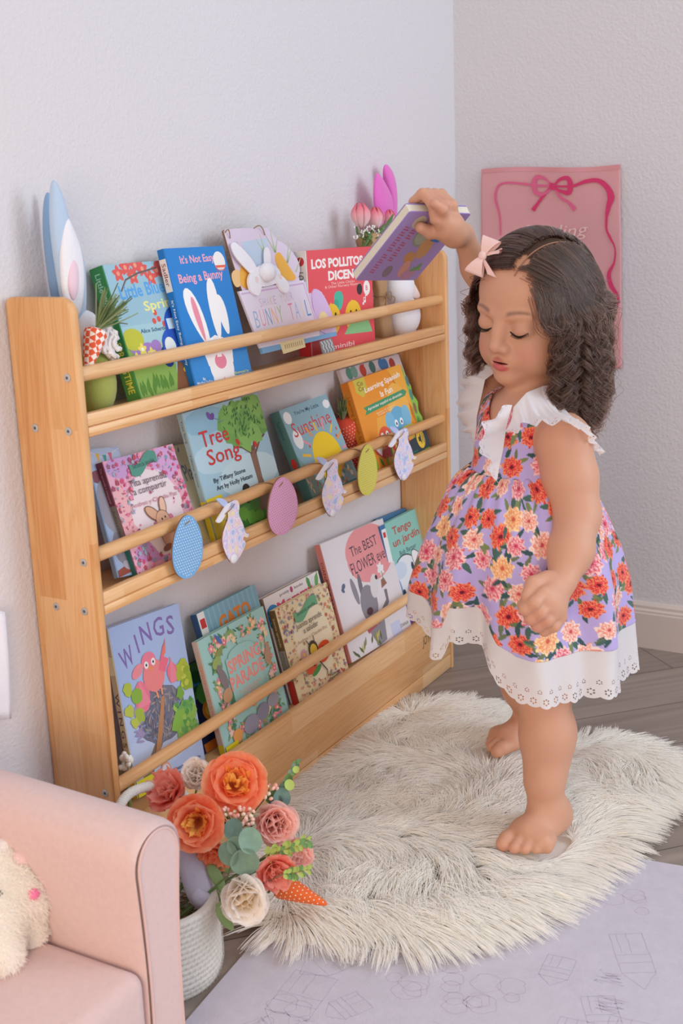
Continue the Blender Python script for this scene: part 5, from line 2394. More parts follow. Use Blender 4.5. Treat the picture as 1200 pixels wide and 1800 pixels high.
m = MB()
for sg in (1, -1):
    rows = []
    for j in range(9):
        v = j / 8 * 2 - 1
        rows.append([bowpt(sg * (.003 + .027 * math.sin(u / 12 * PI) ** .8 * (.5 + .5 * (u / 12))) if False else sg * (.003 + .030 * (1 - math.cos(u / 12 * 2 * PI)) / 2),
                           v * (.0040 + .0130 * (1 - math.cos(u / 12 * 2 * PI)) / 2), .004 + .007 * math.sin(u / 12 * 2 * PI)) for u in range(13)])
    m.grid(rows, bowm)
    rows = []
    for j in range(5):
        v = j / 4 * 2 - 1
        rows.append([bowpt(sg * (.004 + .020 * t_), -.004 - .026 * t_ + v * (.003 + .006 * t_) * sg, .003 + .002 * math.sin(6 * t_)) for t_ in [k / 8 for k in range(9)]])
    m.grid(rows, bowm)
cc = bowpt(0, 0, .006)
m.ell(cc, (.006, .006, .007), bowm)
bw_o = m.build('hair_bow', GIRL)

# ---------------------------------------------------------------- the held book
mwb = Matrix.Identity(4)
bo_w = g2w(*BTL)
buw = (GF * bu[0] + GL * bu[1] + Vector((0, 0, bu[2])))
bvw = (GF * bv[0] + GL * bv[1] + Vector((0, 0, bv[2])))
# art frame: x along the left edge upwards (bottom-left to top-left), y to the left: the book is held turned a quarter
X_ = -bvw
Y_ = -buw
N_ = X_.cross(Y_)
bnw = (GF * bn[0] + GL * bn[1] + Vector((0, 0, bn[2])))
flipn = N_.dot(bnw) < 0
o_ = bo_w + bvw * bh + buw * bw        # art origin: bottom right corner as seen
if flipn:
    N_ = -N_
mwb = Matrix(((X_.x, Y_.x, N_.x, o_.x), (X_.y, Y_.y, N_.y, o_.y), (X_.z, Y_.z, N_.z, o_.z), (0, 0, 0, 1)))
hb2 = empty('picture_book', 'purple board book held up in the girl\'s raised hand', 'book', mw=mwb)
f = MB()
f.prism(rrect(bh, bw, .004), -.0016, 0, mat('#a68fca', rough=.35))
A = Art(f, bh, bw)
rn = random.Random(6)
for row, y in ((0, .84), (1, .70)):
    x = .12 if row == 0 else .30
    for k in range(9 if row == 0 else 6):
        A.line([(x, y - .04 + rn.uniform(-.01, .01)), (x + .015, y + .05), (x + .035, y - .03), (x + .05, y + .045)], .016, '#b8425e')
        x += .075 if k != 3 else .10
A.ell(.66, .48, .15, .10, '#8f9a92', rot=.3)
A.ell(.66, .48, .12, .08, '#a9b09c', rot=.3)
A.ell(.50, .30, .17, .075, '#c99a66', rot=.2)
A.ell(.35, .42, .10, .06, '#c9925c', rot=.5)
A.poly([(.60, .30), (.74, .36), (.86, .20), (.72, .06), (.58, .16)], '#3f78c4')
A.poly([(.70, .38), (.80, .34), (.86, .12), (.78, .10)], '#3a6cb8')
A.ell(.14, .60, .09, .05, '#8a7c88', rot=.2)
A.ell(.18, .36, .13, .05, '#d39a8c', rot=.2)
A.ell(.10, .22, .09, .08, '#b889a8')
A.ell(.86, .72, .09, .07, '#c9bfa6', rot=.2)
A.ell(.88, .50, .10, .055, '#e3cdb8', rot=-.4)
for k in range(7):
    A.leaf(.16 + .02 * k, .06 + .012 * k, .07, rn.choice(['#9aa860', '#c9b65a', '#6f9a72']), 1.2 + .3 * k)
f.build('front_cover', hb2, smooth=False)
b = MB()
b.prism(rrect(bh, bw, .004), -BTH, -BTH + .0016, mat('#9a86c4', rough=.4))
b.build('back_cover', hb2, smooth=False)
g = MB()
g.box((.001, .001, -BTH + .0016), (bh - .001, bw - .0006, -.0016), mat('#ece4d2', rough=.8, spec=.1))
for i in range(1, 6):
    z = -BTH + .0016 + (BTH - .0032) * i / 6
    g.box((.0008, .0008, z - .00012), (bh - .0008, bw - .0004, z + .00012), mat('#cfc6b2'))
g.build('page_block', hb2, smooth=False)
# ---------------------------------------------------------------- props on the shelf
def smooth_closed(pts, n=3):
    """Chaikin rounding of a closed outline"""
    for _ in range(n):
        out = []
        for i in range(len(pts)):
            a, b = pts[i], pts[(i + 1) % len(pts)]
            out.append(tuple(a[k] * .75 + b[k] * .25 for k in range(2)))
            out.append(tuple(a[k] * .25 + b[k] * .75 for k in range(2)))
        pts = out
    return pts


XZ = Matrix(((1, 0, 0, 0), (0, 0, -1, 0), (0, 1, 0, 0), (0, 0, 0, 1)))     # local XY -> world XZ, thickness towards the room


def cut(m, pts_px, y, th, ma, rnd=3, bev=.0):
    """solid shape standing parallel to the wall: outline seen at pts_px on the plane y, th thick away from the room"""
    P = [at_y(a, b, y) for a, b in pts_px]
    P = [(p.x, p.z) for p in P]
    P = smooth_closed(P, rnd) if rnd else P
    area_ = sum(p[0] * q[1] - q[0] * p[1] for p, q in zip(P, P[1:] + P[:1]))
    if area_ < 0:
        P = P[::-1]
    m.prism(P, -y - th, -y, ma, XZ, bev=bev)
    return P


def soft(m, pts_px, y, th, ma, rnd=3, n=9):
    """pillow-like shape: outline at pts_px, bulging th towards the room and back"""
    P = [at_y(a, b, y) for a, b in pts_px]
    P = smooth_closed([(p.x, p.z) for p in P], rnd)
    cx, cz = sum(p[0] for p in P) / len(P), sum(p[1] for p in P) / len(P)
    rows = []
    for j in range(-n, n + 1):
        t = j / n
        k = math.sqrt(max(0, 1 - abs(t) ** 2.2))
        # shrink towards the middle line
        rows.append([Vector((cx + (px_ - cx) * k, y + t * th, cz + (pz_ - cz) * (k * .9 + .1 * k))) for px_, pz_ in P])
    m.grid(rows, ma, closed_u=True)


GING_O, GING_W = '#e2603c', '#f3e9e0'
blue1 = mat('#b7cbe2', rough=.9, sheen=.3, bump=.4, bscale=700)
blue2 = mat('#86a8cf', rough=.9, sheen=.3, bump=.4, bscale=700)
whitef = mat('#eceaee', rough=.9, sheen=.3, bump=.4, bscale=500)
pinkf = mat('#ecccd8', rough=.9, sheen=.3)
greenf = mat('#a3ae58', rough=.9, sheen=.3, bump=.3, bscale=700)
yarn = mat('#efeae8', rough=.95, bump=.5, bscale=900)

# gnome-like rabbit with tall blue ears, tucked in behind the left side panel
gn = empty('plush_rabbit', 'plush toy with tall pale blue ears behind the bookshelf\'s left panel', 'plush toy', loc=at_y(168, 715, -.055))


def child(m, name, root, **k):
    o = m.build(name, root, **k)
    o.matrix_parent_inverse = Matrix.Translation(-root.location)
    return o


m = MB()
soft(m, [(80, 338), (88, 338), (93, 400), (101, 470), (114, 560), (100, 560), (88, 480), (79, 400)], -.018, .012, blue2)
child(m, 'ear', gn)
m = MB()
soft(m, [(90, 314), (99, 320), (108, 350), (118, 385), (134, 420), (148, 470), (150, 530), (146, 575), (118, 580), (108, 520), (98, 460), (89, 390)], -.050, .012, blue1)
o1 = child(m, 'ear', gn)
m = MB()
soft(m, [(114, 372), (128, 400), (143, 442), (148, 500), (140, 560), (120, 560), (108, 500), (106, 430)], -.058, .008, whitef)
o2 = m.build('inner_ear', o1)
m = MB()
soft(m, [(124, 452), (136, 460), (138, 510), (128, 535), (118, 500)], -.064, .0045, pinkf)
o2 = m.build('ear_lining', o1)
m = MB()
c = at_y(166, 660, -.060)
m.ell(c + Vector((0, 0, -.010)), (.030, .028, .047), greenf)
child(m, 'body', gn)
m = MB()
m.ell(at_y(150, 590, -.050), (.026, .024, .034), whitef)
child(m, 'head', gn)
m = MB()
rn = random.Random(5)
for k in range(13):
    x0, y0_ = 172 + k * 2.3, 568 + abs(k - 5) * 2
    L_ = 62 - abs(k - 6) * 4 + rn.uniform(-8, 4)
    pts = [at_y(x0 + rn.uniform(-2, 2) + 4 * math.sin(q * .9) + q * .9, y0_ + L_ * q / 8, -.080 - .004 * (k % 3)) for q in range(9)]
    m.tube(pts, [.0030 + .0009 * math.sin(q * 2.7 + k) for q in range(9)], yarn, n=7)
child(m, 'yarn_beard', gn)


def gingham(name):
    mm = mat(GING_O, rough=.9, key=name)
    nt = mm.node_tree
    b = nt.nodes['Principled BSDF']
    tc = nt.nodes.new('ShaderNodeTexCoord')
    mp = nt.nodes.new('ShaderNodeMapping')
    mp.inputs['Rotation'].default_value = (0, .5, 0)
    nt.links.new(tc.outputs['Object'], mp.inputs[0])
    ck = nt.nodes.new('ShaderNodeTexChecker')
    ck.inputs['Scale'].default_value = 150
    ck.inputs['Color1'].default_value = srgb(GING_O)
    ck.inputs['Color2'].default_value = srgb(GING_W)
    nt.links.new(mp.outputs[0], ck.inputs['Vector'])
    nt.links.new(ck.outputs['Color'], b.inputs['Base Color'])
    return mm


def raffia(m, base, d0, n, L_, spread, cols, seed, r=.0014):
    rn_ = random.Random(seed)
    for k in range(n):
        d = Vector(d0) + Vector((rn_.uniform(-1, 1), rn_.uniform(-.6, .6), rn_.uniform(-1, 1))) * spread
        d.normalize()
        L2 = L_ * rn_.uniform(.6, 1.1)
        sag = rn_.uniform(-.1, .35)
        pts = [base + d * L2 * t + Vector((0, 0, -sag * L2 * t * t)) for t in [q / 6 for q in range(7)]]
        m.tube(pts, [r * (1 - .5 * q / 6) for q in range(7)], cols[k % len(cols)], n=5)


raf = [mat('#6d7f52', rough=.8), mat('#7f8f60', rough=.8), mat('#586b45', rough=.8), mat('#8e9c74', rough=.8)]


def fabric_carrot(label, top, tip, rad_, ma, leafdir, nleaf, leafL, spread, seed, dots=False, group=None):
    root = empty('fabric_carrot', label, 'decoration', loc=tip, group=group)
    m = MB()
    ax = (top - tip)
    L_ = ax.length
    q = ax.to_track_quat('Z', 'Y')
    prof = [(0.0, 0), (.10, .01), (.22, .06), (.42, .25), (.68, .50), (.88, .72), (1.0, .88), (.92, .96), (.55, 1.0), (0, 1.01)]
    n = 28
    rows = []
    for r_, z in prof:
        rows.append([tip + q @ Vector((rad_ * r_ * math.cos(2 * PI * k / n), rad_ * r_ * math.sin(2 * PI * k / n), L_ * z)) for k in range(n)])
    m.grid(rows, ma, closed_u=True)
    if dots:
        dm = mat('#f6ead6', rough=.9)
        nz = int(L_ / .0062)
        for j in range(1, nz):
            z = j / nz
            rr = float(np.interp(z, [p[1] for p in prof], [p[0] for p in prof])) * rad_
            na = max(3, int(2 * PI * rr / .0062))
            for k in range(na):
                a = 2 * PI * (k + .5 * (j % 2)) / na
                v_ = Vector((math.cos(a), math.sin(a), 0))
                c_ = tip + q @ (v_ * (rr + .0001) + Vector((0, 0, L_ * z)))
                nrm_ = (q @ v_)
                m.ell(c_, (.00105, .00105, .0004), dm, rot=nrm_.to_track_quat('Z', 'Y'), nu=8, nv=4)
    child(m, 'carrot_body', root)
    if nleaf:
        m = MB()
        raffia(m, top - ax * .03, leafdir, nleaf, leafL, spread, raf, seed)
        child(m, 'raffia_leaves', root)
    return root


fabric_carrot('orange gingham fabric carrot with green raffia top on the top tier', at_y(170, 578, -.090), at_y(150, 662, -.088), .0155, gingham('gingham_orange'),
              (.62, -.25, .75), 46, .060, .55, 4)
fabric_carrot('red dotted fabric carrot with raffia top behind the sunshine book', at_y(601, 738, -.030), at_y(640, 842, -.040), .026, mat('#e0553c', rough=.9),
              (.05, -.05, 1.0), 40, .046, .5, 9, dots=True)

# ---- wooden bunny-tail sign
tb_tl, tb_tr = at_y(392, 405, -.046), at_y(470, 400, -.046)
u_ = (tb_tr - tb_tl).normalized()
lean = math.atan2(.046, tb_tl.z - SHELF[1])
zfoot = SHELF[1] + .002
lean = math.atan2(.094 - .046, tb_tl.z - zfoot)
ev = Vector((0, math.sin(lean), math.cos(lean)))
n_ = u_.cross(ev).normalized()
v_ = n_.cross(u_).normalized()
Hs = (tb_tl.z - zfoot) / v_.z
o_ = tb_tl - v_ * Hs
mws = Matrix(((u_.x, v_.x, n_.x, o_.x), (u_.y, v_.y, n_.y, o_.y), (u_.z, v_.z, n_.z, o_.z), (0, 0, 0, 1)))


def on_sign(px, py, off=0.0):
    """photo point on the leaning sign's plane -> sign coordinates"""
    d = ray(px, py)
    pl_o = o_ + n_ * off
    t = (pl_o - CAM).dot(n_) / d.dot(n_)
    q = CAM + d * t - o_
    return (q.dot(u_), q.dot(v_))


sign = empty('bunny_sign', 'pastel layered wooden bunny tail sign between the blue and red books', 'sign', mw=mws)


def spoly(m, px, z0, z1, color, rnd=2, bev=.0):
    P = [on_sign(a, b, z1) for a, b in px]
    P = smooth_closed(P, rnd) if rnd else P
    if sum(p[0] * q[1] - q[0] * p[1] for p, q in zip(P, P[1:] + P[:1])) < 0:
        P = P[::-1]
    m.prism(P, z0, z1, mat(color, rough=.5) if isinstance(color, str) else color, bev=bev)


ply = mat('#8a6a50', rough=.8)
m = MB()
spoly(m, [(392, 408), (396, 402), (468, 400), (474, 404), (484, 420), (500, 428), (520, 450), (528, 470), (524, 492), (534, 494), (560, 505), (575, 530), (590, 575), (592, 588), (462, 622)], -.010, -.006, ply, rnd=1)
spoly(m, [(392, 408), (396, 402), (468, 400), (474, 404), (484, 420), (500, 428), (520, 450), (528, 470), (524, 492), (534, 494), (560, 505), (575, 530), (590, 575), (592, 588), (462, 622)], -.006, -.0055, '#dfcfe0', rnd=1)
spoly(m, [(424, 425), (470, 418), (476, 470), (440, 480)], -.0055, -.0054, '#c3d3e4', rnd=0)
spoly(m, [(420, 475), (431, 460), (444, 476), (448, 505), (424, 508)], -.0054, -.0048, '#f0b44c', rnd=2)
spoly(m, [(482, 450), (490, 441), (500, 455), (512, 475), (524, 492), (500, 494), (488, 470)], -.0054, -.0048, '#f0b44c', rnd=2)
spoly(m, [(404, 480), (420, 470), (426, 500), (414, 508)], -.0054, -.0050, '#f2c88a', rnd=2)
for (ax_, ay, sx, sy) in ((430, 462, -14, -38), (430, 462, -8, -30), (430, 462, -17, -24), (484, 444, -10, -42), (484, 444, 4, -30), (484, 444, -20, -36), (505, 462, 10, -34), (505, 462, 2, -38), (520, 478, 10, -30), (468, 450, -12, -40), (468, 450, -18, -30)):
    spoly(m, [(ax_ - 1.5, ay), (ax_ + 1.5, ay), (ax_ + sx, ay + sy)], -.0054, -.0050, '#b9c9a4', rnd=0)
child_sign = m.build('backing', sign, smooth=False)
m = MB()
spoly(m, [(545, 508), (562, 508), (578, 535), (592, 580), (560, 590)], -.0055, -.0030, '#d9bde2', rnd=2)
spoly(m, [(560, 552), (570, 545), (580, 565), (578, 575), (562, 578)], -.0030, -.0026, '#f0dc9c', rnd=2)
m.build('side_panel', sign, smooth=False)
m = MB()
spoly(m, [(420, 512), (534, 492), (560, 575), (562, 590), (458, 612)], -.0055, -.0010, '#e6dcea', rnd=0, bev=.0006)
for (a, b) in (((424, 517), (533, 498)), ((533, 498), (556, 570))):
    P0, P1 = on_sign(*a, -.001), on_sign(*b, -.001)
    dx, dy = P1[0] - P0[0], P1[1] - P0[1]
    l_ = math.hypot(dx, dy)
    nx, ny = -dy / l_ * .0012, dx / l_ * .0012
    m.prism([(P0[0] - nx, P0[1] - ny), (P1[0] - nx, P1[1] - ny), (P1[0] + nx, P1[1] + ny), (P0[0] + nx, P0[1] + ny)], -.001, -.00085, mat('#d3b3d6'))
q0 = on_sign(442, 590, -.001)
q1 = on_sign(553, 555, -.001)
qh = on_sign(466, 548, -.001)
A = Art(m, 1, 1, n=-.0010)
A.clip = False
base = np.array(on_sign(450, 575, -.001))
rt = np.array(on_sign(545, 552, -.001))
wtot = np.linalg.norm(rt - base)
rot_ = math.atan2(rt[1] - base[1], rt[0] - base[0])
colsL = ['#9fb8d8', '#e39ab4', '#6f9fcc', '#f2b27c', '#a9c08a', '', '#e58ca6', '#a9bce0', '#f0cf8c', '#5f95c8']
for i, ch in enumerate('BUNNY TAIL'):
    if ch == ' ':
        continue
    cp = base + (rt - base) * ((i + .4) / 9.6)
    hgt_ = abs(on_sign(495, 535, -.001)[1] - on_sign(495, 565, -.001)[1])
    A.text(ch, cp[0], cp[1] + hgt_ * .42, wtot / 13 if ch != 'I' else .0012, hgt_ * 1.0, colsL[i], rot=rot_, bold=-.008)
b2 = np.array(on_sign(455, 533, -.001))
r2 = np.array(on_sign(515, 520, -.001))
w2 = np.linalg.norm(r2 - b2)
for i, ch in enumerate('SHAKE YOUR'):
    if ch == ' ':
        continue
    cp = b2 + (r2 - b2) * ((i + .5) / 10)
    A.text(ch, cp[0], cp[1], w2 / 14, hgt_ * .5, ['#d8b8d4', '#c9bcd8', '#d0c8cc', '#e0c8b0'][i % 4], rot=rot_, bold=0)
m.build('front_plaque', sign, smooth=False)
m = MB()
spoly(m, [(462, 622), (592, 590), (591, 583), (459, 611)], -.006, -.0012, '#7fb0d8', rnd=0)
m.build('blue_strip', sign, smooth=False)
m = MB()
spoly(m, [(405, 430), (412, 424), (428, 438), (445, 458), (456, 480), (446, 486), (430, 470), (412, 450)], -.001, .001, '#f1eef2')
spoly(m, [(464, 438), (470, 432), (476, 445), (476, 470), (466, 476)], -.001, .001, '#f1eef2')
spoly(m, [(448, 470), (470, 462), (490, 470), (496, 490), (480, 502), (452, 505), (440, 492)], -.001, .0022, '#f1eef2')
spoly(m, [(442, 476), (456, 482), (462, 500), (456, 520), (448, 518), (440, 510), (436, 492)], -.0005, .0035, '#f1eef2')
spoly(m, [(480, 476), (494, 482), (510, 500), (506, 514), (498, 515), (484, 492)], -.0005, .0035, '#f1eef2')
spoly(m, [(448, 485), (454, 487), (455, 498), (449, 497)], .0035, .0037, '#efd9d4')
spoly(m, [(489, 480), (495, 484), (496, 492), (490, 489)], .0035, .0037, '#efd9d4')
m.build('bunny_figure', sign, smooth=False)
m = MB()
cx_, cy_ = on_sign(470, 478, .008)
m.ell((cx_, cy_, .0085), (.0165, .0155, .0125), mat('#ecebf0', rough=.7, bump=.3, bscale=300))
m.build('bunny_tail', sign)
m = MB()
spoly(m, [(493, 602), (533, 592), (537, 610), (499, 622)], -.001, .0006, '#efdfae', rnd=0)
for k in range(9):
    a = 500 + k * 3.6
    spoly(m, [(a, 606 - k * .9), (a + 1.6, 605.6 - k * .9), (a + 3.2, 613 - k * .9), (a + 1.6, 613.4 - k * .9)], .0006, .0008, '#b9a878', rnd=0)
m.build('fabric_tag', sign, smooth=False)
m = MB()
spoly(m, [(562, 600), (582, 594), (593, 625), (572, 640)], -.001, .0006, '#8f9598', rnd=0)
for k in range(4):
    for j in range(6):
        a, b = 564 + k * 5 + j * 1.8 + (1.8 if j % 2 else -.6), 601 + j * 5 - k * 1.4
        spoly(m, [(a, b), (a + 1.4, b - .4), (a + 1.4 + (1.8 if j % 2 == 0 else -1.4) + 1.2, b + 4.6), (a + (1.8 if j % 2 == 0 else -1.4) + 1.2, b + 5)], .0006, .0008, '#dfe3e4', rnd=0)
m.build('zigzag_ribbon', sign, smooth=False)
tw = mat('#9b7a58', rough=.9)
for (x0, y0_, x1, y1) in ((399, 408, 408, 418), (450, 400, 469, 412)):
    m = MB()
    a = on_sign(x0, y0_)
    b = on_sign(x1, y1)
    pts = []
    for k in range(9):
        t = k / 8
        pts.append((a[0] + (b[0] - a[0]) * t, a[1] + (b[1] - a[1]) * t + .008 * math.sin(t * PI), -.004 + .004 * math.sin(t * PI)))
    m.tube(pts, .0009, tw, n=6)
    m.build('twine_loop', sign)

# ---- tulips in kraft paper
tul = empty('tulip_bouquet', 'pink tulips wrapped in brown kraft paper on the top tier', 'bouquet', loc=at_y(672, 596, -.055))
kraft = mat('#b8946e', rough=.85, bump=.3, bscale=300, var=.06)
m = MB()
TY = -.050
base_c = at_y(672, 592, TY)
neck = at_y(668, 520, TY)
mouth = at_y(655, 425, TY)
rows = []
for t, c0, r in ((0, base_c, .024), (.3, base_c.lerp(neck, .5), .022), (.55, neck, .013), (.62, neck + Vector((0, 0, .012)), .016), (.8, neck.lerp(mouth, .5), .026), (1, mouth, .037)):
    row = []
    for k in range(36):
        a = 2 * PI * k / 36
        rr = r * (1 + .08 * math.sin(a * 5 + t * 3))
        row.append(c0 + Vector((rr * math.cos(a), rr * .75 * math.sin(a), (.018 * math.cos(a + 2.6) if t == 1 else 0))))
    rows.append(row)
m.grid(rows, kraft, closed_u=True)
o_k = child(m, 'paper_wrap', tul)
md = o_k.modifiers.new('thickness', 'SOLIDIFY')
md.thickness = .0006
m = MB()
for sg, k0 in ((1, 0), (-1, 1)):
    pts = [neck + Vector((sg * .013 * math.sin(t * PI) + sg * .010 * t, -.012 - .010 * math.sin(t * PI), -.004 - .030 * t * t + .006 * math.sin(t * PI))) for t in [q / 10 for q in range(11)]]
    m.tube(pts, .0009, tw, n=6)
    pts = [neck + Vector((sg * .012 * math.sin(t * PI), -.014 - .004 * math.sin(t * PI), .008 * math.sin(t * 2 * PI))) for t in [q / 12 for q in range(13)]]
    m.tube(pts, .0008, tw, n=6)
pts = [neck + Vector((.0145 * math.cos(a), .0115 * math.sin(a), 0)) for a in [2 * PI * k / 24 for k in range(25)]]
m.tube(pts, .0011, tw, n=6)
child(m, 'twine', tul)


def tulip_mat():
    mm = mat('#f2a9ae', rough=.6, trans=.15, key='tulip')
    nt = mm.node_tree
    b = nt.nodes['Principled BSDF']
    tc = nt.nodes.new('ShaderNodeTexCoord')
    sp_ = nt.nodes.new('ShaderNodeSeparateXYZ')
    nt.links.new(tc.outputs['Generated'], sp_.inputs[0])
    cr = nt.nodes.new('ShaderNodeValToRGB')
    cr.color_ramp.elements[0].position = .25
    cr.color_ramp.elements[0].color = srgb('#f4cdd0')
    cr.color_ramp.elements[1].position = .85
    cr.color_ramp.elements[1].color = srgb('#ee6f80')
    nt.links.new(sp_.outputs[2], cr.inputs[0])
    nt.links.new(cr.outputs[0], b.inputs['Base Color'])
    return mm


tm = tulip_mat()
gm = mat('#5f7d45', rough=.6)
gm2 = mat('#7f9a5c', rough=.6)
for (px_, py_, yy, r, tilt) in ((634, 382, -.055, .0185, -.2), (660, 386, -.060, .0165, 0), (683, 388, -.050, .0150, .15)):
    m = MB()
    c = at_y(px_, py_, yy)
    for k in range(6):
        a0 = 2 * PI * k / 6 + px_
        rows = []
        for j in range(9):
            v = j / 8
            rr = r * math.sin(min(1, v * 1.02) * PI * .86 + .12) * (1.0 if k % 2 else .9)
            z = -r * 1.15 + 2.6 * r * v
            wdt = .62 * math.sin(min(1, v * .93 + .07) * PI) ** .6
            rows.append([c + Vector((rr * math.cos(a0 + q * wdt) + tilt * z * .3, rr * math.sin(a0 + q * wdt), z)) for q in (-1, -.5, 0, .5, 1)])
        m.grid(rows, tm)
    f_o = child(m, 'tulip_flower', tul)
    md = f_o.modifiers.new('thickness', 'SOLIDIFY')
    md.thickness = .0006
m = MB()
for (x0, y0_, x1, y1, w_) in ((668, 420, 690, 352 + 24, .007), (650, 430, 676, 392, .006), (640, 432, 652, 404, .006), (628, 415, 624, 398, .005), (660, 430, 640, 405, .005)):
    a, b = at_y(x0, y0_, -.062), at_y(x1, y1, -.066)
    d = b - a
    s_ = Vector((d.z, 0, -d.x)).normalized()
    rows = [[a + d * v + s_ * (q * w_ * math.sin(max(.08, v) * PI * .95)) + Vector((0, -abs(q) * .002, 0)) for q in (-1, 0, 1)] for v in [k / 8 for k in range(9)]]
    m.grid(rows, gm)
rn = random.Random(8)
for k in range(60):
    a = at_y(650 + rn.uniform(-14, 22), 432, -.055)
    b = at_y(624 + rn.uniform(0, 60), 398 + rn.uniform(0, 26), -.060 - rn.random() * .012)
    m.tube([a, (a + b) / 2 + Vector((0, 0, .004)), b], .0007, gm2 if k % 2 else gm, n=4)
child(m, 'leaf', tul)
m = MB()
wm = mat('#f1efe6', rough=.7)
for k in range(26):
    c = at_y(622 + rn.uniform(0, 50), 396 + rn.uniform(-2, 22), -.070)
    for q in range(4):
        m.ell(c + Vector((rn.uniform(-.002, .002), rn.uniform(-.001, .001), rn.uniform(-.002, .002))), (.0013, .0009, .0013), wm, nu=6, nv=4)
child(m, 'filler_flower', tul)

# ---- white plush rabbit with bright pink ears
pr2 = empty('plush_rabbit', 'white plush rabbit with bright pink ears beside the tulips', 'plush toy', loc=at_y(705, 594, -.045))
ear_m = mat('#e56fc2', rough=.85, sheen=.4, bump=.2, bscale=500)
for (pp, yy) in (([(660, 306), (664, 303), (674, 318), (688, 345), (690, 380), (686, 430), (664, 420), (659, 370), (657, 335)], -.040),
                 ([(674, 290), (681, 288), (692, 308), (696, 340), (696, 375), (692, 430), (682, 430), (684, 350), (676, 318)], -.026)):
    m = MB()
    soft(m, pp, yy, .009, ear_m)
    child(m, 'ear', pr2)
m = MB()
bc_ = at_y(706, 552, -.045)
m.ell(bc_ + Vector((0, 0, -.004)), (.048, .034, .043), whitef, nu=28, nv=18)
m.ell(bc_ + Vector((-.012, 0, .052)), (.040, .030, .042), whitef, nu=28, nv=18)
m.ell(bc_ + Vector((-.022, 0, .100)), (.034, .027, .034), whitef, nu=28, nv=18)
child(m, 'body', pr2)
m = MB()
soft(m, [(724, 494), (730, 505), (738, 522), (732, 526), (722, 522)], -.060, .006, mat('#f0dcd6', rough=.9))
child(m, 'paw', pr2)

# ---- garland on the middle rail
yr = -D + .0055 - .0125
def egg(label, cpx, cpy, hpx, wpx, color, dotc, tilt):
    c = at_y(cpx, cpy, yr - .003)
    h_ = abs(at_y(cpx, cpy - hpx / 2, yr).z - at_y(cpx, cpy + hpx / 2, yr).z)
    w_ = abs(at_y(cpx + wpx / 2, cpy, yr).x - at_y(cpx - wpx / 2, cpy, yr).x)
    mw = Matrix.Translation(c) @ Matrix.Rotation(tilt, 4, 'Y') @ Matrix(((1, 0, 0, 0), (0, 0, -1, 0), (0, 1, 0, 0), (0, 0, 0, 1)))
    root = empty('wooden_egg', label, 'ornament', group=None, mw=mw)
    P = []
    for k in range(48):
        a = 2 * PI * k / 48
        x, y = math.cos(a), math.sin(a)
        P.append((w_ / 2 * x * (1 - .16 * y), h_ / 2 * y))
    m = MB()
    m.prism(P, -.0025, -.0003, ply)
    m.prism(P, -.0003, 0, mat(color, rough=.6))
    A = Art(m, 1, 1)
    A.clip = False
    dm = .0052
    j = -20
    while j < 21:
        for i in range(-16, 17):
            x, y = (i + .5 * (j % 2)) * dm, j * dm * .8
            if (x / (w_ / 2 * (1 - .16 * y / (h_ / 2)))) ** 2 + (y / (h_ / 2)) ** 2 < .86:
                pts = [(x + .00105 * math.cos(2 * PI * q / 8), y + .00105 * math.sin(2 * PI * q / 8)) for q in range(8)]
                A.raw(pts, [tuple(range(8))], dotc)
                A.n -= A.step
        j += 1
    m.build('egg_board', root, smooth=False)
    m = MB()
    t_ = h_ / 2 * .76
    m.tube([(-.0055, t_ - .002, .0002), (-.002, t_ - .0005, .0013), (.003, t_ + .001, .0013), (.0062, t_ + .002, .0002)], .0008, tw, n=6)
    m.build('twine', root)
    return root


egg('blue dotted wooden egg hanging on the middle rail', 330, 961, 112, 54, '#7aaedb', '#e2eef8', .05)
egg('pink dotted wooden egg hanging in front of the tree book', 497, 889, 102, 52, '#e0a0c6', '#f4e0ee', -.10)
egg('yellow dotted wooden egg hanging near the right end of the rail', 646, 826, 90, 34, '#d3c854', '#e9e4a0', 0.0)


def plaid(name):
    mm = mat('#e6e2f0', rough=.6, key=name)
    nt = mm.node_tree
    b = nt.nodes['Principled BSDF']
    tc = nt.nodes.new('ShaderNodeTexCoord')
    mp = nt.nodes.new('ShaderNodeMapping')
    mp.inputs['Rotation'].default_value = (0, 0, .7)
    mp.inputs['Scale'].default_value = (90, 90, 90)
    nt.links.new(tc.outputs['Object'], mp.inputs[0])
    n = nt.nodes.new('ShaderNodeTexNoise')
    n.inputs['Scale'].default_value = .9
    n.inputs['Detail'].default_value = 0
    nt.links.new(mp.outputs[0], n.inputs['Vector'])
    cr = nt.nodes.new('ShaderNodeValToRGB')
    e = cr.color_ramp.elements
    e[0].position, e[0].color = .30, srgb('#b9c9ee')
    e[1].position, e[1].color = .72, srgb('#f2e8c4')
    for p_, c_ in ((.42, '#eceaf4'), (.5, '#dcc4ea'), (.58, '#f0eef4'), (.65, '#f2cfe0')):
        x = e.new(p_)
        x.color = srgb(c_)
    nt.links.new(n.outputs['Fac'], cr.inputs[0])
    nt.links.new(cr.outputs[0], b.inputs['Base Color'])
    return mm


PL = plaid('plaid')
# silhouette in pixels of the leftmost rabbit, centred on (408, 930)
rab = [(-9, -45), (-3, -50), (6, -54), (12, -50), (13, -40), (11, -28), (19, -12), (22, 0), (24, 6), (29, 6), (29, 11), (26, 13), (20, 11), (19, 17), (24, 20), (22, 30), (16, 42), (11, 50), (7, 55), (-2, 57), (-7, 50), (-12, 40), (-17, 25), (-17, 8), (-12, -8), (-7, -20), (-8, -32)]


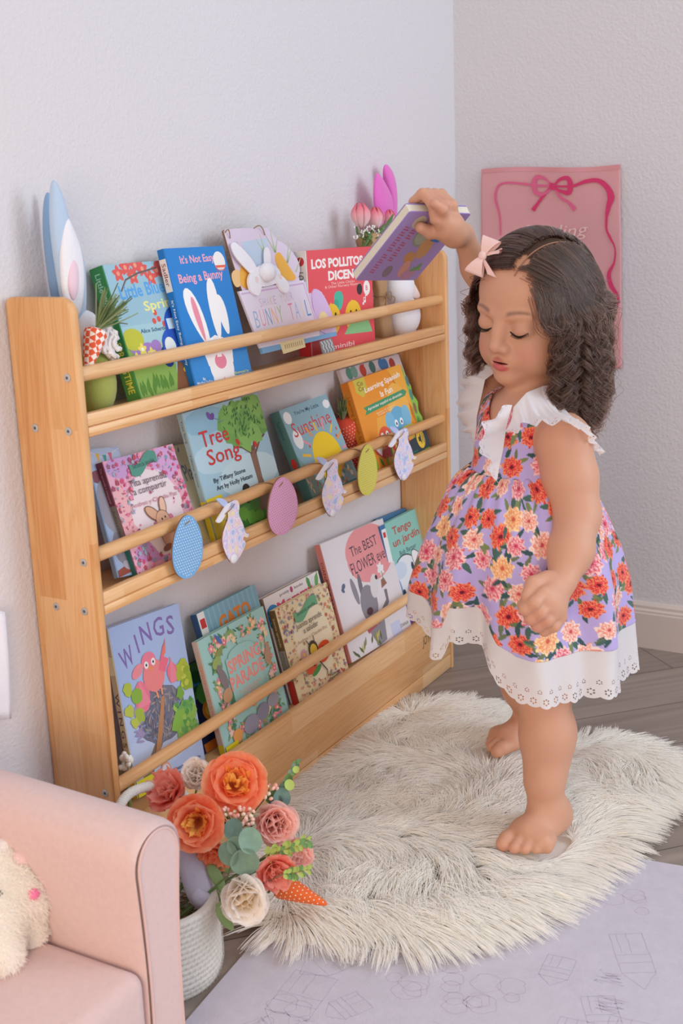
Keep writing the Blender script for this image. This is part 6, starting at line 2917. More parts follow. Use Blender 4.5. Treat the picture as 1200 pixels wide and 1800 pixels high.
def rabbit(label, cx, cy, k):
    c = at_y(cx, cy, yr)
    root = empty('wooden_rabbit', label, 'ornament', group=None, loc=c)
    m = MB()
    P = [(cx + a * k, cy + b * k) for a, b in rab]
    cut(m, P, yr, .0022, ply, rnd=1)
    cut(m, P, yr - .0003, .0003, PL, rnd=1)
    child(m, 'rabbit_board', root, smooth=False)
    m = MB()
    E1 = [(cx + a * k, cy + b * k) for a, b in [(-28, -55), (-22, -57), (-12, -54), (-6, -46), (-8, -38), (-16, -42), (-23, -49)]]
    cut(m, E1, yr - .0028, .0024, mat('#b9c8ea', rough=.6), rnd=2)
    child(m, 'ear', root, smooth=False)
    m = MB()
    E2 = [(cx + a * k, cy + b * k) for a, b in [(-8, -47), (-1, -48), (-6, -38), (-17, -16), (-24, -12), (-28, -15), (-24, -22)]]
    cut(m, E2, yr - .0054, .0024, mat('#ece9ee', rough=.6), rnd=1)
    child(m, 'ear', root, smooth=False)
    m = MB()
    pc_ = at_y(cx + 3 * k, cy + 50 * k, yr - .003)
    m.ell(pc_, (.0075 * k + .001, .004, .0065 * k + .001), mat('#e9e6ec', rough=.9, bump=.6, bscale=400), nu=16, nv=10)
    child(m, 'pompom_tail', root)
    m = MB()
    a, b = at_y(cx - 13 * k, cy - 28 * k, yr - .0056), at_y(cx + 4 * k, cy - 46 * k, yr - .004)
    m.tube([a, (a + b) / 2 + Vector((0, -.002, 0)), b], .0008, tw, n=6)
    child(m, 'twine', root)
    return root


rabbit('plaid wooden rabbit hanging between the blue and pink eggs', 408, 932, 1.0)
rabbit('plaid wooden rabbit hanging between the pink and yellow eggs', 582, 856, .93)
rabbit('plaid wooden rabbit hanging over the orange Spanish book', 707, 797, .84)
m = MB()
pts = []
yd, zd = -D + .0155, ZD[1]
xs = [at_y(q, 850, -D).x for q in (318, 410, 492, 582, 642, 705)]
x0, x1 = xs[0], xs[-1]
for i in range(241):
    t = i / 240
    x = x0 + (x1 - x0) * t
    # the cord winds once round the rail between two ornaments
    k = 0
    while k < 4 and x > xs[k + 1]:
        k += 1
    f_ = (x - xs[k]) / (xs[k + 1] - xs[k])
    a = f_ * 2 * PI + PI
    pts.append((x, yd + .0109 * math.cos(a), zd + .0109 * math.sin(a)))
m.tube(pts, .0008, tw, n=6)
tag(m.build('garland_cord'), 'thin brown twine winding round the middle rail between the ornaments', 'cord')

# ---- small white flowers in the corner of the bottom tier
m = MB()
rn = random.Random(3)
c0 = at_y(222, 1345, -.075)
for k in range(22):
    c = c0 + Vector((rn.uniform(-.008, .008), rn.uniform(-.008, .008), rn.uniform(-.014, .016)))
    m.ell(c, (.004, .004, .0045), mat('#efece2', rough=.7), nu=8, nv=6)
    m.tube([c, c + Vector((rn.uniform(-.003, .003), 0, -.01))], .0007, gm, n=4)
m.tube([c0 + Vector((0, 0, -.02)), Vector((c0.x, c0.y, SHELF[3]))], .003, gm2, n=6)
tag(m.build('flower_sprig', fixn=False), 'tiny cream flower sprig at the left end of the bottom tier', 'flower')

# ---------------------------------------------------------------- banner on the right wall
def bx_(px, py):
    p = at_x(px, py, WCX - .004)
    return p


b_tl, b_tr, b_br = bx_(847, 299), bx_(1091, 288), bx_(1093, 648)
b_bl = bx_(845, 640)
ban_m = mat('#e5a7a7', rough=.9, bump=.5, bscale=1200, var=.03, vscale=5, sheen=.2)
m = MB()
NU, NV = 60, 80


def banpt(u, v, off=0.0):
    p = b_tl.lerp(b_tr, u).lerp(b_bl.lerp(b_br, u), v)
    wv = .0025 * math.sin(u * 9 + v * 3) * (.3 + v) + .0015 * math.sin(v * 14 + u * 5) + .003 * math.exp(-v * 30) * math.sin(u * 14)
    return Vector((WCX - .0075 - wv - off, p.y, p.z + (.0035 * math.sin(u * 5.5 + .5) if True else 0) * (1 - v)))


m.grid([[banpt(i / NU, j / NV) for i in range(NU + 1)] for j in range(NV + 1)], ban_m)
ban = m.build('fabric_banner')
tag(ban, 'pink cotton banner with a painted ribbon bow hanging on the right wall', 'banner')
md = ban.modifiers.new('thickness', 'SOLIDIFY')
md.thickness = .0016
md.offset = 1
m = MB()
rb, rb2 = '#d9406f', '#e26a8e'


def bpx(px, py):
    """photo position -> u, v on the banner"""
    p = bx_(px, py)
    u = (p.y - b_tl.y) / (b_tr.y - b_tl.y)
    zt = b_tl.z + (b_tr.z - b_tl.z) * u
    zb_ = b_bl.z + (b_br.z - b_bl.z) * u
    return u, (zt - p.z) / (zt - zb_)


def stroke(pts, wds, color):
    P = [bpx(*p) for p in pts]
    # resample as a smooth line
    n = len(P)
    fine, wf = [], []
    for i in range(n - 1):
        p0, p1, p2, p3 = P[max(0, i - 1)], P[i], P[i + 1], P[min(n - 1, i + 2)]
        for k in range(8):
            t = k / 8
            q = [.5 * ((2 * p1[c]) + (-p0[c] + p2[c]) * t + (2 * p0[c] - 5 * p1[c] + 4 * p2[c] - p3[c]) * t * t + (-p0[c] + 3 * p1[c] - 3 * p2[c] + p3[c]) * t ** 3) for c in (0, 1)]
            fine.append(q)
            wf.append(wds[i] * (1 - t) + wds[i + 1] * t)
    fine.append(P[-1])
    wf.append(wds[-1])
    hw, hh = abs(b_tr.y - b_tl.y), abs(b_tl.z - b_bl.z)
    rows = []
    for i, q in enumerate(fine):
        a, b = fine[max(0, i - 1)], fine[min(len(fine) - 1, i + 1)]
        dx, dy = (b[0] - a[0]) * hw, (b[1] - a[1]) * hh
        l_ = math.hypot(dx, dy) or 1
        nx, ny = -dy / l_ * wf[i] / 2, dx / l_ * wf[i] / 2
        rows.append([banpt(q[0] - nx / hw, q[1] - ny / hh, .0024), banpt(q[0] + nx / hw, q[1] + ny / hh, .0024)])
    m.grid(rows, mat(color, rough=.85))


stroke([(882, 415), (880, 380), (873, 350), (878, 330), (892, 324), (920, 325), (945, 327), (972, 326)], [.003, .004, .005, .0045, .004, .0045, .005, .004], rb2)
stroke([(972, 326), (1005, 325), (1030, 316), (1052, 315), (1068, 328), (1074, 345), (1070, 360), (1066, 378)], [.004, .005, .008, .009, .011, .015, .011, .006], rb)
stroke([(1066, 378), (1065, 400), (1070, 415), (1078, 435), (1076, 460), (1067, 480), (1070, 500), (1081, 520), (1080, 535), (1072, 552)], [.006, .004, .005, .003, .004, .008, .009, .006, .003, .002], rb)
stroke([(971, 327), (960, 315), (946, 312), (940, 322), (942, 338), (955, 342), (968, 331)], [.004, .005, .009, .011, .010, .008, .005], rb2)
stroke([(973, 327), (985, 314), (998, 311), (1003, 322), (1000, 336), (988, 335), (975, 330)], [.004, .006, .009, .012, .011, .007, .005], rb)
stroke([(968, 330), (955, 345), (946, 358), (937, 371)], [.005, .007, .006, .010], rb)
stroke([(976, 331), (985, 345), (1000, 354), (1011, 366)], [.005, .006, .006, .010], rb2)
stroke([(966, 326), (976, 328)], [.014, .014], rb)
o_r = m.build('ribbon_print', ban, smooth=False)
m = MB()
vs, fs = glyphs('Darling', -.004, 1.0)
xs_ = [q[0] for q in vs]
ys_ = [q[1] for q in vs]
u0, v0 = bpx(922, 418)
u1, v1 = bpx(1030, 412)
hh_ = abs(bpx(975, 392)[1] - bpx(975, 424)[1])
out = []
for a, b in vs:
    fx = (a - min(xs_)) / (max(xs_) - min(xs_))
    fy = b / .75
    out.append(banpt(u0 + (u1 - u0) * (fx + .06 * fy), v0 + (v1 - v0) * fx - hh_ * fy * .75 + .004 * math.sin(fx * 12), .0024))
m.add(out, fs, mat('#f0cfc6', rough=.85))
m.build('lettering', ban, smooth=False)
m = MB()
rows = [[banpt(i / 40, v, .0005) for i in range(41)] for v in (0.0, .022)]
m.grid(rows, mat('#e09c9e', rough=.9))
m.build('hem', ban)
rows = None

# ---- cloth at the left edge, hanging against the wall
m = MB()
pl_ = [at_y(-60, 1060, -.014), at_y(6, 1075, -.014), at_y(16, 1262, -.014), at_y(-60, 1275, -.014)]
rows = []
for j in range(13):
    v = j / 12
    rows.append([pl_[0].lerp(pl_[1], i / 12).lerp(pl_[3].lerp(pl_[2], i / 12), v) + Vector((0, -.004 * math.sin(i * 1.1 + v * 2), 0)) for i in range(13)])
m.grid(rows, mat('#e8e4ea', rough=.9, bump=.3, bscale=300))
wc = m.build('white_cloth')
md = wc.modifiers.new('thickness', 'SOLIDIFY')
md.thickness = .002
tag(wc, 'corner of a white cloth hanging on the wall at the left edge', 'cloth')
# ---------------------------------------------------------------- carpet
def line_cross(a, b, c, d):
    r, s_ = (b - a), (d - c)
    t = ((c.x - a.x) * s_.y - (c.y - a.y) * s_.x) / (r.x * s_.y - r.y * s_.x)
    return a + r * t


ca, cb_ = at_z(1112, 1507, .006), at_z(1200, 1522, .006)
cc_, cdd = at_z(330, 1789, .006), at_z(438, 1664, .006)
K0 = line_cross(ca, cb_, cc_, cdd)
e1_ = (cb_ - ca).normalized()
e2_ = (cc_ - cdd).normalized()
carp_m = mat('#cbc5cf', rough=.95, bump=.6, bscale=900, var=.035, vscale=60, sheen=.2)
m = MB()
LW, LH_ = 1.6, 1.3
P = [K0, K0 + e1_ * LW, K0 + e1_ * LW + e2_ * LH_, K0 + e2_ * LH_]
P = [(p.x, p.y) for p in P]
if sum(p[0] * q[1] - q[0] * p[1] for p, q in zip(P, P[1:] + P[:1])) < 0:
    P = P[::-1]
m.prism(P, .0005, .0065, carp_m, bev=.0015)
rn = random.Random(14)
lm = mat('#b9afc1', rough=.95)
lm2 = mat('#c0b0bd', rough=.95)


def cpt(u, v):
    p = K0 + e1_ * u + e2_ * v
    return Vector((p.x, p.y, .00665))


def cline(pts, w_=.0009, ma=lm):
    rows = []
    for i, q in enumerate(pts):
        a, b = pts[max(0, i - 1)], pts[min(len(pts) - 1, i + 1)]
        dx, dy = b[0] - a[0], b[1] - a[1]
        l_ = math.hypot(dx, dy) or 1
        nx, ny = -dy / l_ * w_ / 2, dx / l_ * w_ / 2
        rows.append([cpt(q[0] - nx, q[1] - ny), cpt(q[0] + nx, q[1] + ny)])
    m.grid(rows, ma)


for k in range(64):       # doodled buildings, hedges and trees
    cu, cv = rn.uniform(.03, .80), rn.uniform(.03, .72)
    kind = rn.random()
    if kind < .45:
        w_, h_ = rn.uniform(.03, .07), rn.uniform(.04, .09)
        a0 = rn.choice((0, .6, -.4))
        ca0, sa0 = math.cos(a0), math.sin(a0)
        for (x0, y0_, x1, y1) in ((0, 0, w_, 0), (w_, 0, w_, h_), (w_, h_, 0, h_), (0, h_, 0, 0), (0, h_, w_ / 2, h_ * 1.4), (w_ / 2, h_ * 1.4, w_, h_), (.2 * w_, 0, .2 * w_, .5 * h_), (.5 * w_, 0, .5 * w_, .5 * h_), (0, .55 * h_, w_, .55 * h_), (0, .75 * h_, w_, .75 * h_)):
            pts = []
            for q in range(6):
                t = q / 5
                x, y = x0 + (x1 - x0) * t + rn.uniform(-.0008, .0008), y0_ + (y1 - y0_) * t + rn.uniform(-.0008, .0008)
                pts.append((cu + x * ca0 - y * sa0, cv + x * sa0 + y * ca0))
            cline(pts, .0008)
    elif kind < .8:
        for q in range(4):
            r_ = rn.uniform(.008, .02)
            ox, oy = rn.uniform(-.03, .03), rn.uniform(-.03, .03)
            cline([(cu + ox + r_ * math.cos(a) * (1 + .15 * math.sin(5 * a)), cv + oy + r_ * math.sin(a)) for a in [2 * PI * t / 16 for t in range(17)]], .0008, lm2)
    else:
        for q in range(9):
            cline([(cu + rn.uniform(-.02, .02), cv + q * .003), (cu + rn.uniform(-.02, .02), cv + q * .003 + .002), (cu + rn.uniform(-.02, .02), cv + q * .003 + .004)], .0009)
carpet = m.build('carpet', smooth=False)
tag(carpet, 'thin pale grey carpet with faint line drawings in the foreground', 'carpet')

# ---------------------------------------------------------------- fur rug
out_px = [(505, 1440), (520, 1400), (548, 1370), (600, 1330), (640, 1292), (668, 1262), (700, 1246), (750, 1238), (830, 1240), (880, 1262), (925, 1288), (975, 1302), (1030, 1304), (1085, 1302), (1140, 1322), (1182, 1345), (1206, 1372), (1180, 1398),
          (1140, 1420), (1108, 1450), (1085, 1490), (1050, 1520), (1010, 1545), (975, 1580), (930, 1612), (880, 1632), (820, 1648), (760, 1664), (700, 1668), (645, 1655), (600, 1650), (545, 1655), (500, 1645), (465, 1625), (455, 1590), (470, 1550), (478, 1500)]
OUT = [at_z(a, b, .012) for a, b in out_px]
OUTN = np.array([(p.x, p.y) for p in OUT])


def inside(P, poly):
    x, y = P[:, 0], P[:, 1]
    c = np.zeros(len(P), bool)
    n = len(poly)
    for i in range(n):
        x0, y0_ = poly[i]
        x1, y1 = poly[(i + 1) % n]
        cond = (y0_ > y) != (y1 > y)
        with np.errstate(divide='ignore', invalid='ignore'):
            xi = (x1 - x0) * (y - y0_) / (y1 - y0_) + x0
        c ^= cond & (x < xi)
    return c


def edge_dist(P, poly):
    best = np.full(len(P), 9.0)
    dirn = np.zeros((len(P), 2))
    for i in range(len(poly)):
        a, b = poly[i], poly[(i + 1) % len(poly)]
        ab = b - a
        t = np.clip(((P - a) @ ab) / (ab @ ab), 0, 1)
        q = a + t[:, None] * ab
        d = np.linalg.norm(P - q, axis=1)
        m_ = d < best
        best[m_] = d[m_]
        dirn[m_] = (q - P)[m_] / np.maximum(d[m_], 1e-6)[:, None]
    return best, dirn


def mound(P, ed):
    """height of the hide below the fur"""
    h = .006 + .010 * np.clip(ed / .06, 0, 1)
    h += .0035 * np.sin(P[:, 0] * 31 + 2 * np.sin(P[:, 1] * 17)) * np.sin(P[:, 1] * 27) * np.clip(ed / .06, 0, 1)
    return h


RF = np.random.RandomState(5)
fur_m = bpy.data.materials.new('white_fur')
fur_m.use_nodes = True
nt = fur_m.node_tree
b = nt.nodes['Principled BSDF']
b.inputs['Base Color'].default_value = srgb('#fffcf6')
b.inputs['Roughness'].default_value = .75
b.inputs['Specular IOR Level'].default_value = .2
tl = nt.nodes.new('ShaderNodeBsdfTranslucent')
tl.inputs['Color'].default_value = srgb('#fffdf8')
mx = nt.nodes.new('ShaderNodeMixShader')
mx.inputs[0].default_value = .42
nt.links.new(b.outputs[0], mx.inputs[1])
nt.links.new(tl.outputs[0], mx.inputs[2])
nt.links.new(mx.outputs[0], nt.nodes['Material Output'].inputs['Surface'])

# hide: a thin solid slab that follows the outline
xs_ = np.arange(OUTN[:, 0].min(), OUTN[:, 0].max(), .012)
ys_ = np.arange(OUTN[:, 1].min(), OUTN[:, 1].max(), .012)
bmr = bmesh.new()
vsr = [bmr.verts.new((p[0], p[1], .0005)) for p in OUTN]
f0 = bmr.faces.new(vsr)
bmesh.ops.recalc_face_normals(bmr, faces=[f0])
ex_ = bmesh.ops.extrude_face_region(bmr, geom=[f0])
for g in ex_['geom']:
    if isinstance(g, bmesh.types.BMVert):
        g.co.z = .011
hm = MB()
hm.bm(bmr, mat('#f6f0e6', rough=.9))
RUG = hm.build('fur_rug', smooth=False, fixn=True)
tag(RUG, 'shaggy white faux fur rug under the girl\'s bare feet', 'rug')

N_F = 68000
lo_, hi_ = OUTN.min(0), OUTN.max(0)
P = RF.uniform(lo_, hi_, (int(N_F * 2.2), 2))
P = P[inside(P, OUTN)][:N_F]
ed, dr = edge_dist(P, OUTN)
# keep the fur out from under the soles and the basket
keep = np.ones(len(P), bool)
soles = []
for (ax, bx__, fdx, fdy) in ((LL[-1][0] - .012, LL[-1][1], .95, .20), (LR[-1][0], LR[-1][1], 1.0, -.22)):
    n_2 = math.hypot(fdx, fdy)
    fdx, fdy = fdx / n_2, fdy / n_2
    o2 = g2w(ax, bx__, 0)
    fdw = (GF * fdx + GL * fdy)
    q = P - np.array((o2.x, o2.y))
    al = q @ np.array((fdw.x, fdw.y))
    la = q @ np.array((-fdw.y, fdw.x))
    keep &= ~(((al - .025) / .068) ** 2 + (la / .036) ** 2 < 1)
    soles.append(((al - .025) / .10) ** 2 + (la / .06) ** 2)
sole = np.min(soles, 0)[keep]
P, ed, dr = P[keep], ed[keep], dr[keep]
# clumps share a direction
NC = 1700
C = RF.uniform(lo_, hi_, (NC, 2))
cl_ang = np.sin(C[:, 0] * 13 + 1.3) * 1.6 + np.cos(C[:, 1] * 11 + C[:, 0] * 5) * 1.6 + RF.normal(size=NC) * .28
idx = np.empty(len(P), int)
for st in range(0, len(P), 4000):
    d2 = ((P[st:st + 4000, None, :] - C[None]) ** 2).sum(-1)
    idx[st:st + 4000] = d2.argmin(1)
ang = cl_ang[idx] + RF.normal(size=len(P)) * .15
flow = np.stack([np.cos(ang), np.sin(ang)], 1)
wE = np.clip(1 - ed / .07, 0, 1)[:, None]
flow = flow * (1 - wE) + dr * (1.25 * wE)
flow += np.array((-.15, -.45))[None] * .55
flow /= np.linalg.norm(flow, axis=1)[:, None]
L_f = RF.uniform(.042, .070, len(P)) * (1 - .35 * np.clip(1.6 - sole, 0, 1))
base_z = .0105
npt = 7
t = np.linspace(0, 1, npt)
lift = RF.uniform(.20, .34, len(P)) * (1 - .55 * wE[:, 0]) * (1 - .5 * np.clip(1.8 - sole, 0, 1))
toC = (C[idx] - P)
S3 = np.zeros((len(P), npt, 3))
for j in range(npt):
    tt = t[j]
    horiz = L_f * (tt * .55 + .45 * tt * tt)
    z = base_z + mound(P, ed) - .008 + L_f * lift * np.sin(tt * PI * .72) * .95
    S3[:, j, :2] = P + flow * horiz[:, None] + toC * (.38 * tt)[..., None] if np.ndim(tt) else P + flow * horiz[:, None] + toC * .38 * tt
    S3[:, j, 2] = np.maximum(z, .004 + .002 * tt)
FUR = hair_curves('fur', list(S3), .00078, .00022, fur_m, RUG, taper=1.4)
FUR['kind'] = 'stuff'

# ---------------------------------------------------------------- armchair
CHY, CHX = -.372, -.200
chair = empty('armchair', 'small pink upholstered armchair in the lower left corner', 'armchair', loc=(-.47, -.2, 0))
pinkc = mat('#dfc0ba', rough=.92, bump=.55, bscale=1100, var=.03, vscale=150, sheen=.35)
pinkd = mat('#dbb8b1', rough=.92, bump=.4, bscale=1100, sheen=.3)


def cchild(m, name, **k):
    o = m.build(name, chair, **k)
    o.matrix_parent_inverse = Matrix.Translation(-chair.location)
    return o


def arm_profile(inn, outx, top, z0, n=40, grow=0.0):
    """closed outline (x, z) of the arm seen from the front: it leans out and rolls over at the top"""
    pts = [(outx - grow * 0, z0)]
    # outer side, gently curved outwards at the top
    for k in range(1, 12):
        t = k / 12
        pts.append((outx + .003 * math.sin(t * PI) * 0 + .016 * t ** 3, z0 + (top - .045 - z0) * t))
    cx, cz, r = (outx + .016 + inn) / 2 - .0, top - .042, (outx + .016 - inn) / 2
    for k in range(0, 19):
        a = PI * k / 18
        pts.append((cx + r * math.cos(a), cz + (.042) * math.sin(a) ** .85))
    for k in range(1, 12):
        t = k / 12
        pts.append((inn + .006 * math.sin(t * PI * 1.0), cz + (z0 - cz) * t))
    pts.append((inn, z0))
    if grow:
        mx_, mz_ = (outx + inn) / 2, (top + z0) / 2
        pts = [(mx_ + (x - mx_) * (1 + grow / .035), mz_ + (z - mz_) * (1 + grow / .16)) for x, z in pts]
    return pts


def arm_builder(x_in, x_out, flip=False):
    prof = arm_profile(x_in, x_out, .342, .02)
    if flip:
        prof = [(2 * -.47 - x, z) for x, z in prof][::-1]
    cx = sum(p[0] for p in prof) / len(prof)
    cz = .18
    m = MB()
    rows = []
    ys = [(-.368, .86), (-.371, .93), (-.368, .975), (-.360, 1.0), (-.30, 1.0), (-.24, 1.0), (-.18, 1.0), (-.12, 1.0), (-.06, 1.0), (-.015, 1.0)]
    for y, k in ys:
        k2 = 1 - (1 - k) * .5
        zz = .010 * max(0, (-.14 - y)) / .2
        rows.append([Vector((cx + (x - cx) * k, y, max(.02, cz + (z - cz) * k2 - zz * .6 * (z > .2)))) for x, z in prof])
    m.grid(rows, pinkc, closed_u=True)
    m.add(rows[0], [tuple(range(len(prof)))], pinkc)
    m.add(rows[-1], [tuple(range(len(prof)))[::-1]], pinkc)
    o = cchild(m, 'armrest', angle=60)
    # piping round the front panel
    m = MB()
    pp = [(cx + (x - cx) * .80, -.3722, max(.022, cz + (z - cz) * .93 - .004)) for x, z in prof]
    m.tube(pp, .0016, pinkd, n=8)
    q = m.build('piping', o)
    m = MB()
    p2 = [(cx + (x - cx) * .79, -.3722, max(.022, cz + (z - cz) * .928 - .004)) for x, z in prof]
    m.add([Vector(p) for p in p2], [tuple(range(len(p2)))], pinkc)
    m.build('front_panel', o, smooth=False)
    return o


arm_builder(-.268, -.199)
arm_builder(-.268, -.199, flip=True)
m = MB()
m.box((-.69, -.374, .055), (-.262, -.02, .176), pinkc, bev=.018, seg=5)
cchild(m, 'seat_cushion')
m = MB()
m.box((-.69, -.366, .02), (-.262, -.02, .095), pinkc, bev=.008, seg=3)
cchild(m, 'seat_base')
m = MB()
m.tube([(-.685, -.3725, .098), (-.47, -.3755, .098), (-.266, -.3725, .098)], .0022, pinkd, n=8)
cchild(m, 'piping')
m = MB()
m.box((-.72, -.095, .10), (-.225, -.012, .44), pinkc, bev=.035, seg=6)
cchild(m, 'backrest')
for x in (-.70, -.24):
    for y in (-.34, -.05):
        m = MB()
        m.lathe([(.0, 0), (.011, 0), (.016, .022), (0, .022)], mat('#6b4a36', rough=.5), c=(x, y, 0), n=20)
        cchild(m, 'leg')

# ---- white plush rabbit on the seat
SZ = .178
d_ = ray(38, 1645)
ft = at_z(40, 1662, SZ)
RX = Vector((CR.x, CR.y, 0)).normalized()          # it faces across the picture
RY = Vector((-RX.y, RX.x, 0))                        # away from the camera
pb = empty('plush_rabbit', 'fluffy white plush rabbit with a pink nose sitting on the pink armchair', 'plush toy', loc=ft - RX * .02)
hcn = at_y(0, 0, 0)
def cam_pt(px, py, dist):
    return CAM + ray(px, py) * dist


d0 = (ft - CAM).length
plushm = mat('#faf6f2', rough=.95, bump=.8, bscale=450, sheen=.4)
blobs = [(cam_pt(2, 1568, d0 + .005), (.050, .044, .044)), (cam_pt(40, 1580, d0 - .004), (.026, .026, .022)),
         (cam_pt(-40, 1600, d0 + .03), (.070, .055, .060)), (cam_pt(5, 1510, d0 + .01), (.030, .026, .026))]
psd = SDF()
psd.group(.02)
for c, r in blobs:
    psd.ell(np.array(c), np.array(r), .03)
psd.cap(np.array(cam_pt(40, 1600, d0 + .01)), np.array(cam_pt(55, 1652, d0 + .005)), .016, .0165, .02)
psd.cap(np.array(cam_pt(-5, 1625, d0 - .03)), np.array(cam_pt(2, 1682, d0 - .035)), .022, .021, .02)
lo3 = np.array(cam_pt(0, 1590, d0)) - .14
hi3 = lo3 + .26
Vp, Qp = surface_nets(psd, lo3, hi3, .0035)
Vp[:, 2] = np.maximum(Vp[:, 2], SZ - .001)
pbody = np_mesh('body', Vp, Qp, [plushm], pb, frame=False)
pbody.matrix_parent_inverse = Matrix.Translation(-pb.location)
# short pile
e_ = .001
g3 = np.stack([psd.eval(Vp + np.eye(3)[i] * e_) - psd.eval(Vp) for i in range(3)], 1)
g3 /= np.linalg.norm(g3, axis=1)[:, None]
ss_ = []
for rep in range(5):
    jit = RF.normal(size=Vp.shape) * .0016
    n3 = g3 + RF.normal(size=g3.shape) * .35 + np.array((0, 0, -.25))
    n3 /= np.linalg.norm(n3, axis=1)[:, None]
    L3 = RF.uniform(.004, .0075, len(Vp))[:, None]
    for i in range(len(Vp)):
        if Vp[i, 2] > SZ + .003:
            a = Vp[i] + jit[i]
            ss_.append(np.stack([a, a + n3[i] * L3[i] * .55, a + n3[i] * L3[i] + np.array((0, 0, -.0012))]))
pile = hair_curves('pile', ss_, .00042, .00012, fur_m, pbody)
pile['kind'] = 'stuff'
m = MB()
m.ell(cam_pt(59, 1572, d0 - .033), (.0072, .0072, .0062), mat('#f07fa8', rough=.5))
o = child(m, 'nose', pb)
m = MB()
m.ell(cam_pt(-2, 1573, d0 - .040), (.0055, .0055, .0062), mat('#17120f', rough=.15, spec=.6))
child(m, 'eye', pb)
m = MB()
m.ell(cam_pt(36, 1510, d0 - .018), (.013, .012, .010), mat('#efcbc8', rough=.95, sheen=.5, bump=.6, bscale=500), rot=Matrix.Rotation(.5, 3, 'Y'))
child(m, 'ear_lining', pb)
m = MB()
m.ell(cam_pt(2, 1490, d0 - .010), (.022, .013, .011), plushm)
m.ell(cam_pt(-30, 1520, d0 - .028), (.014, .013, .040), plushm)
child(m, 'ear', pb)

# ---------------------------------------------------------------- rope basket
BC = at_z(284, 1706, 0)
BR, BH = .0815, .113
bk = empty('rope_basket', 'small white coiled rope basket beside the armchair', 'basket', loc=BC)
ropem = mat('#e2dcd2', rough=.95, bump=.7, bscale=700, var=.03, vscale=90)
m = MB()
prof = [(0, .002)]
nrow = 15
for k in range(4):
    prof.append((BR * .88 * (k + 1) / 4, .002))
prof2 = []
rr_ = BH / nrow / 2
outer = []
for k in range(nrow):
    zc = rr_ + k * 2 * rr_
    r_ = BR * (.90 + .10 * min(1, (k + 1) / 3) ** .6)
    for a in np.linspace(-PI / 2 * .82, PI / 2 * .82, 6):
        outer.append((r_ - .0018 + rr_ * .75 * math.cos(a), zc + rr_ * math.sin(a)))
inner = [(r - .009, max(.006, z)) for r, z in outer[::-1]]
m.lathe([(0, .001), (BR * .86, .001)] + outer + [(BR - .004, BH + .001)] + inner[:-6] + [(0, .006)], ropem, n=90)
o = m.build('basket_wall', bk)
m = MB()
for k in range(nrow):
    zc = rr_ + k * 2 * rr_
    r_ = BR * (.90 + .10 * min(1, (k + 1) / 3) ** .6) + rr_ * .62
    n_s = 64
    for q in range(n_s):
        a = 2 * PI * (q + .5 * (k % 2)) / n_s
        v = Vector((math.cos(a), math.sin(a), 0))
        p = v * r_ + Vector((0, 0, zc - rr_ * .7))
        m.tube([p, v * (r_ + .0003) + Vector((-.0012 * v.y, .0012 * v.x, zc + rr_ * .7))], .00035, mat('#cdc6bb', rough=.9), n=4, caps=False)
m.build('stitching', o)
m = MB()
pts = []
h0, h1 = at_y(206, 1425, BC.y + .055), at_y(310, 1392, BC.y + .052)
hp_ = [at_y(a, b, BC.y + .055) for a, b in ((212, 1560), (206, 1480), (207, 1430), (222, 1400), (250, 1385), (285, 1381), (315, 1390), (335, 1420), (340, 1480), (338, 1560))]
hp_ = [p - BC for p in hp_]
fine = []
for i in range(len(hp_) - 1):
    p0, p1, p2, p3 = hp_[max(0, i - 1)], hp_[i], hp_[i + 1], hp_[min(len(hp_) - 1, i + 2)]
    for k in range(8):
        t = k / 8
        fine.append(.5 * ((2 * p1) + (-p0 + p2) * t + (2 * p0 - 5 * p1 + 4 * p2 - p3) * t * t + (-p0 + 3 * p1 - 3 * p2 + p3) * t ** 3))
fine.append(hp_[-1])
m.tube(fine, .0066, ropem, n=14)
for k in range(90):
    i = int(k / 90 * (len(fine) - 2))
    a, b = fine[i], fine[i + 1]
    tdir = (b - a).normalized()
    c = a.lerp(b, (k / 90 * (len(fine) - 2)) % 1)
    q = tdir.to_track_quat('Z', 'Y')
    pts = [c + q @ Vector((.0067 * math.cos(t), .0067 * math.sin(t), .0022 * t / 3)) for t in [PI * j / 6 for j in range(13)]]
    m.tube(pts, .0003, mat('#cdc6bb', rough=.9), n=3, caps=False)
m.build('handle', bk)

# grey fabric rabbit ear hanging over the rim and some dry filling
d_b = (BC + Vector((0, 0, BH)) - CAM).length
greyf = mat('#b9b6c6', rough=.9, sheen=.3, bump=.4, bscale=800)


def cshape(m, px, dist, th, ma, rnd=3):
    """cushion shape whose outline is seen at px, lying across the view at a given distance"""
    P = smooth_closed(px, rnd)
    c = (sum(p[0] for p in P) / len(P), sum(p[1] for p in P) / len(P))
    rows = []
    n = 8
    for j in range(-n, n + 1):
        t = j / n
        k = math.sqrt(max(0, 1 - abs(t) ** 2.2))
        rows.append([cam_pt(c[0] + (p[0] - c[0]) * k, c[1] + (p[1] - c[1]) * k, dist - t * th) for p in P])
    m.grid(rows, ma, closed_u=True)


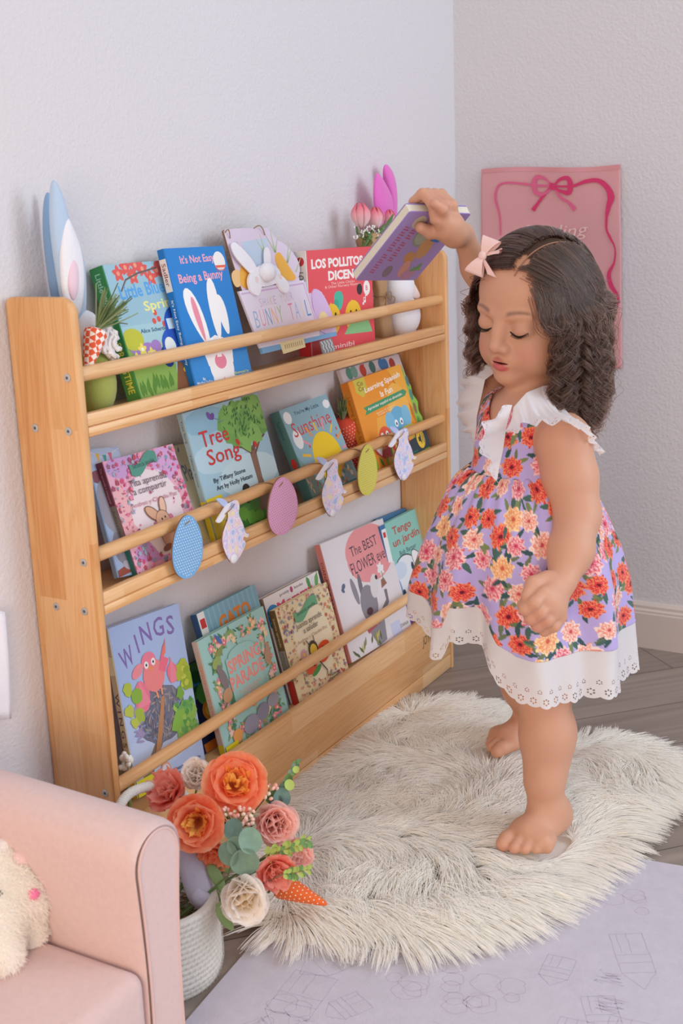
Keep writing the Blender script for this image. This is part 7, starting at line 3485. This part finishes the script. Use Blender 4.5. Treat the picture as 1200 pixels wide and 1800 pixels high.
ge = empty('plush_rabbit', 'grey fabric rabbit ear tucked into the rope basket under the flowers', 'plush toy', loc=BC + Vector((.01, .01, .03)))
m = MB()
cshape(m, [(326, 1462), (345, 1480), (362, 1520), (376, 1560), (374, 1592), (356, 1604), (335, 1590), (322, 1560), (312, 1520), (314, 1480)], d_b + .0, .016, greyf)
o = child(m, 'ear', ge)
m = MB()
cshape(m, [(346, 1556), (362, 1566), (372, 1572), (372, 1590), (356, 1600), (338, 1588), (334, 1572)], d_b - .012, .009, greyf)
m.build('ear_fold', o)
m = MB()
rn = random.Random(11)
hay = [mat('#a98f5a', rough=.9), mat('#8c7040', rough=.9), mat('#6f5a34', rough=.9)]
for k in range(420):
    a, r_ = rn.uniform(0, 2 * PI), (BR - .013) * math.sqrt(rn.random())
    c = BC + Vector((r_ * math.cos(a), r_ * math.sin(a), .05 + rn.random() * .030))
    d = Vector((rn.uniform(-1, 1), rn.uniform(-1, 1), rn.uniform(-.3, .5))).normalized() * .010
    m.tube([c - d, c + Vector((0, 0, .003)), c + d], .0008, hay[k % 3], n=4)
m.lathe([(0, .05), (BR - .0125, .05), (BR - .0125, .04), (0, .04)], hay[2], c=tuple(BC), n=30)
hy = m.build('dry_filling')
tag(hy, 'yellowish dry filling inside the rope basket', 'filling')
hy['kind'] = 'stuff'


# ---------------------------------------------------------------- flowers
def petal_rows(q, c, R_, tilt0, tilt1, width, rnd_, az, ruffle_=.08, length=1.0, cup=.5, n=9, mm=9):
    """a cupped petal: starts at the centre, leaves at angle tilt0 from the axis and curls to tilt1"""
    rows = []
    f1, f2 = rnd_.uniform(0, 6), rnd_.uniform(0, 6)
    x = z = 0.0
    cen = []
    for j in range(n):
        v = j / (n - 1)
        cen.append((x, z))
        t = tilt0 + (tilt1 - tilt0) * v ** 1.3
        x += math.sin(t) * R_ * length / (n - 1)
        z += math.cos(t) * R_ * length / (n - 1)
    for j in range(n):
        v = j / (n - 1)
        w = width * R_ * (math.sin(min(1, v * .80 + .10) * PI) ** .55) * (1.0 if v < .9 else .86)
        row = []
        for i in range(mm):
            s_ = i / (mm - 1) * 2 - 1
            px_, pz_ = cen[j]
            bend = cup * w * s_ * s_
            rf = ruffle_ * R_ * v * v * math.sin(s_ * 5 + f1) * .6 + ruffle_ * R_ * v ** 3 * math.sin(s_ * 11 + f2) * .35
            edge_drop = -.06 * R_ * abs(s_) ** 3 * v
            lx = px_ - bend * .55 * math.sin(tilt0 + .2) + rf * .5
            lz = pz_ + bend * .55 + rf + edge_drop
            ly = w * s_
            ca_, sa_ = math.cos(az), math.sin(az)
            row.append(c + q @ Vector((lx * ca_ - ly * sa_, lx * sa_ + ly * ca_, lz)))
        rows.append(row)
    return rows


def petal_mat(c0, c1, key, dark=None):
    """radial tint inside a blossom through the object's own centre"""
    if key in MATS:
        return MATS[key]
    mm = mat(c1, rough=.65, spec=.2, key=key, bump=.15, bscale=500)
    nt = mm.node_tree
    b = nt.nodes['Principled BSDF']
    tl = nt.nodes.new('ShaderNodeBsdfTranslucent')
    tl.inputs['Color'].default_value = srgb(c0)
    mx = nt.nodes.new('ShaderNodeMixShader')
    mx.inputs[0].default_value = .48
    nt.links.new(b.outputs[0], mx.inputs[1])
    nt.links.new(tl.outputs[0], mx.inputs[2])
    nt.links.new(mx.outputs[0], nt.nodes['Material Output'].inputs['Surface'])
    tc = nt.nodes.new('ShaderNodeTexCoord')
    ln = nt.nodes.new('ShaderNodeTexNoise')
    ln.inputs['Scale'].default_value = 90
    nt.links.new(tc.outputs['Object'], ln.inputs['Vector'])
    cr = nt.nodes.new('ShaderNodeValToRGB')
    cr.color_ramp.elements[0].position = .35
    cr.color_ramp.elements[0].color = srgb(c0)
    cr.color_ramp.elements[1].position = .65
    cr.color_ramp.elements[1].color = srgb(c1)
    nt.links.new(ln.outputs['Fac'], cr.inputs[0])
    nt.links.new(cr.outputs[0], b.inputs['Base Color'])
    return mm


stem_m = mat('#5f7a46', rough=.6)
LF = mat('#7a9460', rough=.6, var=.1, vscale=60)
EUC = mat('#68857a', rough=.6, var=.12, vscale=80)
EUC2 = mat('#7f9a86', rough=.6, var=.1, vscale=80)
BASEC = BC + Vector((0, 0, .055))


def blossom(name, label, px, py, dd, rpx, face, outer, inner, centre, seed, style='peony', group='silk flowers in the rope basket'):
    """face: direction the blossom opens to, in camera terms (right, up, towards the viewer)"""
    rnd_ = random.Random(seed)
    dist = d_b + dd
    c = cam_pt(px, py, dist)
    R_ = 1.22 * rpx * dist / FPX
    ax = (CR * face[0] + CU * face[1] - CF * face[2]).normalized()
    q = ax.to_track_quat('Z', 'Y')
    root = empty(name, label, 'flower', loc=c, group=None)
    c0 = c - ax * R_ * .55
    m = MB()
    pe = style == 'peony'
    no = 7 if pe else 9
    rfl = .05 if pe else (.14 if style == 'frill' else .06)
    wdt = .66 if pe else .54
    for k in range(no):
        az = 2 * PI * k / no + rnd_.uniform(-.12, .12)
        m.grid(petal_rows(q, c0, R_ * rnd_.uniform(1.12, 1.28), .50 if style != 'cup' else .42, 1.30 if style != 'cup' else .50, wdt, rnd_, az, rfl, 1.0), outer)
    for k in range(6):
        az = 2 * PI * (k + .5) / 6 + rnd_.uniform(-.15, .15)
        m.grid(petal_rows(q, c0 + ax * R_ * .05, R_ * rnd_.uniform(1.0, 1.12), .45, .70 if style != 'cup' else .12, wdt * .95, rnd_, az, rfl, 1.0), outer)
    o = child(m, 'outer_petals', root)
    m = MB()
    for k in range(6):
        az = 2 * PI * k / 6 + rnd_.uniform(-.2, .2)
        m.grid(petal_rows(q, c0 + ax * R_ * .10, R_ * rnd_.uniform(.80, .92), .42 if pe else .30, .30 if pe else (.10 if style != 'cup' else -.25), .50 if pe else .42, rnd_, az, rfl, 1.0), inner)
    if not pe:
        for k in range(5):
            az = 2 * PI * (k + .4) / 5 + rnd_.uniform(-.2, .2)
            m.grid(petal_rows(q, c0 + ax * R_ * .15, R_ * rnd_.uniform(.62, .75), .18, -.05, .32, rnd_, az, rfl * 1.3, 1.0), inner)
    child(m, 'inner_petals', root)
    m = MB()
    sprd = .36 if pe else .26
    for k in range(40 if pe else 24):
        az = rnd_.uniform(0, 2 * PI)
        rr = R_ * sprd * math.sqrt(rnd_.random())
        off_ = q @ Vector((rr * math.cos(az), rr * math.sin(az), 0))
        m.grid(petal_rows(q, c0 + ax * R_ * (rnd_.uniform(.42, .66) if pe else rnd_.uniform(.25, .5)) + off_, R_ * rnd_.uniform(.24, .38), .1, .9, .24, rnd_, az, .30, 1.0, n=6, mm=5), centre)
    child(m, 'flower_centre', root)
    m = MB()
    tgt = BASEC + Vector((rnd_.uniform(-.02, .02), rnd_.uniform(-.02, .02), 0))
    m.tube([c0, c0.lerp(tgt, .35) - ax * .008, tgt], .0016, stem_m, n=6)
    child(m, 'stem', root)
    return root


O1, O2, O3 = petal_mat('#ffb890', '#fb9468', 'or1'), petal_mat('#fda468', '#fbb268', 'or2'), petal_mat('#ffd97c', '#fdbb50', 'or3')
K1, K2 = petal_mat('#fdb8a6', '#f79682', 'co1'), petal_mat('#fcc4b4', '#f88e70', 'co2')
P1, P2 = petal_mat('#ffe4dc', '#ffd2c8', 'pk1'), petal_mat('#ffd6cc', '#fdbcae', 'pk2')
W1, W2, W3 = petal_mat('#fffaf4', '#fcf4ea', 'wh1'), petal_mat('#fff6e8', '#fbeed8', 'wh2'), petal_mat('#fbeac4', '#f6dfae', 'wh3')
blossom('peony', 'large orange peony with a yellow centre at the top of the basket flowers', 412, 1378, -.010, 52, (.15, .35, 1), O1, O2, O3, 1)
blossom('peony', 'orange peony with a yellow centre leaning over the pink armrest', 345, 1445, -.030, 47, (-.05, .1, 1), O1, O2, O3, 2)
blossom('peony', 'ragged coral peony at the left back of the basket', 298, 1392, .020, 38, (-.5, .5, .7), K1, K2, K2, 3, 'frill')
blossom('rose', 'white rose behind the large orange peony', 347, 1362, .045, 34, (-.1, .5, 1), W1, W1, W1, 4, 'cup')
blossom('rose', 'pale pink rose right of the berries', 482, 1446, .012, 46, (.3, .1, 1), P1, P1, P2, 5, 'cup')
blossom('rose', 'pale pink rose drooping above the dotted orange carrot', 512, 1502, .024, 40, (.6, -.2, .8), P1, P1, P2, 6, 'cup')
blossom('peony', 'small coral carnation between the pink rose and the white rose', 482, 1530, -.010, 34, (.35, -.2, 1), K1, K2, K2, 7, 'frill')
blossom('rose', 'creamy white rose hanging over the basket rim', 428, 1576, -.045, 50, (.18, -.15, 1), W1, W2, W3, 8, 'cup')
blossom('peony', 'coral blossom low beside the grey fabric ear', 378, 1500, -.015, 29, (-.1, -.6, .8), O1, O1, O2, 9, 'frill')


def round_leaf(m, c, q, r, ma, fold=.15):
    rows = []
    for j in range(7):
        rr = r * j / 6
        rows.append([c + q @ Vector((rr * math.cos(a), rr * math.sin(a) * 1.08, fold * abs(math.cos(a)) * rr + .15 * r * (j / 6) ** 2)) for a in [2 * PI * k / 22 for k in range(22)]])
    m.grid(rows, ma, closed_u=True)


euc = empty('eucalyptus_sprig', 'grey-green eucalyptus sprig in the middle of the basket flowers', 'foliage', loc=cam_pt(425, 1500, d_b - .03))
m = MB()
for (px, py, r, fx, fy) in ((411, 1458, 17, -.3, .5), (438, 1478, 21, .4, .3), (404, 1500, 20, -.5, -.1), (430, 1512, 25, .1, -.4), (414, 1486, 15, 0, .1)):
    dist = d_b - .045 - .004 * (py % 3)
    q = (CR * fx + CU * fy - CF).normalized().to_track_quat('Z', 'Y')
    round_leaf(m, cam_pt(px, py, dist), q, r * dist / FPX, EUC if (px % 2) else EUC2)
child(m, 'leaf', euc)
m = MB()
m.tube([BASEC, cam_pt(400, 1540, d_b - .03), cam_pt(414, 1495, d_b - .040), cam_pt(412, 1462, d_b - .040)], .0013, stem_m, n=6)
child(m, 'stem', euc)

small = mat('#a9bd62', rough=.6)
small2 = mat('#6f9a5c', rough=.6)


def sprig(label, pts, dd, leaf_px, ma1, ma2, seed, tiny=False):
    rnd_ = random.Random(seed)
    P_ = [cam_pt(a, b, d_b + dd + .006 * i) for i, (a, b) in enumerate(pts)]
    root = empty('leafy_sprig', label, 'foliage', loc=P_[0])
    m = MB()
    m.tube([BASEC] + P_, .0009, mat('#7d6a50', rough=.8), n=5)
    child(m, 'stem', root)
    m = MB()
    for i in range(1, len(P_)):
        for k in range(4):
            t = k / 4
            c = P_[i - 1].lerp(P_[i], t)
            for s_ in (1, -1):
                dv = (CR * rnd_.uniform(.2, 1) * 1 + CU * s_ * rnd_.uniform(.5, 1.2)).normalized()
                L_ = leaf_px * rnd_.uniform(.7, 1.2) * d_b / FPX
                nrm_ = (-CF + CU * rnd_.uniform(-.5, .5)).normalized()
                sd_ = dv.cross(nrm_).normalized()
                rows = [[c + dv * L_ * v + sd_ * (w_ * L_ * .30 * math.sin(max(.03, v) * PI) ** .7) + nrm_ * (abs(w_) * L_ * .08) for w_ in (-1, -.5, 0, .5, 1)] for v in [q_ / 7 for q_ in range(8)]]
                m.grid(rows, ma1 if rnd_.random() < .55 else ma2)
    child(m, 'leaf', root)
    return root


sprig('thin leafy sprig pointing right above the pink rose', [(468, 1502), (492, 1496), (515, 1487), (548, 1474)], -.022, 15, small, small2, 1)
sprig('short leafy sprig just above the dotted carrot', [(498, 1536), (518, 1534), (546, 1527)], -.020, 14, small2, small, 2)
sprig('leafy twig rising towards the bookshelf from the basket', [(468, 1400), (488, 1392), (500, 1372), (512, 1350), (524, 1336)], .02, 12, small2, EUC2, 3)
m = MB()
for (a, b, r, fx, fy) in ((494, 1402, 16, .4, .2), (508, 1380, 9, .3, .4), (520, 1353, 6, 0, .5), (486, 1410, 12, -.2, .3)):
    q = (CR * fx + CU * fy - CF).normalized().to_track_quat('Z', 'Y')
    round_leaf(m, cam_pt(a, b, d_b + .02), q, r * d_b / FPX, EUC if r > 10 else small)
m.tube([BASEC, cam_pt(470, 1420, d_b + .02), cam_pt(500, 1400, d_b + .022)], .001, stem_m, n=5)
tag(m.build('round_leaf_stem'), 'dark round leaves right of the large orange peony', 'foliage')

bm1, bm2, bm3 = mat('#efc3b4', rough=.5), mat('#e9ddc0', rough=.5), mat('#e2a596', rough=.5)


def berries(label, cx, cy, wx, wy, n, dd, seed):
    rnd_ = random.Random(seed)
    root = empty('berry_spray', label, 'foliage', loc=cam_pt(cx, cy, d_b + dd))
    mbr, mst = MB(), MB()
    for k in range(n):
        a, q = rnd_.uniform(0, 2 * PI), math.sqrt(rnd_.random())
        c = cam_pt(cx + wx * q * math.cos(a), cy + wy * q * math.sin(a), d_b + dd - rnd_.random() * .014)
        r = rnd_.uniform(.0020, .0032)
        ax = (CR * rnd_.uniform(-.6, .6) + CU * rnd_.uniform(0, 1) - CF * .5).normalized()
        mbr.ell(c, (r, r, r * 1.5), (bm1, bm2, bm3, bm1)[k % 4], rot=ax.to_track_quat('Z', 'Y'), nu=10, nv=7)
        mst.tube([c, cam_pt(cx, cy + wy * 1.2, d_b + dd + .02)], .0006, stem_m, n=4)
    child(mbr, 'berry', root)
    child(mst, 'stem', root)
    return root


berries('pink and cream berry spray below the large orange peony', 412, 1436, 40, 19, 54, -.026, 1)
berries('small cream berry spray at the right of the large orange peony', 474, 1390, 14, 15, 16, -.002, 2)
m = MB()
for (pp, dd) in (([(362, 1520), (378, 1518), (392, 1540), (398, 1562), (392, 1578), (380, 1560), (366, 1540)], -.012), ([(378, 1588), (390, 1584), (400, 1606), (410, 1622), (412, 1638), (396, 1632), (380, 1612)], -.040), ([(376, 1500), (400, 1506), (412, 1528), (396, 1536), (380, 1522)], -.004)):
    cshape(m, pp, d_b + dd, .0016, LF, rnd=2)
m.tube([BASEC, cam_pt(380, 1560, d_b - .02), cam_pt(392, 1600, d_b - .040)], .0012, stem_m, n=5)
tag(m.build('green_leaves'), 'light green leaves hanging over the rim under the white rose', 'foliage')

tipc = at_z(575, 1590, .050)
topc = at_z(486, 1553, .074)
fabric_carrot('orange dotted fabric carrot lying on the fur rug by the flowers', topc, tipc, .0180, mat('#e2682f', rough=.9, sheen=.2), (-1, 0, .3), 12, .03, .4, 3, dots=True)
